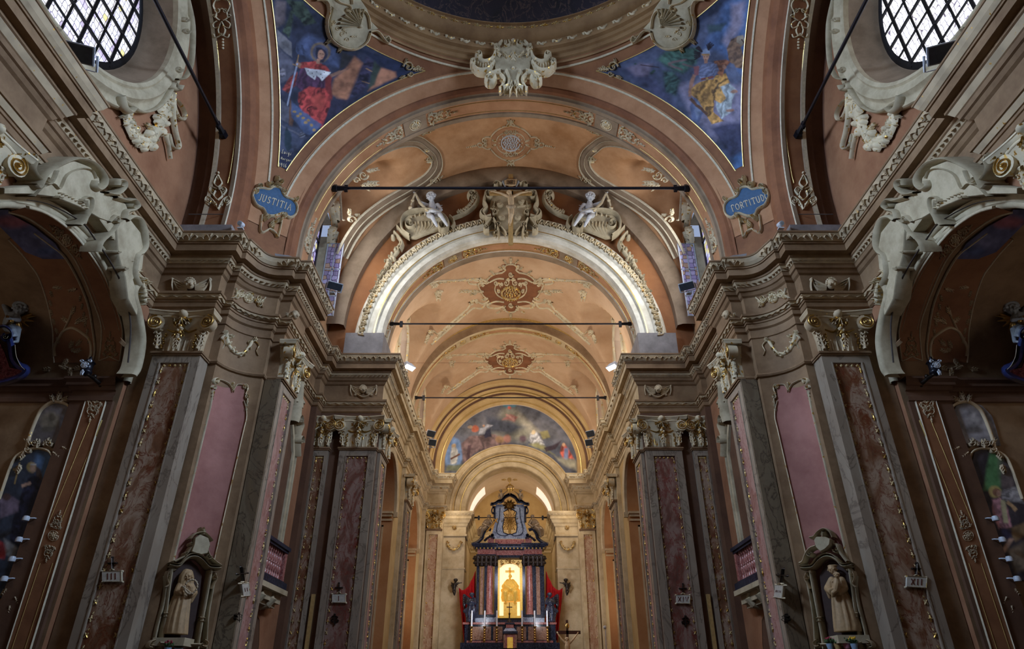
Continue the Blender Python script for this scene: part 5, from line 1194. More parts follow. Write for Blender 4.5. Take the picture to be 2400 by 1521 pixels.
# ================================================================== figures: one continuous sculpted surface each
def remesh(o, vox):
    m = o.modifiers.new('sculpt', 'REMESH'); m.mode = 'VOXEL'; m.voxel_size = vox; m.use_smooth_shade = True
    m2 = o.modifiers.new('soften', 'SMOOTH'); m2.factor = .5; m2.iterations = 2
    return o
def V3(*p): return Vector(p)
def head(g, c, r, f, up=V3(0, 0, 1), hair=True, child=False, long=False):
    # c centre, r radius, f facing direction
    f = Vector(f).normalized(); sd = f.cross(Vector(up)).normalized(); u = sd.cross(f).normalized(); c = Vector(c)
    P = lambda a, b, k: c+sd*a*r+u*b*r+f*k*r
    g.cap(P(0, .15, -.1), P(0, -.1, .0), r*.98, r*.84); g.cap(P(0, -.3, .15), P(0, -.62, .38), r*.62, r*.36)
    g.cap(P(0, .12, .88), P(0, -.18, 1.08), r*.10, r*.17)                              # nose
    for s in (-1, 1):
        g.ball(P(s*.36, .30, .80), r*.17); g.ball(P(s*.36, .10, .76), r*.12); g.ball(P(s*.42, -.28, .66), r*.24); g.ball(P(s*.95, -.02, -.05), r*.2)
    g.cap(P(-.2, -.45, .82), P(.2, -.45, .82), r*.09, r*.09); g.cap(P(-.13, -.56, .8), P(.13, -.56, .8), r*.08, r*.08); g.ball(P(0, -.78, .62), r*.22)
    if hair:
        for k in range(16):
            a = 2*PI*k/16; g.ball(P(.82*math.cos(a), .45+.42*math.sin(a)*.9, -.25), r*(.38 if child else .42))
        for k in range(9): a = PI*k/8; g.ball(P(.78*math.cos(a), .35+.62*math.sin(a), .42), r*.26)
        if long:
            for s in (-1, 1): g.cap(P(s*.85, .1, -.1), P(s*.8, -1.3, -.2), r*.34, r*.22)
def hand(g, w, d, s, n=None):
    # wrist w, direction d, size s: palm, four fingers of unequal length, thumb from the side
    w = Vector(w); d = Vector(d).normalized(); sd = d.cross(V3(0, 1, 0) if abs(d.y) < .8 else V3(0, 0, 1)).normalized(); n2 = sd.cross(d)
    g.cap(w, w+d*s*.45, s*.19, s*.22)
    for k, L in ((-1.5, .42), (-.5, .5), (.5, .46), (1.5, .34)):
        a = w+d*s*.5+sd*s*.11*k; b = a+d*s*L*.5+n2*s*.05; g.cap(a, b, s*.065, s*.06); g.cap(b, b+d*s*L*.42+n2*s*.16, s*.06, s*.045)
    g.cap(w+d*s*.16-sd*s*.18, w+d*s*.36-sd*s*.40, s*.075, s*.06); g.cap(w+d*s*.36-sd*s*.40, w+d*s*.55-sd*s*.38, s*.06, s*.05)
def limb(g, P, R):
    for i in range(len(P)-1): g.cap(P[i], P[i+1], R[i], R[i+1])
def foot(g, a, d, s):
    a = Vector(a); d = Vector(d).normalized(); g.cap(a, a+d*s*.75+V3(0, 0, -.12*s), s*.2, s*.16); g.cap(a+d*s*.6, a+d*s+V3(0, 0, -.12*s), s*.17, s*.1); g.ball(a-d*s*.12+V3(0, 0, -.1*s), s*.2)
def putto(name, J, s, label, mat, cat='figure', group=None, face=(0, -1, 0), wings=True, wingmat=None, parent=None, vox=.016, drape=None, wdir=None):
    # J: head, neck, chest, hip, shoulders (sl, sr), elbows, hands, hips, knees, feet; s: head radius
    J = {k: Vector(v) for k, v in J.items()}
    t = thing(name, tuple(J['hip']), label, cat, group) if parent is None else parent
    g = G(); head(g, J['head'], s, face, child=True)
    g.cap(J['head'], J['neck'], s*.55, s*.5); limb(g, [J['neck'], J['chest'], (J['chest']+J['hip'])/2, J['hip']], [s*.6, s*.98, s*1.05, s*.98])
    for a in 'lr':
        limb(g, [J['chest']*.35+J['s'+a]*.65, J['s'+a], J['e'+a], J['h'+a]], [s*.5, s*.46, s*.36, s*.24]); hand(g, J['h'+a], J['h'+a]-J['e'+a], s*.95)
        limb(g, [J['hip']*.5+J['p'+a]*.5, J['p'+a], J['k'+a], J['f'+a]], [s*.75, s*.68, s*.48, s*.28]); d = J['f'+a]-J['k'+a]; foot(g, J['f'+a], V3(d.x*.3, -.8, -.45), s*.95)
    remesh(OBJ('body', g, mat, t), vox)
    if wings:
        g = G()
        for q in (-1, 1):
            b = J['chest']+V3(0, s*.8, s*.2); o = wdir or V3(1, .35, .55)
            for k in range(6):
                a = .1+.34*k; L = s*(2.7-.22*k); d = V3(q*math.cos(a)*o.x, .35, math.sin(a+.5-1.0*(k/6))*o.z).normalized() if False else V3(q*(1-.13*k), .3, .75-.36*k).normalized()
                g.cap(b+V3(q*s*.3, 0, 0), b+d*L*.6, s*.24, s*.26); g.cap(b+d*L*.6, b+d*L, s*.24, s*.1)
        remesh(OBJ('wings', g, wingmat or mat, t), vox*.9)
    if drape:
        g = G()
        for P, r in drape: limb(g, [Vector(p) for p in P], r)
        remesh(OBJ('drapery', g, wingmat or mat, t), vox)
    return t
def robe(g, C, R, nf=11, amp=.12, n=44, seed=1, m=0, depth=.8):
    # draped garment: elliptical rings with running folds, C centres, R radii
    r = random.Random(seed); ph = [r.uniform(0, 6.3) for _ in range(4)]; rows = []
    for i, (c, q) in enumerate(zip(C, R)):
        row = []; am = amp*min(1, i/3+.15)
        for k in range(n):
            a = 2*PI*k/n; f = 1+am*(math.sin(nf*a+ph[0]+i*.12)*.6+math.sin((nf-4)*a+ph[1]-i*.2)*.4+.3*math.sin((nf+5)*a+ph[2]))
            row.append((c[0]+q*f*math.cos(a), c[1]+q*f*depth*math.sin(a), c[2]))
        rows.append(row)
    g.grid(rows, m, cv=True); g.add(rows[0], [tuple(range(n))], m); g.add(rows[-1], [tuple(range(n))], m)
def at(u, v, y, dy=0): P = PX(('y', y+dy))(u, v, 0); return V3(*P)
# ---- putti seated on the white arch
def arch_putto(s):
    y = 19.95; A = lambda u, v, d=0: at(u, v, y, d)
    J = dict(head=A(1010, 462, -.15), neck=A(1012, 474), chest=A(1012, 486), hip=A(1012, 503), sl=A(998, 480), sr=A(1026, 480), el=A(984, 474, -.1), er=A(1034, 492, -.1), hl=A(973, 455, -.15), hr=A(1024, 498, -.25), pl=A(1006, 505, -.05), pr=A(1022, 504, -.05), kl=A(1012, 508, -.42), kr=A(1032, 504, -.40), fl=A(1024, 530, -.40), fr=A(1048, 528, -.38))
    t = putto('putto', J, .17, f'white putto sitting on the {LR("left", "right")} scroll of the white arch, holding up a garland', 'white_marble', 'statue', 'putti on the white arch', face=(-.35, -1, -.15), vox=.010,
        drape=[([A(1000, 498, -.1), A(1012, 494, -.2), A(1030, 500, -.2), A(1040, 512, -.1)], [.06, .08, .08, .04])])
    g = G(); P = [A(973, 453, -.2), A(966, 470, -.2), A(962, 486, -.2)]; limb(g, P, [.04, .035, .03]); g.ball(A(962, 488, -.2), .09); g.ball(A(967, 470, -.2), .07); limb(g, [A(975, 455, -.2), A(984, 475, -.2), A(1002, 494, -.2)], [.03, .06, .05]); remesh(OBJ('garland', g, 'stucco_gilt', t), .012)
sides(arch_putto)
# ---- scroll work crowning the white arch
def archcrown(s):
    S_ = LR('left', 'right'); YF = 20.02; T = PX(('y', YF)); t = thing('arch_scroll', at(1000, 540, YF), f'big stucco scroll with shell ribs on the {S_} shoulder of the white arch', 'stucco scroll', 'scrolls of the white arch')
    g = G(); g.plate([(945, 520), (960, 508), (1000, 505), (1035, 508), (1050, 525), (1040, 540), (1010, 548), (975, 562), (955, 560)], T, .14, 2); OBJ('field', g, 'cream', t)
    g = G(); stroke(g, T, [(962, 560), (944, 545), (944, 520), (958, 506), (985, 500), (1015, 502), (1040, 512), (1052, 530), (1046, 545), (1034, 545), (1030, 534), (1038, 530)], 8, .34, sm=4)
    scroll(g, T, 962, 532, 13, .5, 1, 5, .36); scroll(g, T, 1036, 538, 10, 2, -1, 4.5, .36)
    stroke(g, T, [(925, 548), (936, 560), (944, 575), (938, 590)], 8, .22, sm=3); stroke(g, T, [(932, 536), (946, 552), (962, 562)], 6, .26, sm=3); blob(g, T, 922, 560, 6, .28, n=8)
    stroke(g, T, [(1054, 512), (1062, 520), (1064, 532), (1058, 540)], 9, .24, sm=3); OBJ('volutes', g, 'cream', t)
    g = G()
    for k in range(8): stroke(g, T, [(972+k*7, 556-k*2.5), (976+k*8, 540-k*1.2), (974+k*8, 526)], 3.6, .19, (.6, 1.2), 0, 2)
    for k in range(12): a = PI*1.05+PI*.95*k/11; blob(g, T, 1000+45*math.cos(a), 533+24*math.sin(a), 3.4, .3)
    OBJ('shell_ribs', g, 'stucco_gilt', t)
    g = G(); garland(g, T, [(938, 575), (930, 592), (915, 610), (903, 632)], 16, .2, seed=8, dens=1.5); garland(g, T, [(903, 632), (890, 650), (880, 675), (868, 700), (855, 730)], 8, .14, seed=9, dens=1.5); OBJ('flower_trail', g, 'cream', t)
    # leaf border on the archivolt
    g = G(); R = 5.08; TF = faceT(R, 10.65, 20.03); n = 34
    for k in range(1, n):
        u = -R*PI/2+R*PI/2*(k+.0)/n
        if k > n-4: continue
        stroke(g, TF, [(u-.09, -.09), (u-.05, .10), (u+.06, .10), (u+.09, -.05)], .06, .09, sm=2); blob(g, TF, u+.0, -.02, .055, .10); stroke(g, TF, [(u+.12, -.10), (u+.12, .11)], .035, .07, sm=1)
    OBJ('archivolt_leaves', g, 'stucco_gilt', None, f'row of carved leaves along the {S_} half of the white arch', 'ornament', 'archivolt leaf rows')
    t = thing('open_scroll', at(1105, 480, YF), f'tall curling acanthus scroll {S_} of the crucifix cartouche', 'stucco scroll', 'scrolls of the white arch')
    g = G(); stroke(g, T, [(1062, 514), (1085, 505), (1105, 492), (1118, 475), (1118, 460), (1108, 454), (1100, 460), (1104, 468)], 13, .25, (.5, 1), 0, 4); scroll(g, T, 1106, 462, 9, 0, -1, 4, .3); OBJ('volute', g, 'cream', t)
    g = G()
    for k in range(8): q = k/7; leaf(g, lambda u, v, h=0: T(u, v, h+.18), 1072+38*q, 508-34*q*q, -1.0, 9, 8, .08, 0, 2)
    OBJ('acanthus', g, 'stucco_gilt', t)
sides(archcrown)
YF = 20.02; T = PX(('y', YF)); t = thing('crest_cartouche', at(1197, 500, YF), 'cream stucco cartouche with cherub heads behind the hanging crucifix', 'cartouche')
g = G(); g.plate([(1152, 460), (1175, 450), (1220, 450), (1243, 460), (1246, 490), (1232, 510), (1232, 535), (1215, 545), (1180, 545), (1165, 535), (1162, 510), (1148, 490)], T, .16, 2); OBJ('field', g, 'cream', t)
g = G()
for s in (1, -1):
    M = lambda u, v, h=0, s=s: T(1197+u*s, v, h)
    for P, w in (([(30, 462), (44, 452), (58, 458), (56, 470), (46, 472)], 8), ([(58, 462), (62, 478), (56, 492), (64, 504), (56, 518), (44, 520)], 9), ([(64, 498), (70, 506), (62, 516), (46, 512)], 7), ([(46, 520), (58, 534), (60, 546), (50, 548)], 8), ([(40, 520), (32, 535), (28, 552), (32, 562)], 7), ([(22, 540), (12, 552), (10, 562)], 6), ([(20, 440), (34, 434), (40, 442)], 6)): stroke(g, M, P, w, .3, sm=4)
    for x, y, r, d in ((50, 464, 9, 1), (56, 542, 7, -1), (36, 438, 6, 1), (38, 505, 8, 1), (30, 535, 7, -1)): scroll(g, M, x, y, r, 1, d, 4, .32)
    leaf(g, M, 36, 480, 1.3, 22, 12, .26); leaf(g, M, 26, 545, .5, 16, 10, .26)
OBJ('scrolled_frame', g, 'cream', t)
g = G()
for x, y, d in ((1172, 482, 1), (1222, 474, -1), (1176, 512, 1), (1214, 512, -1)):
    c = at(x, y, YF-.25); head(g, c, .11, (d*.5, -1, -.2), child=True); g.cap(c+V3(-.1, .1, -.15), c+V3(-.35*d, .1, -.05), .07, .04)
remesh(OBJ('cherub_heads', g, 'cream', t), .014)
# ---- hanging crucifix in front of it
Yx = 19.2; A = lambda u, v, d=0: at(u, v, Yx, d)
t = thing('hanging_crucifix', A(1197, 572), 'large wooden crucifix with pale Christ hanging before the white arch', 'crucifix')
g = G(); P0, P1 = A(1197, 408), A(1197, 573); g.box(P0.x-.085, P0.x+.085, Yx, Yx+.08, P1.z, P0.z); a, b = A(1147, 451), A(1247, 451); g.box(a.x, b.x, Yx, Yx+.08, a.z-.09, a.z+.07); OBJ('cross', g, 'wood_light', t, smooth=False)
g = G(); head(g, A(1193, 452, -.12), .085, (-.3, -1, -.6), long=True)
limb(g, [A(1196, 459, -.08), A(1197, 466, -.08), A(1198, 476, -.08), A(1198, 486, -.08)], [.07, .12, .11, .10])
for s, h_, e in ((-1, (1157, 449), (1174, 453)), (1, (1238, 449), (1220, 452))):
    limb(g, [A(1197+s*7, 460, -.08), A(*e, -.06), A(*h_, -.04)], [.06, .045, .03]); hand(g, A(*h_, -.05), (s, 0, .1), .13)
limb(g, [A(1195, 486, -.08), A(1196, 502, -.16), A(1194, 522, -.07)], [.09, .065, .04]); limb(g, [A(1201, 486, -.08), A(1200, 502, -.18), A(1196, 522, -.08)], [.09, .065, .04]); foot(g, A(1195, 523, -.08), (0, -.5, -1), .16)
remesh(OBJ('body', g, 'statue_cream', t), .008)
g = G(); limb(g, [A(1190, 484, -.1), A(1198, 487, -.14), A(1205, 484, -.1)], [.07, .1, .07]); limb(g, [A(1203, 486, -.12), A(1206, 500, -.12)], [.06, .03]); remesh(OBJ('loincloth', g, 'statue_wood', t), .012)
g = G(); T = PX(('y', Yx-.01)); g.plate([(1182, 424), (1190, 420), (1212, 421), (1210, 434), (1203, 436), (1183, 434)], T, .03, .5); OBJ('titulus', g, 'statue_cream', t)
g = G(); text(g, fv(lambda u, v, h=0: T(u, v, h+.03)), 'INRI', 1197, -433, 9, .14, .01, gap=.1, asp=.6); OBJ('titulus_lettering', g, 'ink_dark', t)
g = G()
for s in (-1, 1): limb(g, [A(1197+s*10, 418, .05), A(1197+s*17, 426, .05), A(1197+s*13, 437, .05)], [.03, .06, .03])
remesh(OBJ('titulus_scrolls', g, 'dove_grey', t), .014)
# ================================================================== statue niches on the curved piers
NV = ('v', -6.44, 14.40, .666, -.746)
def niche(s):
    global SK; SK = .12; left = s > 0; S_ = LR('left', 'right'); T = PX(NV, .02)
    t = thing('statue_niche', T(440, 1521, 0), f'cream {LR("columned niche with shell crest", "shaped niche with shield crest")} framing the {LR("veiled woman", "friar and child")} statue', 'niche', 'statue niches')
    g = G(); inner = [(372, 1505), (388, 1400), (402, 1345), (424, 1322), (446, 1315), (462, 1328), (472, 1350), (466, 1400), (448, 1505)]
    g.plate(inner, T, .005, .5, base=-.02); OBJ('recess', g, 'niche_dark', t)  # flat dark plate; the shade inside the niche is put into its colour
    T2 = PX(NV, .05); g = G()
    outer_l = [(350, 1521), (358, 1480), (385, 1330), (398, 1318), (420, 1312), (436, 1300), (452, 1298), (468, 1306), (480, 1322), (500, 1328), (492, 1380), (462, 1521)]
    stroke(g, T2, [(372, 1521), (380, 1470), (396, 1350), (402, 1335)], 10, 0.110, sm=3); stroke(g, T2, [(458, 1521), (464, 1480), (488, 1350), (488, 1338)], 10, 0.110, sm=3)
    stroke(g, T2, [(390, 1326), (412, 1330), (424, 1318), (440, 1308), (456, 1308), (470, 1318), (484, 1332), (510, 1334)], 7, 0.170, sm=4)
    stroke(g, T2, [(392, 1321), (414, 1324), (426, 1311), (440, 1301), (458, 1301), (474, 1312), (486, 1326), (512, 1328)], 3, 0.200, sm=4)
    stroke(g, T2, [(356, 1521), (366, 1470), (384, 1400), (386, 1350)], 7, .06, sm=3); stroke(g, T2, [(480, 1521), (484, 1450), (496, 1380), (502, 1345)], 6, .06, sm=3)
    OBJ('surround', g, 'cream', t)
    g = G()
    for P in ([(360, 1500), (349, 1505), (344, 1515), (352, 1518)], [(474, 1500), (482, 1506), (478, 1516), (468, 1514)], [(390, 1340), (386, 1355), (390, 1370), (384, 1378)], [(498, 1345), (502, 1358), (496, 1370), (490, 1382)]): stroke(g, T2, P, 5, .12, sm=4)
    for x, y, r in ((352, 1508, 6), (470, 1512, 7), (392, 1347, 5), (498, 1354, 6)): scroll(g, T2, x, y, r, 0, 1, 3.5, 0.110)
    for x, y in ((383, 1438), (468, 1448)): stroke(g, T2, [(x-6, y), (x+6, y+1)], 4, 0.130, sm=1); stroke(g, T2, [(x-6, y+8), (x+6, y+9)], 3, 0.130, sm=1)
    leaf(g, T2, 402, 1340, -1.2, 14, 12, 0.140); leaf(g, T2, 488, 1345, -1.2, 14, 12, 0.140); OBJ('volutes', g, 'stucco_gilt_dim', t)
    g = G()
    if left:
        g.plate([(440, 1296), (446, 1278), (448, 1264), (462, 1256), (480, 1264), (484, 1280), (478, 1300), (460, 1304)], T2, .18, 1.5)
        stroke(g, T2, [(440, 1266), (452, 1254), (470, 1250), (482, 1258), (492, 1270)], 4.5, 0.160, sm=4); leaf(g, T2, 470, 1256, -PI/2, 13, 16, 0.170, 0, 4)
        for x, y, r in ((444, 1276, 5), (480, 1282, 5), (432, 1300, 7), (484, 1306, 7)): scroll(g, T2, x, y, r, 0, 1, 3.5, 0.150)
        stroke(g, T2, [(404, 1318), (424, 1308), (436, 1296), (444, 1284)], 6, 0.130, sm=3); stroke(g, T2, [(480, 1288), (486, 1304), (500, 1318), (512, 1326)], 6, 0.130, sm=3); leaf(g, T2, 458, 1296, -PI/2, 12, 10, 0.160)
    else:
        g.plate([(436, 1268), (450, 1262), (470, 1262), (476, 1270), (472, 1286), (460, 1298), (448, 1292), (438, 1282)], T2, .24, 2)
        stroke(g, T2, [(436, 1262), (444, 1248), (458, 1242), (472, 1250), (480, 1260), (490, 1262)], 6, 0.160, sm=4); leaf(g, T2, 458, 1262, -PI/2, 13, 16, 0.180, 0, 4)
        stroke(g, T2, [(404, 1318), (418, 1300), (428, 1280), (440, 1276)], 8, 0.130, sm=3); stroke(g, T2, [(476, 1282), (490, 1288), (500, 1302), (506, 1318), (514, 1322)], 8, 0.150, sm=3); scroll(g, T2, 428, 1290, 9, 0, 1, 4, 0.150); scroll(g, T2, 490, 1300, 7, 0, 1, 4, 0.160)
    OBJ('crest', g, 'cream', t)
    # pedestal ledge
    g = G(); P = [T(352, 1521, 0), T(478, 1521, 0)]
    stroke(g, PX(NV, .1), [(366, 1508), (460, 1512)], 8, 0.180, sm=1); OBJ('ledge', g, 'cream', t); SK = .01
sides(niche)
def nplane(u, v, off=0): return V3(*PX(NV, off)(u, v, 0))
def statue_woman():
    A = lambda u, v, o=0: nplane(u, v, .14+o)
    t = thing('statue', A(415, 1498), 'wooden statue of a veiled woman holding a wreath in the left niche', 'statue'); f = (.35, -.9, -.25)
    g = G(); C = [A(u, v) for u, v in ((403, 1488), (404, 1475), (408, 1450), (414, 1425), (419, 1405), (421, 1396), (424, 1388), (427, 1378), (428, 1370))]
    robe(g, C, [.25, .245, .225, .20, .175, .15, .165, .16, .10], nf=13, amp=.13, seed=3, depth=.75)
    head(g, A(432, 1354, .06), .085, f, hair=False)
    limb(g, [A(430, 1347), A(426, 1354), A(424, 1364), A(422, 1372)], [.10, .10, .10, .09]); limb(g, [A(436, 1347), A(440, 1356), A(440, 1368), A(438, 1374)], [.09, .075, .07, .08])
    limb(g, [A(417, 1374), A(410, 1388, .05), A(414, 1392, .12)], [.075, .08, .055]); limb(g, [A(440, 1374), A(445, 1390, .05), A(436, 1397, .14)], [.075, .08, .06]); limb(g, [A(444, 1392, .05), A(439, 1410, .05)], [.09, .05])
    hand(g, A(414, 1384, .16), (.6, -.2, -.1), .1); hand(g, A(437, 1395, .18), (-.6, -.3, .3), .1)
    fg = remesh(OBJ('figure', g, 'statue_tan', t), .0075)
    g = G(); c = A(432, 1380, .24); R = []
    for k in range(17): a = 2*PI*k/16; R.append(c+V3(.10*math.cos(a), .05*math.cos(a), .13*math.sin(a)))
    g.tube(R, .018, 6, cap=False)
    for k in range(16): g.ball(R[k], .024, n=5, k=4)
    g.tube([A(412, 1378, .22), A(438, 1398, .22)], .014, 6); OBJ('wreath_and_rod', g, 'statue_wood', fg)
    g = G(); b = A(402, 1500, 0); g.box(b.x-.3, b.x+.3, b.y-.22, b.y+.22, b.z-.12, b.z+.02); OBJ('pedestal', g, 'cream', t, smooth=False)
statue_woman()
SX = -1
def statue_friar():
    A = lambda u, v, o=0: nplane(u, v, .14+o)
    t = thing('statue', A(415, 1492), 'wooden statue of a friar cradling a child in the right niche', 'statue'); f = (.5, -.85, -.3)
    g = G(); C = [A(u, v) for u, v in ((400, 1482), (402, 1468), (408, 1440), (414, 1415), (418, 1400), (422, 1388), (424, 1376), (426, 1366), (428, 1358))]
    robe(g, C, [.26, .255, .225, .195, .17, .155, .175, .165, .09], nf=11, amp=.14, seed=5, depth=.75)
    head(g, A(434, 1339, .08), .088, f, hair=False)
    for k in range(20): a = 2*PI*k/20; g.ball(A(434, 1335, .05)+V3(.076*math.cos(a), .076*math.sin(a), .045), .02)
    limb(g, [A(416, 1362), A(408, 1380, .05), A(416, 1392, .16)], [.075, .08, .06]); limb(g, [A(438, 1362), A(445, 1382, .05), A(435, 1390, .18)], [.075, .08, .06]); limb(g, [A(445, 1382, .05), A(442, 1402, .04)], [.07, .03]); hand(g, A(420, 1392, .22), (.6, -.3, .1), .11); hand(g, A(436, 1391, .22), (-.6, -.3, 0), .11)
    remesh(OBJ('figure', g, 'statue_tan', t), .0075)
    g = G(); head(g, A(418, 1354, .24), .055, (.6, -.8, .1), child=True); limb(g, [A(418, 1362, .22), A(418, 1372, .22), A(420, 1384, .22)], [.05, .07, .07]); limb(g, [A(416, 1364, .2), A(426, 1368, .26)], [.035, .025]); limb(g, [A(421, 1384, .22), A(430, 1388, .28), A(431, 1396, .26)], [.05, .04, .025]); limb(g, [A(418, 1386, .22), A(424, 1394, .28), A(426, 1402, .26)], [.05, .04, .025])
    remesh(OBJ('child', g, 'statue_tan', t), .006)
    g = G(); b = A(400, 1494, 0); g.box(b.x-.3, b.x+.3, b.y-.22, b.y+.22, b.z-.12, b.z+.02); OBJ('pedestal', g, 'cream', t, smooth=False)
statue_friar()
SX = 1
def flowers(px, mats, label, pot=None, mir=1, r=.07):
    global SX
    SX = mir; c = nplane(px[0] if mir > 0 else 2394-px[0], px[1], .34); t = thing('potted_flowers', c-V3(0, 0, .1), label, 'flowers', 'flower pots under the statues'); rr = random.Random(int(px[0]))
    g = G(); g.lathe([(.0, -.12), (r*.7, -.12), (r*.95, -.02), (r*.9, -.02), (.0, -.03)], c, 14); OBJ('pot', g, pot or 'pot_blue', t)
    g = G()
    for k in range(16): a = rr.uniform(0, 6.3); g.cap(c+V3(0, 0, -.02), c+V3(math.cos(a)*r*1.1, math.sin(a)*r*1.1, rr.uniform(0, .06)), .008, .018, n=5)
    OBJ('leaves', g, 'leaf_green', t)
    g = G()
    for k in range(18): a = rr.uniform(0, 6.3); q = rr.uniform(0, r); g.ball(c+V3(math.cos(a)*q, math.sin(a)*q, .05+rr.uniform(0, .04)), .018, n=6, k=4)
    OBJ('blossoms', g, mats, t); SX = 1
flowers((381, 1517), 'flower_red', 'small dark red flowers at the foot of the left niche')
flowers((405, 1518), 'flower_yellow', 'bright yellow flowers at the foot of the left niche', r=.085)
flowers((1958, 1508), 'flower_red', 'white pot of dark purple flowers, leftmost below the friar statue', 'pot_blue', -1)
flowers((1976, 1508), 'flower_pink', 'low tan planter of pink flowers below the friar statue', 'wood_light', -1)
flowers((1996, 1506), 'flower_pink', 'pink pot with pale pink flowers below the friar statue', 'flower_pink', -1)
flowers((2014, 1508), 'flower_yellow', 'white pot of yellow flowers, rightmost below the friar statue', 'pot_blue', -1)
# ================================================================== balconies
def balcony(s):
    S_ = LR('left', 'right'); t = thing('balcony', (-6.2, 17.75, 2.3), f'dark marble balcony with rose balusters on the {S_} wall of the second bay', 'balcony', 'balconies')
    x0, x1 = -6.33, -5.98; ya, yb = 16.7, 18.65
    g = G(); g.box(x0, x1+.06, ya-.05, yb+.05, 3.46, 3.55); g.box(x0, x1+.02, ya-.02, yb+.02, 3.40, 3.46); OBJ('handrail', g, 'marble_black', t, smooth=False)
    g = G(); g.box(x0, x1+.08, ya-.08, yb+.08, 2.50, 2.66); g.box(x0, x1+.02, ya, yb, 2.66, 2.70); OBJ('base_rail', g, 'marble_black', t, smooth=False)
    for y in (ya+.08, yb-.08):
        g = G(); g.box(x1-.16, x1, y-.08, y+.08, 2.70, 3.40); OBJ('post', g, 'marble_red', t, smooth=False)
    g0 = G(); pr = [(.045, 0), (.045, .10), (.03, .12), (.03, .15), (.05, .22), (.055, .28), (.035, .33), (.05, .35), (.035, .37), (.055, .43), (.045, .52), (.025, .58), (.03, .60), (.045, .61), (.045, .70)]
    n = 9; first = None
    for k in range(n):
        y = ya+.30+(yb-ya-.6)*k/(n-1)
        if first is None:
            g = G(); g.lathe(pr, (x1-.08, y, 2.70), 10); first = OBJ('baluster', g, 'marble_red', t); y0 = y
        else:
            c = first.copy(); COL.objects.link(c); c.parent = t; c.location = (0, y-y0, 0)
    g = G(); g.box(x0, x1+.12, ya-.05, yb+.12, 2.36, 2.48); g.box(x0, x1-.02, ya+.0, yb+.05, 2.15, 2.36); g.box(x0, x1-.12, ya+.1, yb-.02, 2.05, 2.15)
    for y in (17.2, 18.0): g.tube([(x1-.3, y, 2.02), (x1-.1, y, 2.10), (x1+.02, y, 2.22), (x1-.02, y, 2.33)], [.08, .12, .10, .07], 8)
    OBJ('bracket_cornice', g, 'cream', t, smooth=False)
    # stucco surround of the niche opening above it
    t = thing('niche_surround', (-6.3, 17.75, 2.7), f'moulded rose and cream surround with leafy keystone above the {S_} balcony', 'stucco frame', 'balcony surrounds')
    T = lambda u, v, h=0: (-6.33+h, u, v); g = G(); O = [(16.72, 2.7), (16.72, 5.8), (16.88, 6.4), (17.3, 6.95), (17.75, 7.12), (18.2, 6.95), (18.62, 6.4), (18.78, 5.8), (18.78, 2.7)]
    stroke(g, T, O, .16, .07, sm=4, flat=True); O2 = [(17.75+(a-17.75)*1.12, b+(.12 if b > 5 else 0)) for a, b in O]; stroke(g, T, O2, .06, .1, sm=4); OBJ('moulding', g, 'cream', t)
    g = G(); M = T
    stroke(g, M, [(18.9, 6.2), (18.6, 6.7), (18.75, 7.1), (18.4, 7.2), (18.2, 7.6), (17.9, 7.75)], .14, .22, sm=4); stroke(g, M, [(16.6, 6.2), (16.9, 6.7), (16.75, 7.1), (17.1, 7.2), (17.3, 7.6), (17.6, 7.75)], .14, .22, sm=4)
    for y_, z_ in ((18.3, 7.1), (17.3, 7.2), (17.75, 7.7), (18.7, 6.6)): scroll(g, M, y_, z_, .17, 0, 1, .09, .28)
    for k in range(6): leaf(g, M, 17.75+.16*(k-2.5), 7.2+.1*(k % 3), PI/2+(2.5-k)*.3, .45, .3, .3)
    stroke(g, M, [(17.75, 6.8), (17.8, 7.2), (17.75, 7.6), (17.65, 7.9), (17.85, 8.0)], .3, .38, sm=3); OBJ('keystone', g, 'cream', t)
sides(balcony)
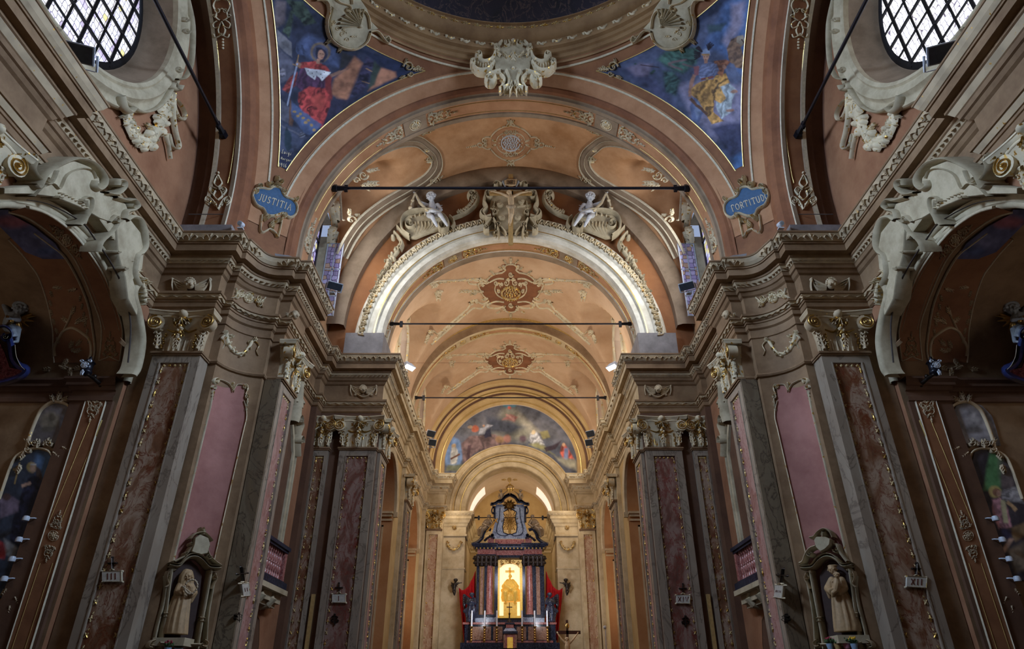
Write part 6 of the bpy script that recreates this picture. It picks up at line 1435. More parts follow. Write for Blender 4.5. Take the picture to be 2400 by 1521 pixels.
# ================================================================== side chapels
CB = ('b', 10.9, 6.15, 2.60, 1.73)
def chapel(s):
    S_ = LR('left', 'right'); c, zs, a, b = CHA
    # moulded archivolt on the wall face
    t = thing('chapel_arch_frame', (-8.5, 13.2, 5.9), f'sweeping cream rococo stucco frame with scrolls around the {S_} chapel arch', 'stucco frame', 'chapel arch frames')
    g = G(); R = []
    for r, d in ((-.02, -8.57), (-.02, -8.48), (.03, -8.44), (.08, -8.44), (.10, -8.48), (.20, -8.48), (.22, -8.42), (.27, -8.40), (.30, -8.44), (.32, -8.56)):
        R.append([(d, c-(a+r)*math.cos(PI*i/48), zs+(b+r)*math.sin(PI*i/48)) for i in range(49)])
    g.grid(R); OBJ('archivolt', g, 'cream', t)
    global SK; SK = .28; T = PX(('x', -8.25)); g = G()
    g.plate([(0, 440), (40, 438), (78, 432), (95, 405), (120, 388), (165, 376), (205, 392), (226, 418), (228, 450), (256, 480), (250, 520), (225, 512), (180, 486), (120, 462), (60, 455), (0, 455)], T, .07, 2, base=-.28)
    g.plate([(225, 450), (250, 456), (290, 478), (300, 505), (292, 525), (300, 560), (290, 590), (262, 560), (240, 530), (222, 505)], T, .05, 2, base=-.28)
    g.plate([(262, 520), (296, 512), (322, 545), (330, 590), (326, 630), (304, 655), (318, 700), (312, 740), (290, 700), (284, 650), (268, 600)], T, .085, 2, base=-.28); OBJ('field', g, 'cream', t)
    g = G()
    for P, w, h in (([(62, 432), (74, 440), (92, 408), (122, 388), (165, 372), (205, 382), (230, 410), (232, 432), (218, 444), (206, 436), (210, 424)], 9, .30), ([(66, 460), (90, 436), (112, 430), (128, 442), (145, 410), (180, 395), (205, 400), (214, 418)], 4, .18), ([(238, 452), (262, 455), (280, 440), (280, 425), (266, 422), (264, 434)], 7, .26), ([(258, 462), (285, 470), (302, 468), (312, 482), (300, 492), (285, 496), (280, 512)], 8, .28),
                    ([(286, 516), (300, 508), (318, 514), (330, 540), (332, 575), (322, 592), (312, 600), (306, 640), (318, 668)], 10, .26), ([(246, 520), (262, 506), (268, 520), (252, 545), (228, 568), (222, 590)], 6, .2), ([(318, 668), (310, 690), (322, 740), (330, 800), (320, 860), (308, 880)], 12, .14), ([(76, 372), (66, 395), (80, 420), (100, 432), (112, 420), (120, 400)], 7, .22), ([(192, 470), (196, 500), (188, 525)], 6, .16), ([(176, 474), (190, 462), (204, 466), (202, 490), (188, 515), (176, 528)], 6, .2)): stroke(g, T, P, w*1.15, h*.5+.04, sm=4)
    for x, y, r in ((210, 430, 9), (272, 430, 8), (300, 482, 7), (262, 515, 8), (180, 470, 7), (122, 462, 6), (96, 420, 9), (262, 590, 5), (278, 628, 6)): scroll(g, T, x, y, r, 0, 1, 4, .17)
    OBJ('volutes', g, 'cream', t)
    g = G()
    for k in range(13): x0, y0 = 222+k*4.2, 455+k*7.2; stroke(g, T, [(x0-14, y0+18), (x0+2, y0+12), (x0+14, y0+2), (x0+24, y0-2)], 3.6, .06, (.5, 1), sm=3)
    for x, y, q in ((60, 380, 1), (30, 372, 2), (15, 340, 3)): leaf(g, T, x, y, -q, 22, 14, .16)
    for k in range(9): blob(g, T, 128+k*8, 452+k*2.2+k*k*.28, 3.4, .14)
    for P in ([(300, 610), (318, 640), (336, 655), (345, 665)], [(330, 660), (338, 690), (334, 715)]): garland(g, T, P, 9, .12, seed=4)
    OBJ('shell_ribs', g, 'stucco_gilt', t); SK = .01
    g = G(); T9 = PX(('x', -8.53)); garland(g, T9, [(2, 350), (22, 332), (45, 322), (52, 350), (70, 375), (95, 388), (118, 385)], 12, .14, seed=6, dens=1.5); OBJ('leaf_garland', g, 'stucco_gilt_dim', None, f'leaf garland looped above the {S_} chapel arch near the picture edge', 'garland', 'garlands over the chapel arches')
    g = G(); T2 = PX(('x', -8.3)); P = [(60, 468), (118, 480), (190, 520), (222, 560), (262, 620), (290, 680), (306, 760), (300, 850)]; stroke(g, T2, P, 2.0, .02, sm=4, m=0)
    OBJ('cable_loop', g, 'cable', None, f'thin wiring loop hung along the {S_} chapel arch', 'cable', 'chapel arch cables')
    # barrel: red brown panels with pale arabesques
    T = PX(CB)
    def strip(L, Rr, mat, off):
        g = G(); TT = PX(CB, off); A = smoothpts(L, 5); B = smoothpts(Rr, 5); g.grid([[TT(p[0]+(q[0]-p[0])*k/3, p[1]+(q[1]-p[1])*k/3, 0) for k in range(4)] for p, q in zip(A, B)]); struct(LR('trim_1', 'trim_2'), g, mat)
    L1 = [(20, 496), (70, 512), (130, 555), (170, 598), (197, 650), (223, 715), (239, 772), (233, 845)]; R1 = [(60, 484), (110, 500), (166, 540), (212, 594), (247, 650), (272, 715), (288, 776), (281, 847)]
    L2 = [(20, 560), (50, 592), (72, 620), (92, 650), (112, 710), (124, 772), (125, 820), (128, 850)]; R2 = [(80, 545), (120, 575), (150, 600), (180, 650), (205, 710), (217, 772), (222, 820), (215, 850)]
    strip(L1, R1, 'rust', .01); strip(L2, R2, 'rust', .01)
    t = thing('vault_arabesque', T(170, 780, 0), f'pale scrollwork panels on the dim barrel of the {S_} chapel', 'ornament', 'chapel barrel arabesques')
    g = G()
    for P in (L1, R1, L2, R2): stroke(g, T, P, 3.2, .03, sm=4)
    stroke(g, T, [(233, 845), (248, 840), (257, 836), (268, 841), (281, 847)], 3, .03)
    for P in (L1, R1): stroke(g, T, [(p[0]+(7 if P is L1 else -7), p[1]) for p in P[3:-1]], 1.4, .02, sm=4)
    OBJ('border_lines', g, 'line_cream', t)
    g = G()
    filigree(g, sub(T, 259, 838, -PI/2, 1), 62, 34, .04); rosette(g, T, 156, 562, 14, .05); filigree(g, sub(T, 146, 550, -2.45), 40, 22, .04); filigree(g, sub(T, 168, 575, .9), 40, 22, .04)
    Q = [(130, 835), (128, 815), (140, 790), (150, 775), (172, 768), (200, 785), (212, 800), (214, 830), (204, 850)]
    stroke(g, T, Q, 7, .05, sm=4); stroke(g, T, [(150, 775), (164, 745), (170, 725)], 5, .05)
    for x, y, q in ((170, 735, -1.3), (160, 755, -2.4), (178, 758, -.8), (190, 752, -.5), (165, 815, -1.2), (175, 825, -.4), (180, 810, -.9), (160, 840, 2.2), (190, 860, 2.8), (140, 858, .3), (165, 862, 1.6), (120, 864, 3.0)): leaf(g, T, x, y, q, 18, 12, .05)
    for k in range(6): leaf(g, T, 118+k*2.2-5*math.sin(k), 680+k*22, 1.2, 16, 8, .04); leaf(g, T, 190+k*4, 690+k*20, 1.7, 16, 8, .04)
    leaf(g, T, 125, 672, .1, 22, 10, .04); leaf(g, T, 180, 676, 2.9, 22, 10, .04); rosette(g, T, 172, 820, 7, .06, 6, ring=False)
    OBJ('arabesque', g, 'stucco_gilt_dim', t)
    # impost cornice on the far side wall, panel strip
    g = G(); sweep(g, [(-13, 13.5), (-9.55, 13.5), (-9.55, 13.42), (-8.6, 13.42)], [(0, 5.62), (.03, 5.64), (.03, 5.74), (0, 5.76), (0, 5.86), (.04, 5.88), (.08, 5.95), (.12, 5.97), (.12, 6.03), (.17, 6.10), (.17, 6.15), (-.1, 6.16)]); sweep(g, [(-9.55, 13.52), (-9.55, 13.44), (-8.62, 13.44), (-8.62, 13.52)], [(0, -1.7), (0, 5.65)]); struct(LR('trim_1', 'trim_2'), g, 'brown_dark', smooth=False)
    YW = ('y', 13.43); T = PX(YW, .0)
    t = thing('wall_panel', T(150, 1200, 0), f'narrow rust red strip panel with gilt lines and rosette in the {S_} chapel', 'panel', 'chapel strip panels')
    def edge(p0, p1, v): return p0[0]+(p1[0]-p0[0])*(v-p0[1])/(p1[1]-p0[1])
    l0, l1, r0, r1 = (203, 935), (17, 1521), (250, 937), (72, 1521)
    g = G(); g.add([T(203, 935, .01), T(250, 937, .01), T(72, 1521, .01), T(17, 1521, .01)], [(0, 1, 2, 3)]); OBJ('panel_ground', g, 'rust', t, smooth=False)
    g = G()
    for q0, q1 in (((203, 935), (17, 1521)), ((250, 937), (72, 1521))): stroke(g, T, [q0, q1], 2.6, .03, sm=1)
    stroke(g, T, [(203, 935), (250, 937)], 2.6, .03, sm=1); OBJ('border', g, 'line_cream', t)
    g = G()
    for k in (.22, .78): stroke(g, T, [(203+47*k, 985), (17+186*.47+50*k, 1225)], 1.2, .02, sm=1); stroke(g, T, [(17+186*.36+52*k, 1320), (17+54*k, 1521)], 1.2, .02, sm=1)
    OBJ('gilt_lines', g, 'gold_line', t)
    g = G(); filigree(g, sub(T, 225, 938, PI/2+.28), 55, 36, .04); filigree(g, sub(T, 130, 1240, -PI/2+.3), 46, 26, .04); filigree(g, sub(T, 120, 1278, PI/2+.28), 42, 26, .04); rosette(g, T, 126, 1256, 12, .05)
    OBJ('stucco_rosette', g, 'stucco_gilt_dim', t)
    # picture frames (oval above, arched below)
    T = PX(('y', 13.5), .01); g = G()
    O = [(63, 1055), (72, 1020), (90, 975), (104, 955), (130, 942), (160, 950), (172, 975), (165, 1005), (152, 1040), (140, 1070)]
    stroke(g, T, O, 8, .05, sm=4); A_ = [(0, 1170), (30, 1085), (52, 1062), (85, 1052), (115, 1058), (128, 1085), (120, 1120), (60, 1320), (20, 1400)]; stroke(g, T, A_, 6, .05, sm=4)
    for x, y, q in ((138, 940, -1.3), (130, 945, -2), (146, 944, -.6), (60, 1060, 2.2), (128, 1062, .6), (90, 1052, -1.5), (105, 1045, -.8), (75, 1046, -2.2), (150, 1050, .4), (50, 1090, 2), (20, 1380, 2.2), (40, 1400, 1.2), (28, 1420, 1.8)): leaf(g, T, x, y, q, 20, 14, .07)
    for x, y in ((84, 1040), (118, 1040), (68, 1055)): scroll(g, T, x, y, 9, 0, 1, 4, .07)
    OBJ('picture_frame', g, 'stucco_gilt_dim', None, f'leafy stucco frame around the two paintings in the {S_} chapel', 'picture frame', 'chapel picture frames')
    # little spotlights beside the painting
    for i, (u, v, pl) in enumerate(((74, 1219, 'topmost'), (58, 1268, 'second'), (42, 1313, 'third'), (24, 1359, 'lowest'))):
        p = V3(*T(u, v, .16)); t = thing('spot_lamp', p, f'{pl} small white spotlight beside the painting in the {S_} chapel', 'spotlight', 'chapel spotlights')
        g = G(); q = V3(*T(u+16, v-3, .0)); g.tube([p, V3(*T(u+14, v-2, .1)), q], .012, 6); g.box(q.x-.02, q.x+.02, q.y-.03, q.y, q.z-.09, q.z+.12); OBJ('bracket', g, 'white_metal', t)
        g = G(); g.lathe([(0, .05), (.05, .04), (.065, 0), (.06, -.05), (0, -.055)], p, 12, T=lambda x, y, z: (x, y, z)); OBJ('lamp_head', g, 'white_metal', t)
    # lantern on a curled bracket
    p = V3(*PX(('y', 12.9))(205, 862, 0)); q = V3(*PX(('y', 13.38))(238, 902, 0)); t = thing('bracket_lantern', q, f'dark ornate votive lantern on a curled bracket under the {S_} chapel arch', 'lantern', 'votive lanterns')
    g = G(); limb(g, [q, (p+q)/2+V3(0, 0, -.05), p+V3(.06, .0, -.16)], [.05, .035, .03]); g.ball(q, .075); g.ball((p+q)/2, .05); OBJ('bracket', g, 'bronze_dark', t)
    g = G(); g.lathe([(.0, -.2), (.05, -.17), (.12, -.12), (.12, -.08), (.10, -.06), (.10, .10), (.13, .12), (.08, .18), (.03, .2), (.03, .25), (0, .27)], p, 10); OBJ('lantern_body', g, 'black_metal', t)
    g = G(); TT = lambda u, v, h=0: (p.x+u, p.y-.11-h, p.z+v); rosette(g, TT, 0, .02, .075, .03, 8); leaf(g, TT, 0, -.1, -PI/2, .1, .08, .03); scroll(g, TT, -.09, .1, .04, 0, 1, .02, .03); scroll(g, TT, .09, .1, .04, PI, -1, .02, .03); OBJ('silver_face', g, 'white_metal', t)
sides(chapel)
# dark altarpiece crests with putti at the picture edges
def crest(s):
    S_ = LR('left', 'right'); Yp = 12.7; A = lambda u, v, d=0: at(u, v, Yp, d)
    t = thing('altarpiece_crest', A(20, 900), f'dark blue marble volute of an altarpiece at the {S_} picture edge', 'altarpiece', 'chapel altarpieces')
    o = LR(0, -24); T = lambda u, v, h=0: tuple(A(u+o, v, -h))
    g = G(); g.plate([(-60, 780), (0, 800), (14, 830), (24, 860), (60, 868), (40, 890), (0, 905), (-60, 905)], T, .3, 2, base=-.3); OBJ('red_core', g, 'marble_wine', t)
    g = G(); stroke(g, T, [(20, 782), (26, 810), (30, 840), (44, 858), (62, 866), (50, 880), (20, 892), (-20, 900)], 20, .5, sm=4); stroke(g, T, [(-10, 768), (10, 764), (26, 776), (26, 792), (12, 798), (4, 788), (12, 782)], 9, .55, sm=4); OBJ('volute', g, 'blue_marble', t)
    g = G(); stroke(g, T, [(35, 808), (38, 835), (48, 856), (58, 866)], 1.8, .60, sm=4); scroll(g, T, 12, 788, 7, 0, 1, 2.4, .62); OBJ('gilt_line', g, 'line_cream', t)
    P = lambda u, v, d=0: A(u+o, v, d-.15)
    J = dict(head=P(46, 724), neck=P(38, 734), chest=P(30, 744), hip=P(22, 764), sl=P(20, 736), sr=P(40, 742), el=P(10, 716), er=P(44, 750, -.12), hl=P(18, 700), hr=P(30, 748, -.2), pl=P(22, 766), pr=P(32, 766), kl=P(30, 776, -.18), kr=P(42, 772, -.05), fl=P(38, 786, -.1), fr=P(40, 800))
    putto('putto', J, .14, f'pale putto with a raised arm and gilt wing at the {S_} picture edge', 'dove_grey', 'statue', 'chapel putti', face=(.4, -1, -.2), wingmat='gold', vox=.010, drape=[([P(18, 742, -.1), P(28, 752, -.18), P(20, 760, -.1)], [.04, .05, .04]), ([P(42, 760, -.05), P(44, 772, 0)], [.05, .05])])
sides(crest)
# ================================================================== floodlights, cameras
def flood(px, S, w, h, d, yaw, tilt, label, lit=False, off=.0):
    p = V3(*PX(S, off)(px[0], px[1], 0)); t = thing('floodlight', p, label, 'floodlight', 'floodlights on the cornice')
    from mathutils import Matrix
    M = Matrix.Rotation(yaw, 3, 'Z') @ Matrix.Rotation(tilt, 3, 'X'); T = lambda x, y, z: tuple(p+M @ V3(x, y, z))
    g = G(); g.add([T(*q) for q in ((-w/2, -d/2, -h/2), (w/2, -d/2, -h/2), (w/2, -d/2, h/2), (-w/2, -d/2, h/2), (-w*.3, d/2, -h*.3), (w*.3, d/2, -h*.3), (w*.3, d/2, h*.3), (-w*.3, d/2, h*.3))], [(4, 5, 1, 0), (5, 6, 2, 1), (6, 7, 3, 2), (7, 4, 0, 3), (7, 6, 5, 4)]); g.box(-w/2, w/2, -d/2-.02, -d/2+.02, -h/2, h/2, 0, T); hs = OBJ('housing', g, 'white_metal', t, smooth=False)
    g = G(); g.box(-w*.46, w*.46, -d/2-.035, -d/2-.02, -h*.44, h*.44, 0, T); OBJ('lamp_glass', g, 'lamp_glow' if lit else 'lamp_glass', hs, smooth=False)
    g = G(); g.box(-w/2-.03, -w/2, -.03, .03, -h*.8, .02, 0, T); g.box(w/2, w/2+.03, -.03, .03, -h*.8, .02, 0, T); g.box(-w/2, w/2, -.03, .03, -h*.82, -h*.78, 0, T); b_ = V3(*T(0, 0, -h*.8)); g.tube([b_, V3(b_.x, b_.y, 10.0)], .022, 6); g.box(b_.x-.07, b_.x+.07, b_.y-.07, b_.y+.07, 10.0, 10.03); OBJ('bracket', g, 'white_metal', t, smooth=False)
def floods(s):
    S_ = LR('left', 'right')
    flood((182, 122), ('z', 10.32), .62, .34, .22, .35, .9, f'large black faced floodlight on the cornice under the {S_} oval window')
    flood((784, 668), ('z', 10.22), .42, .22, .2, .5, .8, f'floodlight on the cornice in front of the {S_} open casement')
    flood((958, 856), ('z', 10.22), .44, .2, .2, .9, 1.1, f'lit floodlight glowing on the {S_} chancel cornice', True)
    flood((1008, 1014), ('z', 10.22), .4, .3, .2, .6, .7, f'upper of two small floodlights far along the {S_} chancel cornice')
    flood((1012, 1036), ('z', 10.22), .36, .3, .2, .4, .5, f'lower of two small floodlights far along the {S_} chancel cornice')
    p = V3(*PX(('y', 13.5))(566, 527, 0)); t = thing('security_camera', p, f'small white camera standing on the cornice below the {S_} blue cartouche', 'camera', 'cornice cameras')
    g = G(); g.box(p.x-.07, p.x+.07, p.y-.05, p.y+.05, p.z-.13, p.z-.10); g.tube([p+V3(0, 0, -.12), p+V3(0, 0, -.02)], .02); OBJ('stand', g, 'white_metal', t)
    g = G(); g.tube([p+V3(-.01, -.10, -.02), p+V3(0, .06, .03)], .065, 14); cb = OBJ('camera_body', g, 'white_metal', t)
    g = G(); g.tube([p+V3(-.01, -.115, -.025), p+V3(-.01, -.10, -.02)], .045, 12); OBJ('lens', g, 'dove_grey', cb)
    g = G(); T = PX(('s',), .02); stroke(g, T, [(578, 520), (560, 505), (530, 503), (440, 503)], 1.4, .02, sm=3); OBJ('camera_cable', g, 'cable', None, f'thin black cable running to the camera on the {S_} pier', 'cable', 'camera cables')
    b = V3(*PX(('y', 20.18))(734, 1392, 0)); g = G(); g.box(b.x-.05, b.x+.05, 20.2, 20.28, -1.7, b.z); OBJ('upright_board', g, 'wood_light', None, f'pale upright board leaning in the recess {LR("left", "right")} of plaque {LR("I", "XIV")}', 'board', 'upright boards')
sides(floods)
# ================================================================== high altar
YA = 33.3
def A0(u, v, d=0): return at(u, v, YA, d)
altar = thing('high_altar', (0, 33.8, -1.7), 'tall black and rose marble high altar with columns and curved pediment', 'altar')
def BX(g, u0, v0, u1, v1, d0, d1, m=0, zmin=None):
    a = A0(u0, v1); b = A0(u1, v0); g.box(a.x, b.x, YA+d0, YA+d1, a.z if zmin is None else zmin, b.z, m)
def part(name, boxes, mat, parent=altar, zmin=None, lab=None):
    g = G()
    for q in boxes: BX(g, *q[:6], zmin=(q[6] if len(q) > 6 else None))
    return OBJ(name, g, mat, parent, lab, smooth=False)
sy = lambda L: L+[(2389-q[2], q[1], 2389-q[0], q[3])+tuple(q[4:]) for q in L]
part('base', [(1088, 1464, 1302, 1521, -.05, .9, -1.7), (1080, 1508, 1310, 1521, -.5, .2, -1.7), (1118, 1443, 1272, 1459, .12, .9)], 'marble_black')
part('rose_ledge', [(1085, 1459, 1304, 1464, -.12, .9), (1094, 1502, 1296, 1509, -.14, .0)], 'marble_red')
part('marble_inlay', sy([(1106, 1469, 1151, 1500, -.07, 0), (1156, 1469, 1178, 1500, -.07, 0)]), 'marble_altar_brown')
part('plinth', sy([(1136, 1446, 1164, 1458, -.02, .5), (1113, 1448, 1136, 1458, .06, .6)]), 'marble_altar_blue')
part('black_piers', sy([(1114, 1318, 1124, 1446, .16, .8), (1133, 1318, 1143, 1446, .14, .8), (1158, 1318, 1168, 1446, .10, .8), (1112, 1440, 1136, 1447, .10, .8), (1141, 1440, 1160, 1447, -.02, .4)]), 'marble_black')
part('veined_pilaster', sy([(1124, 1328, 1133, 1440, .15, .5)]), 'marble_altar_brown')
for s_ in (-1, 1):
    a = A0(1150, 1441, .1); b = A0(1150, 1323, .1); x = s_*abs(A0(1150, 1380).x)-.05; g = G(); g.lathe([(.20, 0), (.20, .04), (.165, .07), (.165, .12), (.15, .14), (.152, (b.z-a.z)*.5), (.135, b.z-a.z)], (x, YA+.12, a.z), 20); OBJ('column', g, 'marble_red', altar)
    for u in (1119, 1129, 1139, 1150, 1161):
        uu = u if s_ < 0 else 2389-u; p = A0(uu, 1314, .08); g = G(); g.lathe([(.12, -.25), (.13, -.18), (.17, -.05), (.15, 0), (.2, .15), (.2, .2), (.17, .22)], p, 10)
        for k in range(6): q = 2*PI*k/6; g.ball(p+V3(.15*math.cos(q), .15*math.sin(q), -.1), .06); g.ball(p+V3(.18*math.cos(q), .18*math.sin(q), .1), .055)
        OBJ('column_capital', g, 'bronze_dark', altar)
part('architrave', sy([(1116, 1299, 1163, 1307, .0, .7)])+[(1163, 1300, 1226, 1306, .12, .7)], 'marble_black')
part('frieze', sy([(1119, 1287, 1160, 1299, .05, .7)])+[(1160, 1288, 1229, 1300, .16, .7)], 'marble_red')
part('cornice', sy([(1113, 1281, 1163, 1287, -.05, .7), (1109, 1277, 1165, 1282, -.14, .7), (1107, 1274, 1167, 1278, -.2, .7)])+[(1163, 1280, 1226, 1287, .06, .7), (1165, 1275, 1224, 1281, -.02, .7)], 'marble_black')
g = G()
for k in range(19): u = 1116+k*8.7; BX(g, u, 1284, u+3, 1287, -.1, 0)
OBJ('dentils', g, 'gold', altar, smooth=False)
part('attic_base', [(1160, 1263, 1229, 1275, .1, .6)]+sy([(1143, 1262, 1158, 1275, .0, .5)]), 'marble_red')
TA = lambda u, v, h=0: tuple(A0(u, v, -h+.15))
g = G()
def prism(g, outl, d0, d1, hole=None):
    F = lambda d: (lambda u, v: tuple(A0(u, v, d))); g.poly(outl, [hole] if hole else [], F(d0))
    for P in [outl]+([hole] if hole else []): g.grid([[tuple(A0(u, v, d)) for u, v in P] for d in (d0, d1)], cv=True)
hole = [(1180, 1200), (1186, 1196), (1195, 1191), (1204, 1196), (1210, 1200), (1208, 1215), (1212, 1235), (1210, 1248), (1200, 1252), (1190, 1252), (1180, 1248), (1178, 1235), (1182, 1215)]
prism(g, [(1162, 1182), (1228, 1182), (1230, 1225), (1236, 1248), (1240, 1263), (1150, 1263), (1154, 1248), (1160, 1225)], .15, .55, hole); OBJ('attic', g, 'marble_altar_blue', altar, smooth=False)
g = G(); stroke(g, TA, hole, 2.5, .06, sm=1, closed=True); stroke(g, TA, [(1172, 1190), (1170, 1215), (1164, 1240), (1168, 1252), (1185, 1256), (1195, 1251), (1205, 1256), (1222, 1252), (1226, 1240), (1220, 1215), (1218, 1190)], 2, .05, sm=3); OBJ('attic_moulding', g, 'marble_black', altar)
g = G()
for s_ in (1, -1):
    M = lambda u, v, h=0, s_=s_: TA(1195+u*s_, v, h)
    stroke(g, M, [(46, 1182), (38, 1181), (28, 1176), (20, 1176), (12, 1166), (0, 1160)], 8, .5, sm=4); stroke(g, M, [(44, 1178), (36, 1177), (27, 1171), (20, 1170), (12, 1161), (0, 1155)], 3, .62, sm=4)
    stroke(g, M, [(36, 1186), (36, 1225)], 6, .25, sm=1); stroke(g, M, [(39, 1186), (43, 1196), (40, 1204), (37, 1200)], 4, .3, sm=3)
OBJ('pediment', g, 'marble_black', altar)
g = G()
for s_ in (1, -1):
    M = lambda u, v, h=0, s_=s_: TA(1195+u*s_, v, h)
    stroke(g, M, [(44, 1242), (54, 1240), (62, 1250), (66, 1262), (78, 1272), (90, 1276)], 9, .35, sm=4); stroke(g, M, [(36, 1262), (48, 1258), (60, 1268)], 6, .25)
    scroll(g, M, 42, 1254, 6, 0, 1, 4, .4)
OBJ('side_volutes', g, 'marble_black', altar)
g = G()
for k in range(26):
    a = 2*PI*k/26; r = (17, 25, 20)[k % 3]; stroke(g, TA, [(1195+7*math.cos(a), 1221+7*math.sin(a)), (1195+r*.8*math.cos(a), 1221+r*1.05*math.sin(a))], 2, .05, (.5, 1), sm=1)
rosette(g, TA, 1195, 1221, 8, .1, 8); stroke(g, TA, [(1195, 1228), (1195, 1250)], 5, .06, sm=1); OBJ('sunburst_glory', g, 'gold', altar)
g = G(); rosette(g, TA, 1194, 1184, 9, .12, 10)
for k in range(10): a = 2*PI*k/10; leaf(g, TA, 1194+6*math.cos(a), 1184+5*math.sin(a), a, 9, 6, .1)
OBJ('gold_emblem', g, 'gold', altar)
# glowing niche
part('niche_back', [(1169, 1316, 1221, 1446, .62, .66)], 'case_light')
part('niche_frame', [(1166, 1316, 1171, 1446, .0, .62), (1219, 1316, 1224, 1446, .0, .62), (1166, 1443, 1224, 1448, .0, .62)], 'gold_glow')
g = G(); F = PX(('y', YA-.02)); g.plate([(1167, 1312), (1223, 1312), (1223, 1330), (1216, 1330), (1211, 1324), (1203, 1322), (1195, 1318), (1187, 1322), (1179, 1324), (1174, 1330), (1167, 1330)], F, .04, .5)
for s_ in (1, -1): scroll(g, F, 1195+s_*8, 1316, 4, 0, s_, 2, .1); leaf(g, F, 1195+s_*14, 1320, .6 if s_ > 0 else 2.5, 9, 6, .1); scroll(g, F, 1195+s_*20, 1318, 4, 0, s_, 2, .1)
leaf(g, F, 1195, 1320, -PI/2, 10, 8, .12); OBJ('niche_valance', g, 'gold', altar)
t = thing('gilded_statue_group', A0(1196, 1412, .3), 'gilded seated group before a cross glowing inside the altar niche', 'statue')
g = G(); Q = lambda u, v, d=.3: A0(u, v, d)
robe(g, [Q(1197, 1410), Q(1197, 1400), Q(1197, 1388), Q(1196, 1376), Q(1196, 1366), Q(1196, 1358)], [.42, .46, .42, .33, .2, .1], 9, .16, seed=4, depth=.6); head(g, Q(1196, 1351, .2), .085, (0, -1, -.2), hair=False)
for s_ in (-1, 1): limb(g, [Q(1196+s_*6, 1362), Q(1196+s_*15, 1374, .2), Q(1196+s_*9, 1386, .05)], [.1, .1, .07]); limb(g, [Q(1196+s_*6, 1385, .2), Q(1196+s_*11, 1388, -.05), Q(1196+s_*11, 1408, .0)], [.13, .13, .07])
limb(g, [Q(1186, 1374, .05), Q(1196, 1380, 0), Q(1207, 1385, .05), Q(1214, 1402, .1)], [.1, .12, .1, .05]); g.ball(Q(1184, 1371, .05), .08)
for k in range(14): a = 2*PI*k/14; g.ball(Q(1196+18*math.cos(a), 1384+22*math.sin(a), .4), .09)
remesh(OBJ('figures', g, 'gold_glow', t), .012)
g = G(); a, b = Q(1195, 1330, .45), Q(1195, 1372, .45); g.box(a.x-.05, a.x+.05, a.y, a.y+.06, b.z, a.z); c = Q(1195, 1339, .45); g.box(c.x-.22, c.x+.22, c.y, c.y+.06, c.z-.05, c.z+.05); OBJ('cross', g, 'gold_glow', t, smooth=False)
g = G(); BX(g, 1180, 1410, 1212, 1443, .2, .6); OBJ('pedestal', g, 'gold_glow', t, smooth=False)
# crown and small angels on top
t = thing('gilt_crown', A0(1195, 1152, .2), 'small gilt crown topping the high altar', 'crown'); p = A0(1195, 1150, .2)
g = G(); g.lathe([(.14, 0), (.17, .02), (.17, .08), (.15, .09)], p, 16)
for k in range(8): a = 2*PI*k/8; g.tube([p+V3(.16*math.cos(a), .16*math.sin(a), .08), p+V3(.2*math.cos(a), .2*math.sin(a), .2), p+V3(.08*math.cos(a), .08*math.sin(a), .30), p+V3(0, 0, .27)], .022, 5)
g.ball(p+V3(0, 0, .34), .05); g.box(p.x-.012, p.x+.012, p.y-.01, p.y+.01, p.z+.36, p.z+.5); g.tube([p+V3(0, 0, -.22), p], .015); OBJ('crown', g, 'gold', t)
def topangel(s):
    u = lambda k: LR(k, k+1); Q = lambda x, v, d=.1: A0(x, v, d)
    J = dict(head=Q(1174, 1151), neck=Q(1175, 1155), chest=Q(1175, 1160), hip=Q(1175, 1168), sl=Q(1171, 1158), sr=Q(1179, 1158), el=Q(1168, 1163, 0), er=Q(1183, 1155), hl=Q(1170, 1168, -.05), hr=Q(1187, 1152), pl=Q(1173, 1169), pr=Q(1177, 1169), kl=Q(1172, 1172, -.05), kr=Q(1180, 1173), fl=Q(1172, 1180), fr=Q(1182, 1180))
    putto('angel', J, .075, f'little bronze angel {LR("left", "right")} of the crown on the altar', 'statue_bronze', 'statue', 'angels at the crown', face=(.2, -1, 0), vox=.011)
sides(topangel)
def seated(s):
    Q = lambda x, v, d=.0: A0(x, v, d); S_ = LR('left', 'right')
    t = thing('statue', Q(1135, 1250), f'grey gold draped woman {LR("holding a slanting cross", "with folded hands")} on the {S_} altar volute', 'statue', None)
    g = G(); robe(g, [Q(1126, 1256), Q(1129, 1248, -.05), Q(1133, 1240, -.1), Q(1138, 1234, -.05), Q(1142, 1228), Q(1143, 1222), Q(1144, 1217)], [.13, .2, .26, .25, .17, .17, .08], 8, .2, seed=9, depth=.7); head(g, Q(1146, 1211, -.03), .085, (.3, -1, -.3), hair=True, long=True)
    limb(g, [Q(1139, 1220), Q(1133, 1228, -.1), Q(1142, 1232, -.25)], [.08, .08, .05]); limb(g, [Q(1149, 1220), Q(1154, 1228, -.1), Q(1146, 1234, -.25)], [.08, .07, .05]); limb(g, [Q(1137, 1236, -.15), Q(1130, 1240, -.3), Q(1127, 1257, -.15)], [.14, .14, .06])
    remesh(OBJ('figure', g, 'statue_bronze', t), .010)
    if s > 0: g = G(); g.tube([Q(1140, 1247, -.35), Q(1166, 1215, -.35)], .035, 4); g.tube([Q(1157, 1215, -.35), Q(1166, 1225, -.35)], .03, 4); OBJ('slanting_cross', g, 'gold', t)
sides(seated)
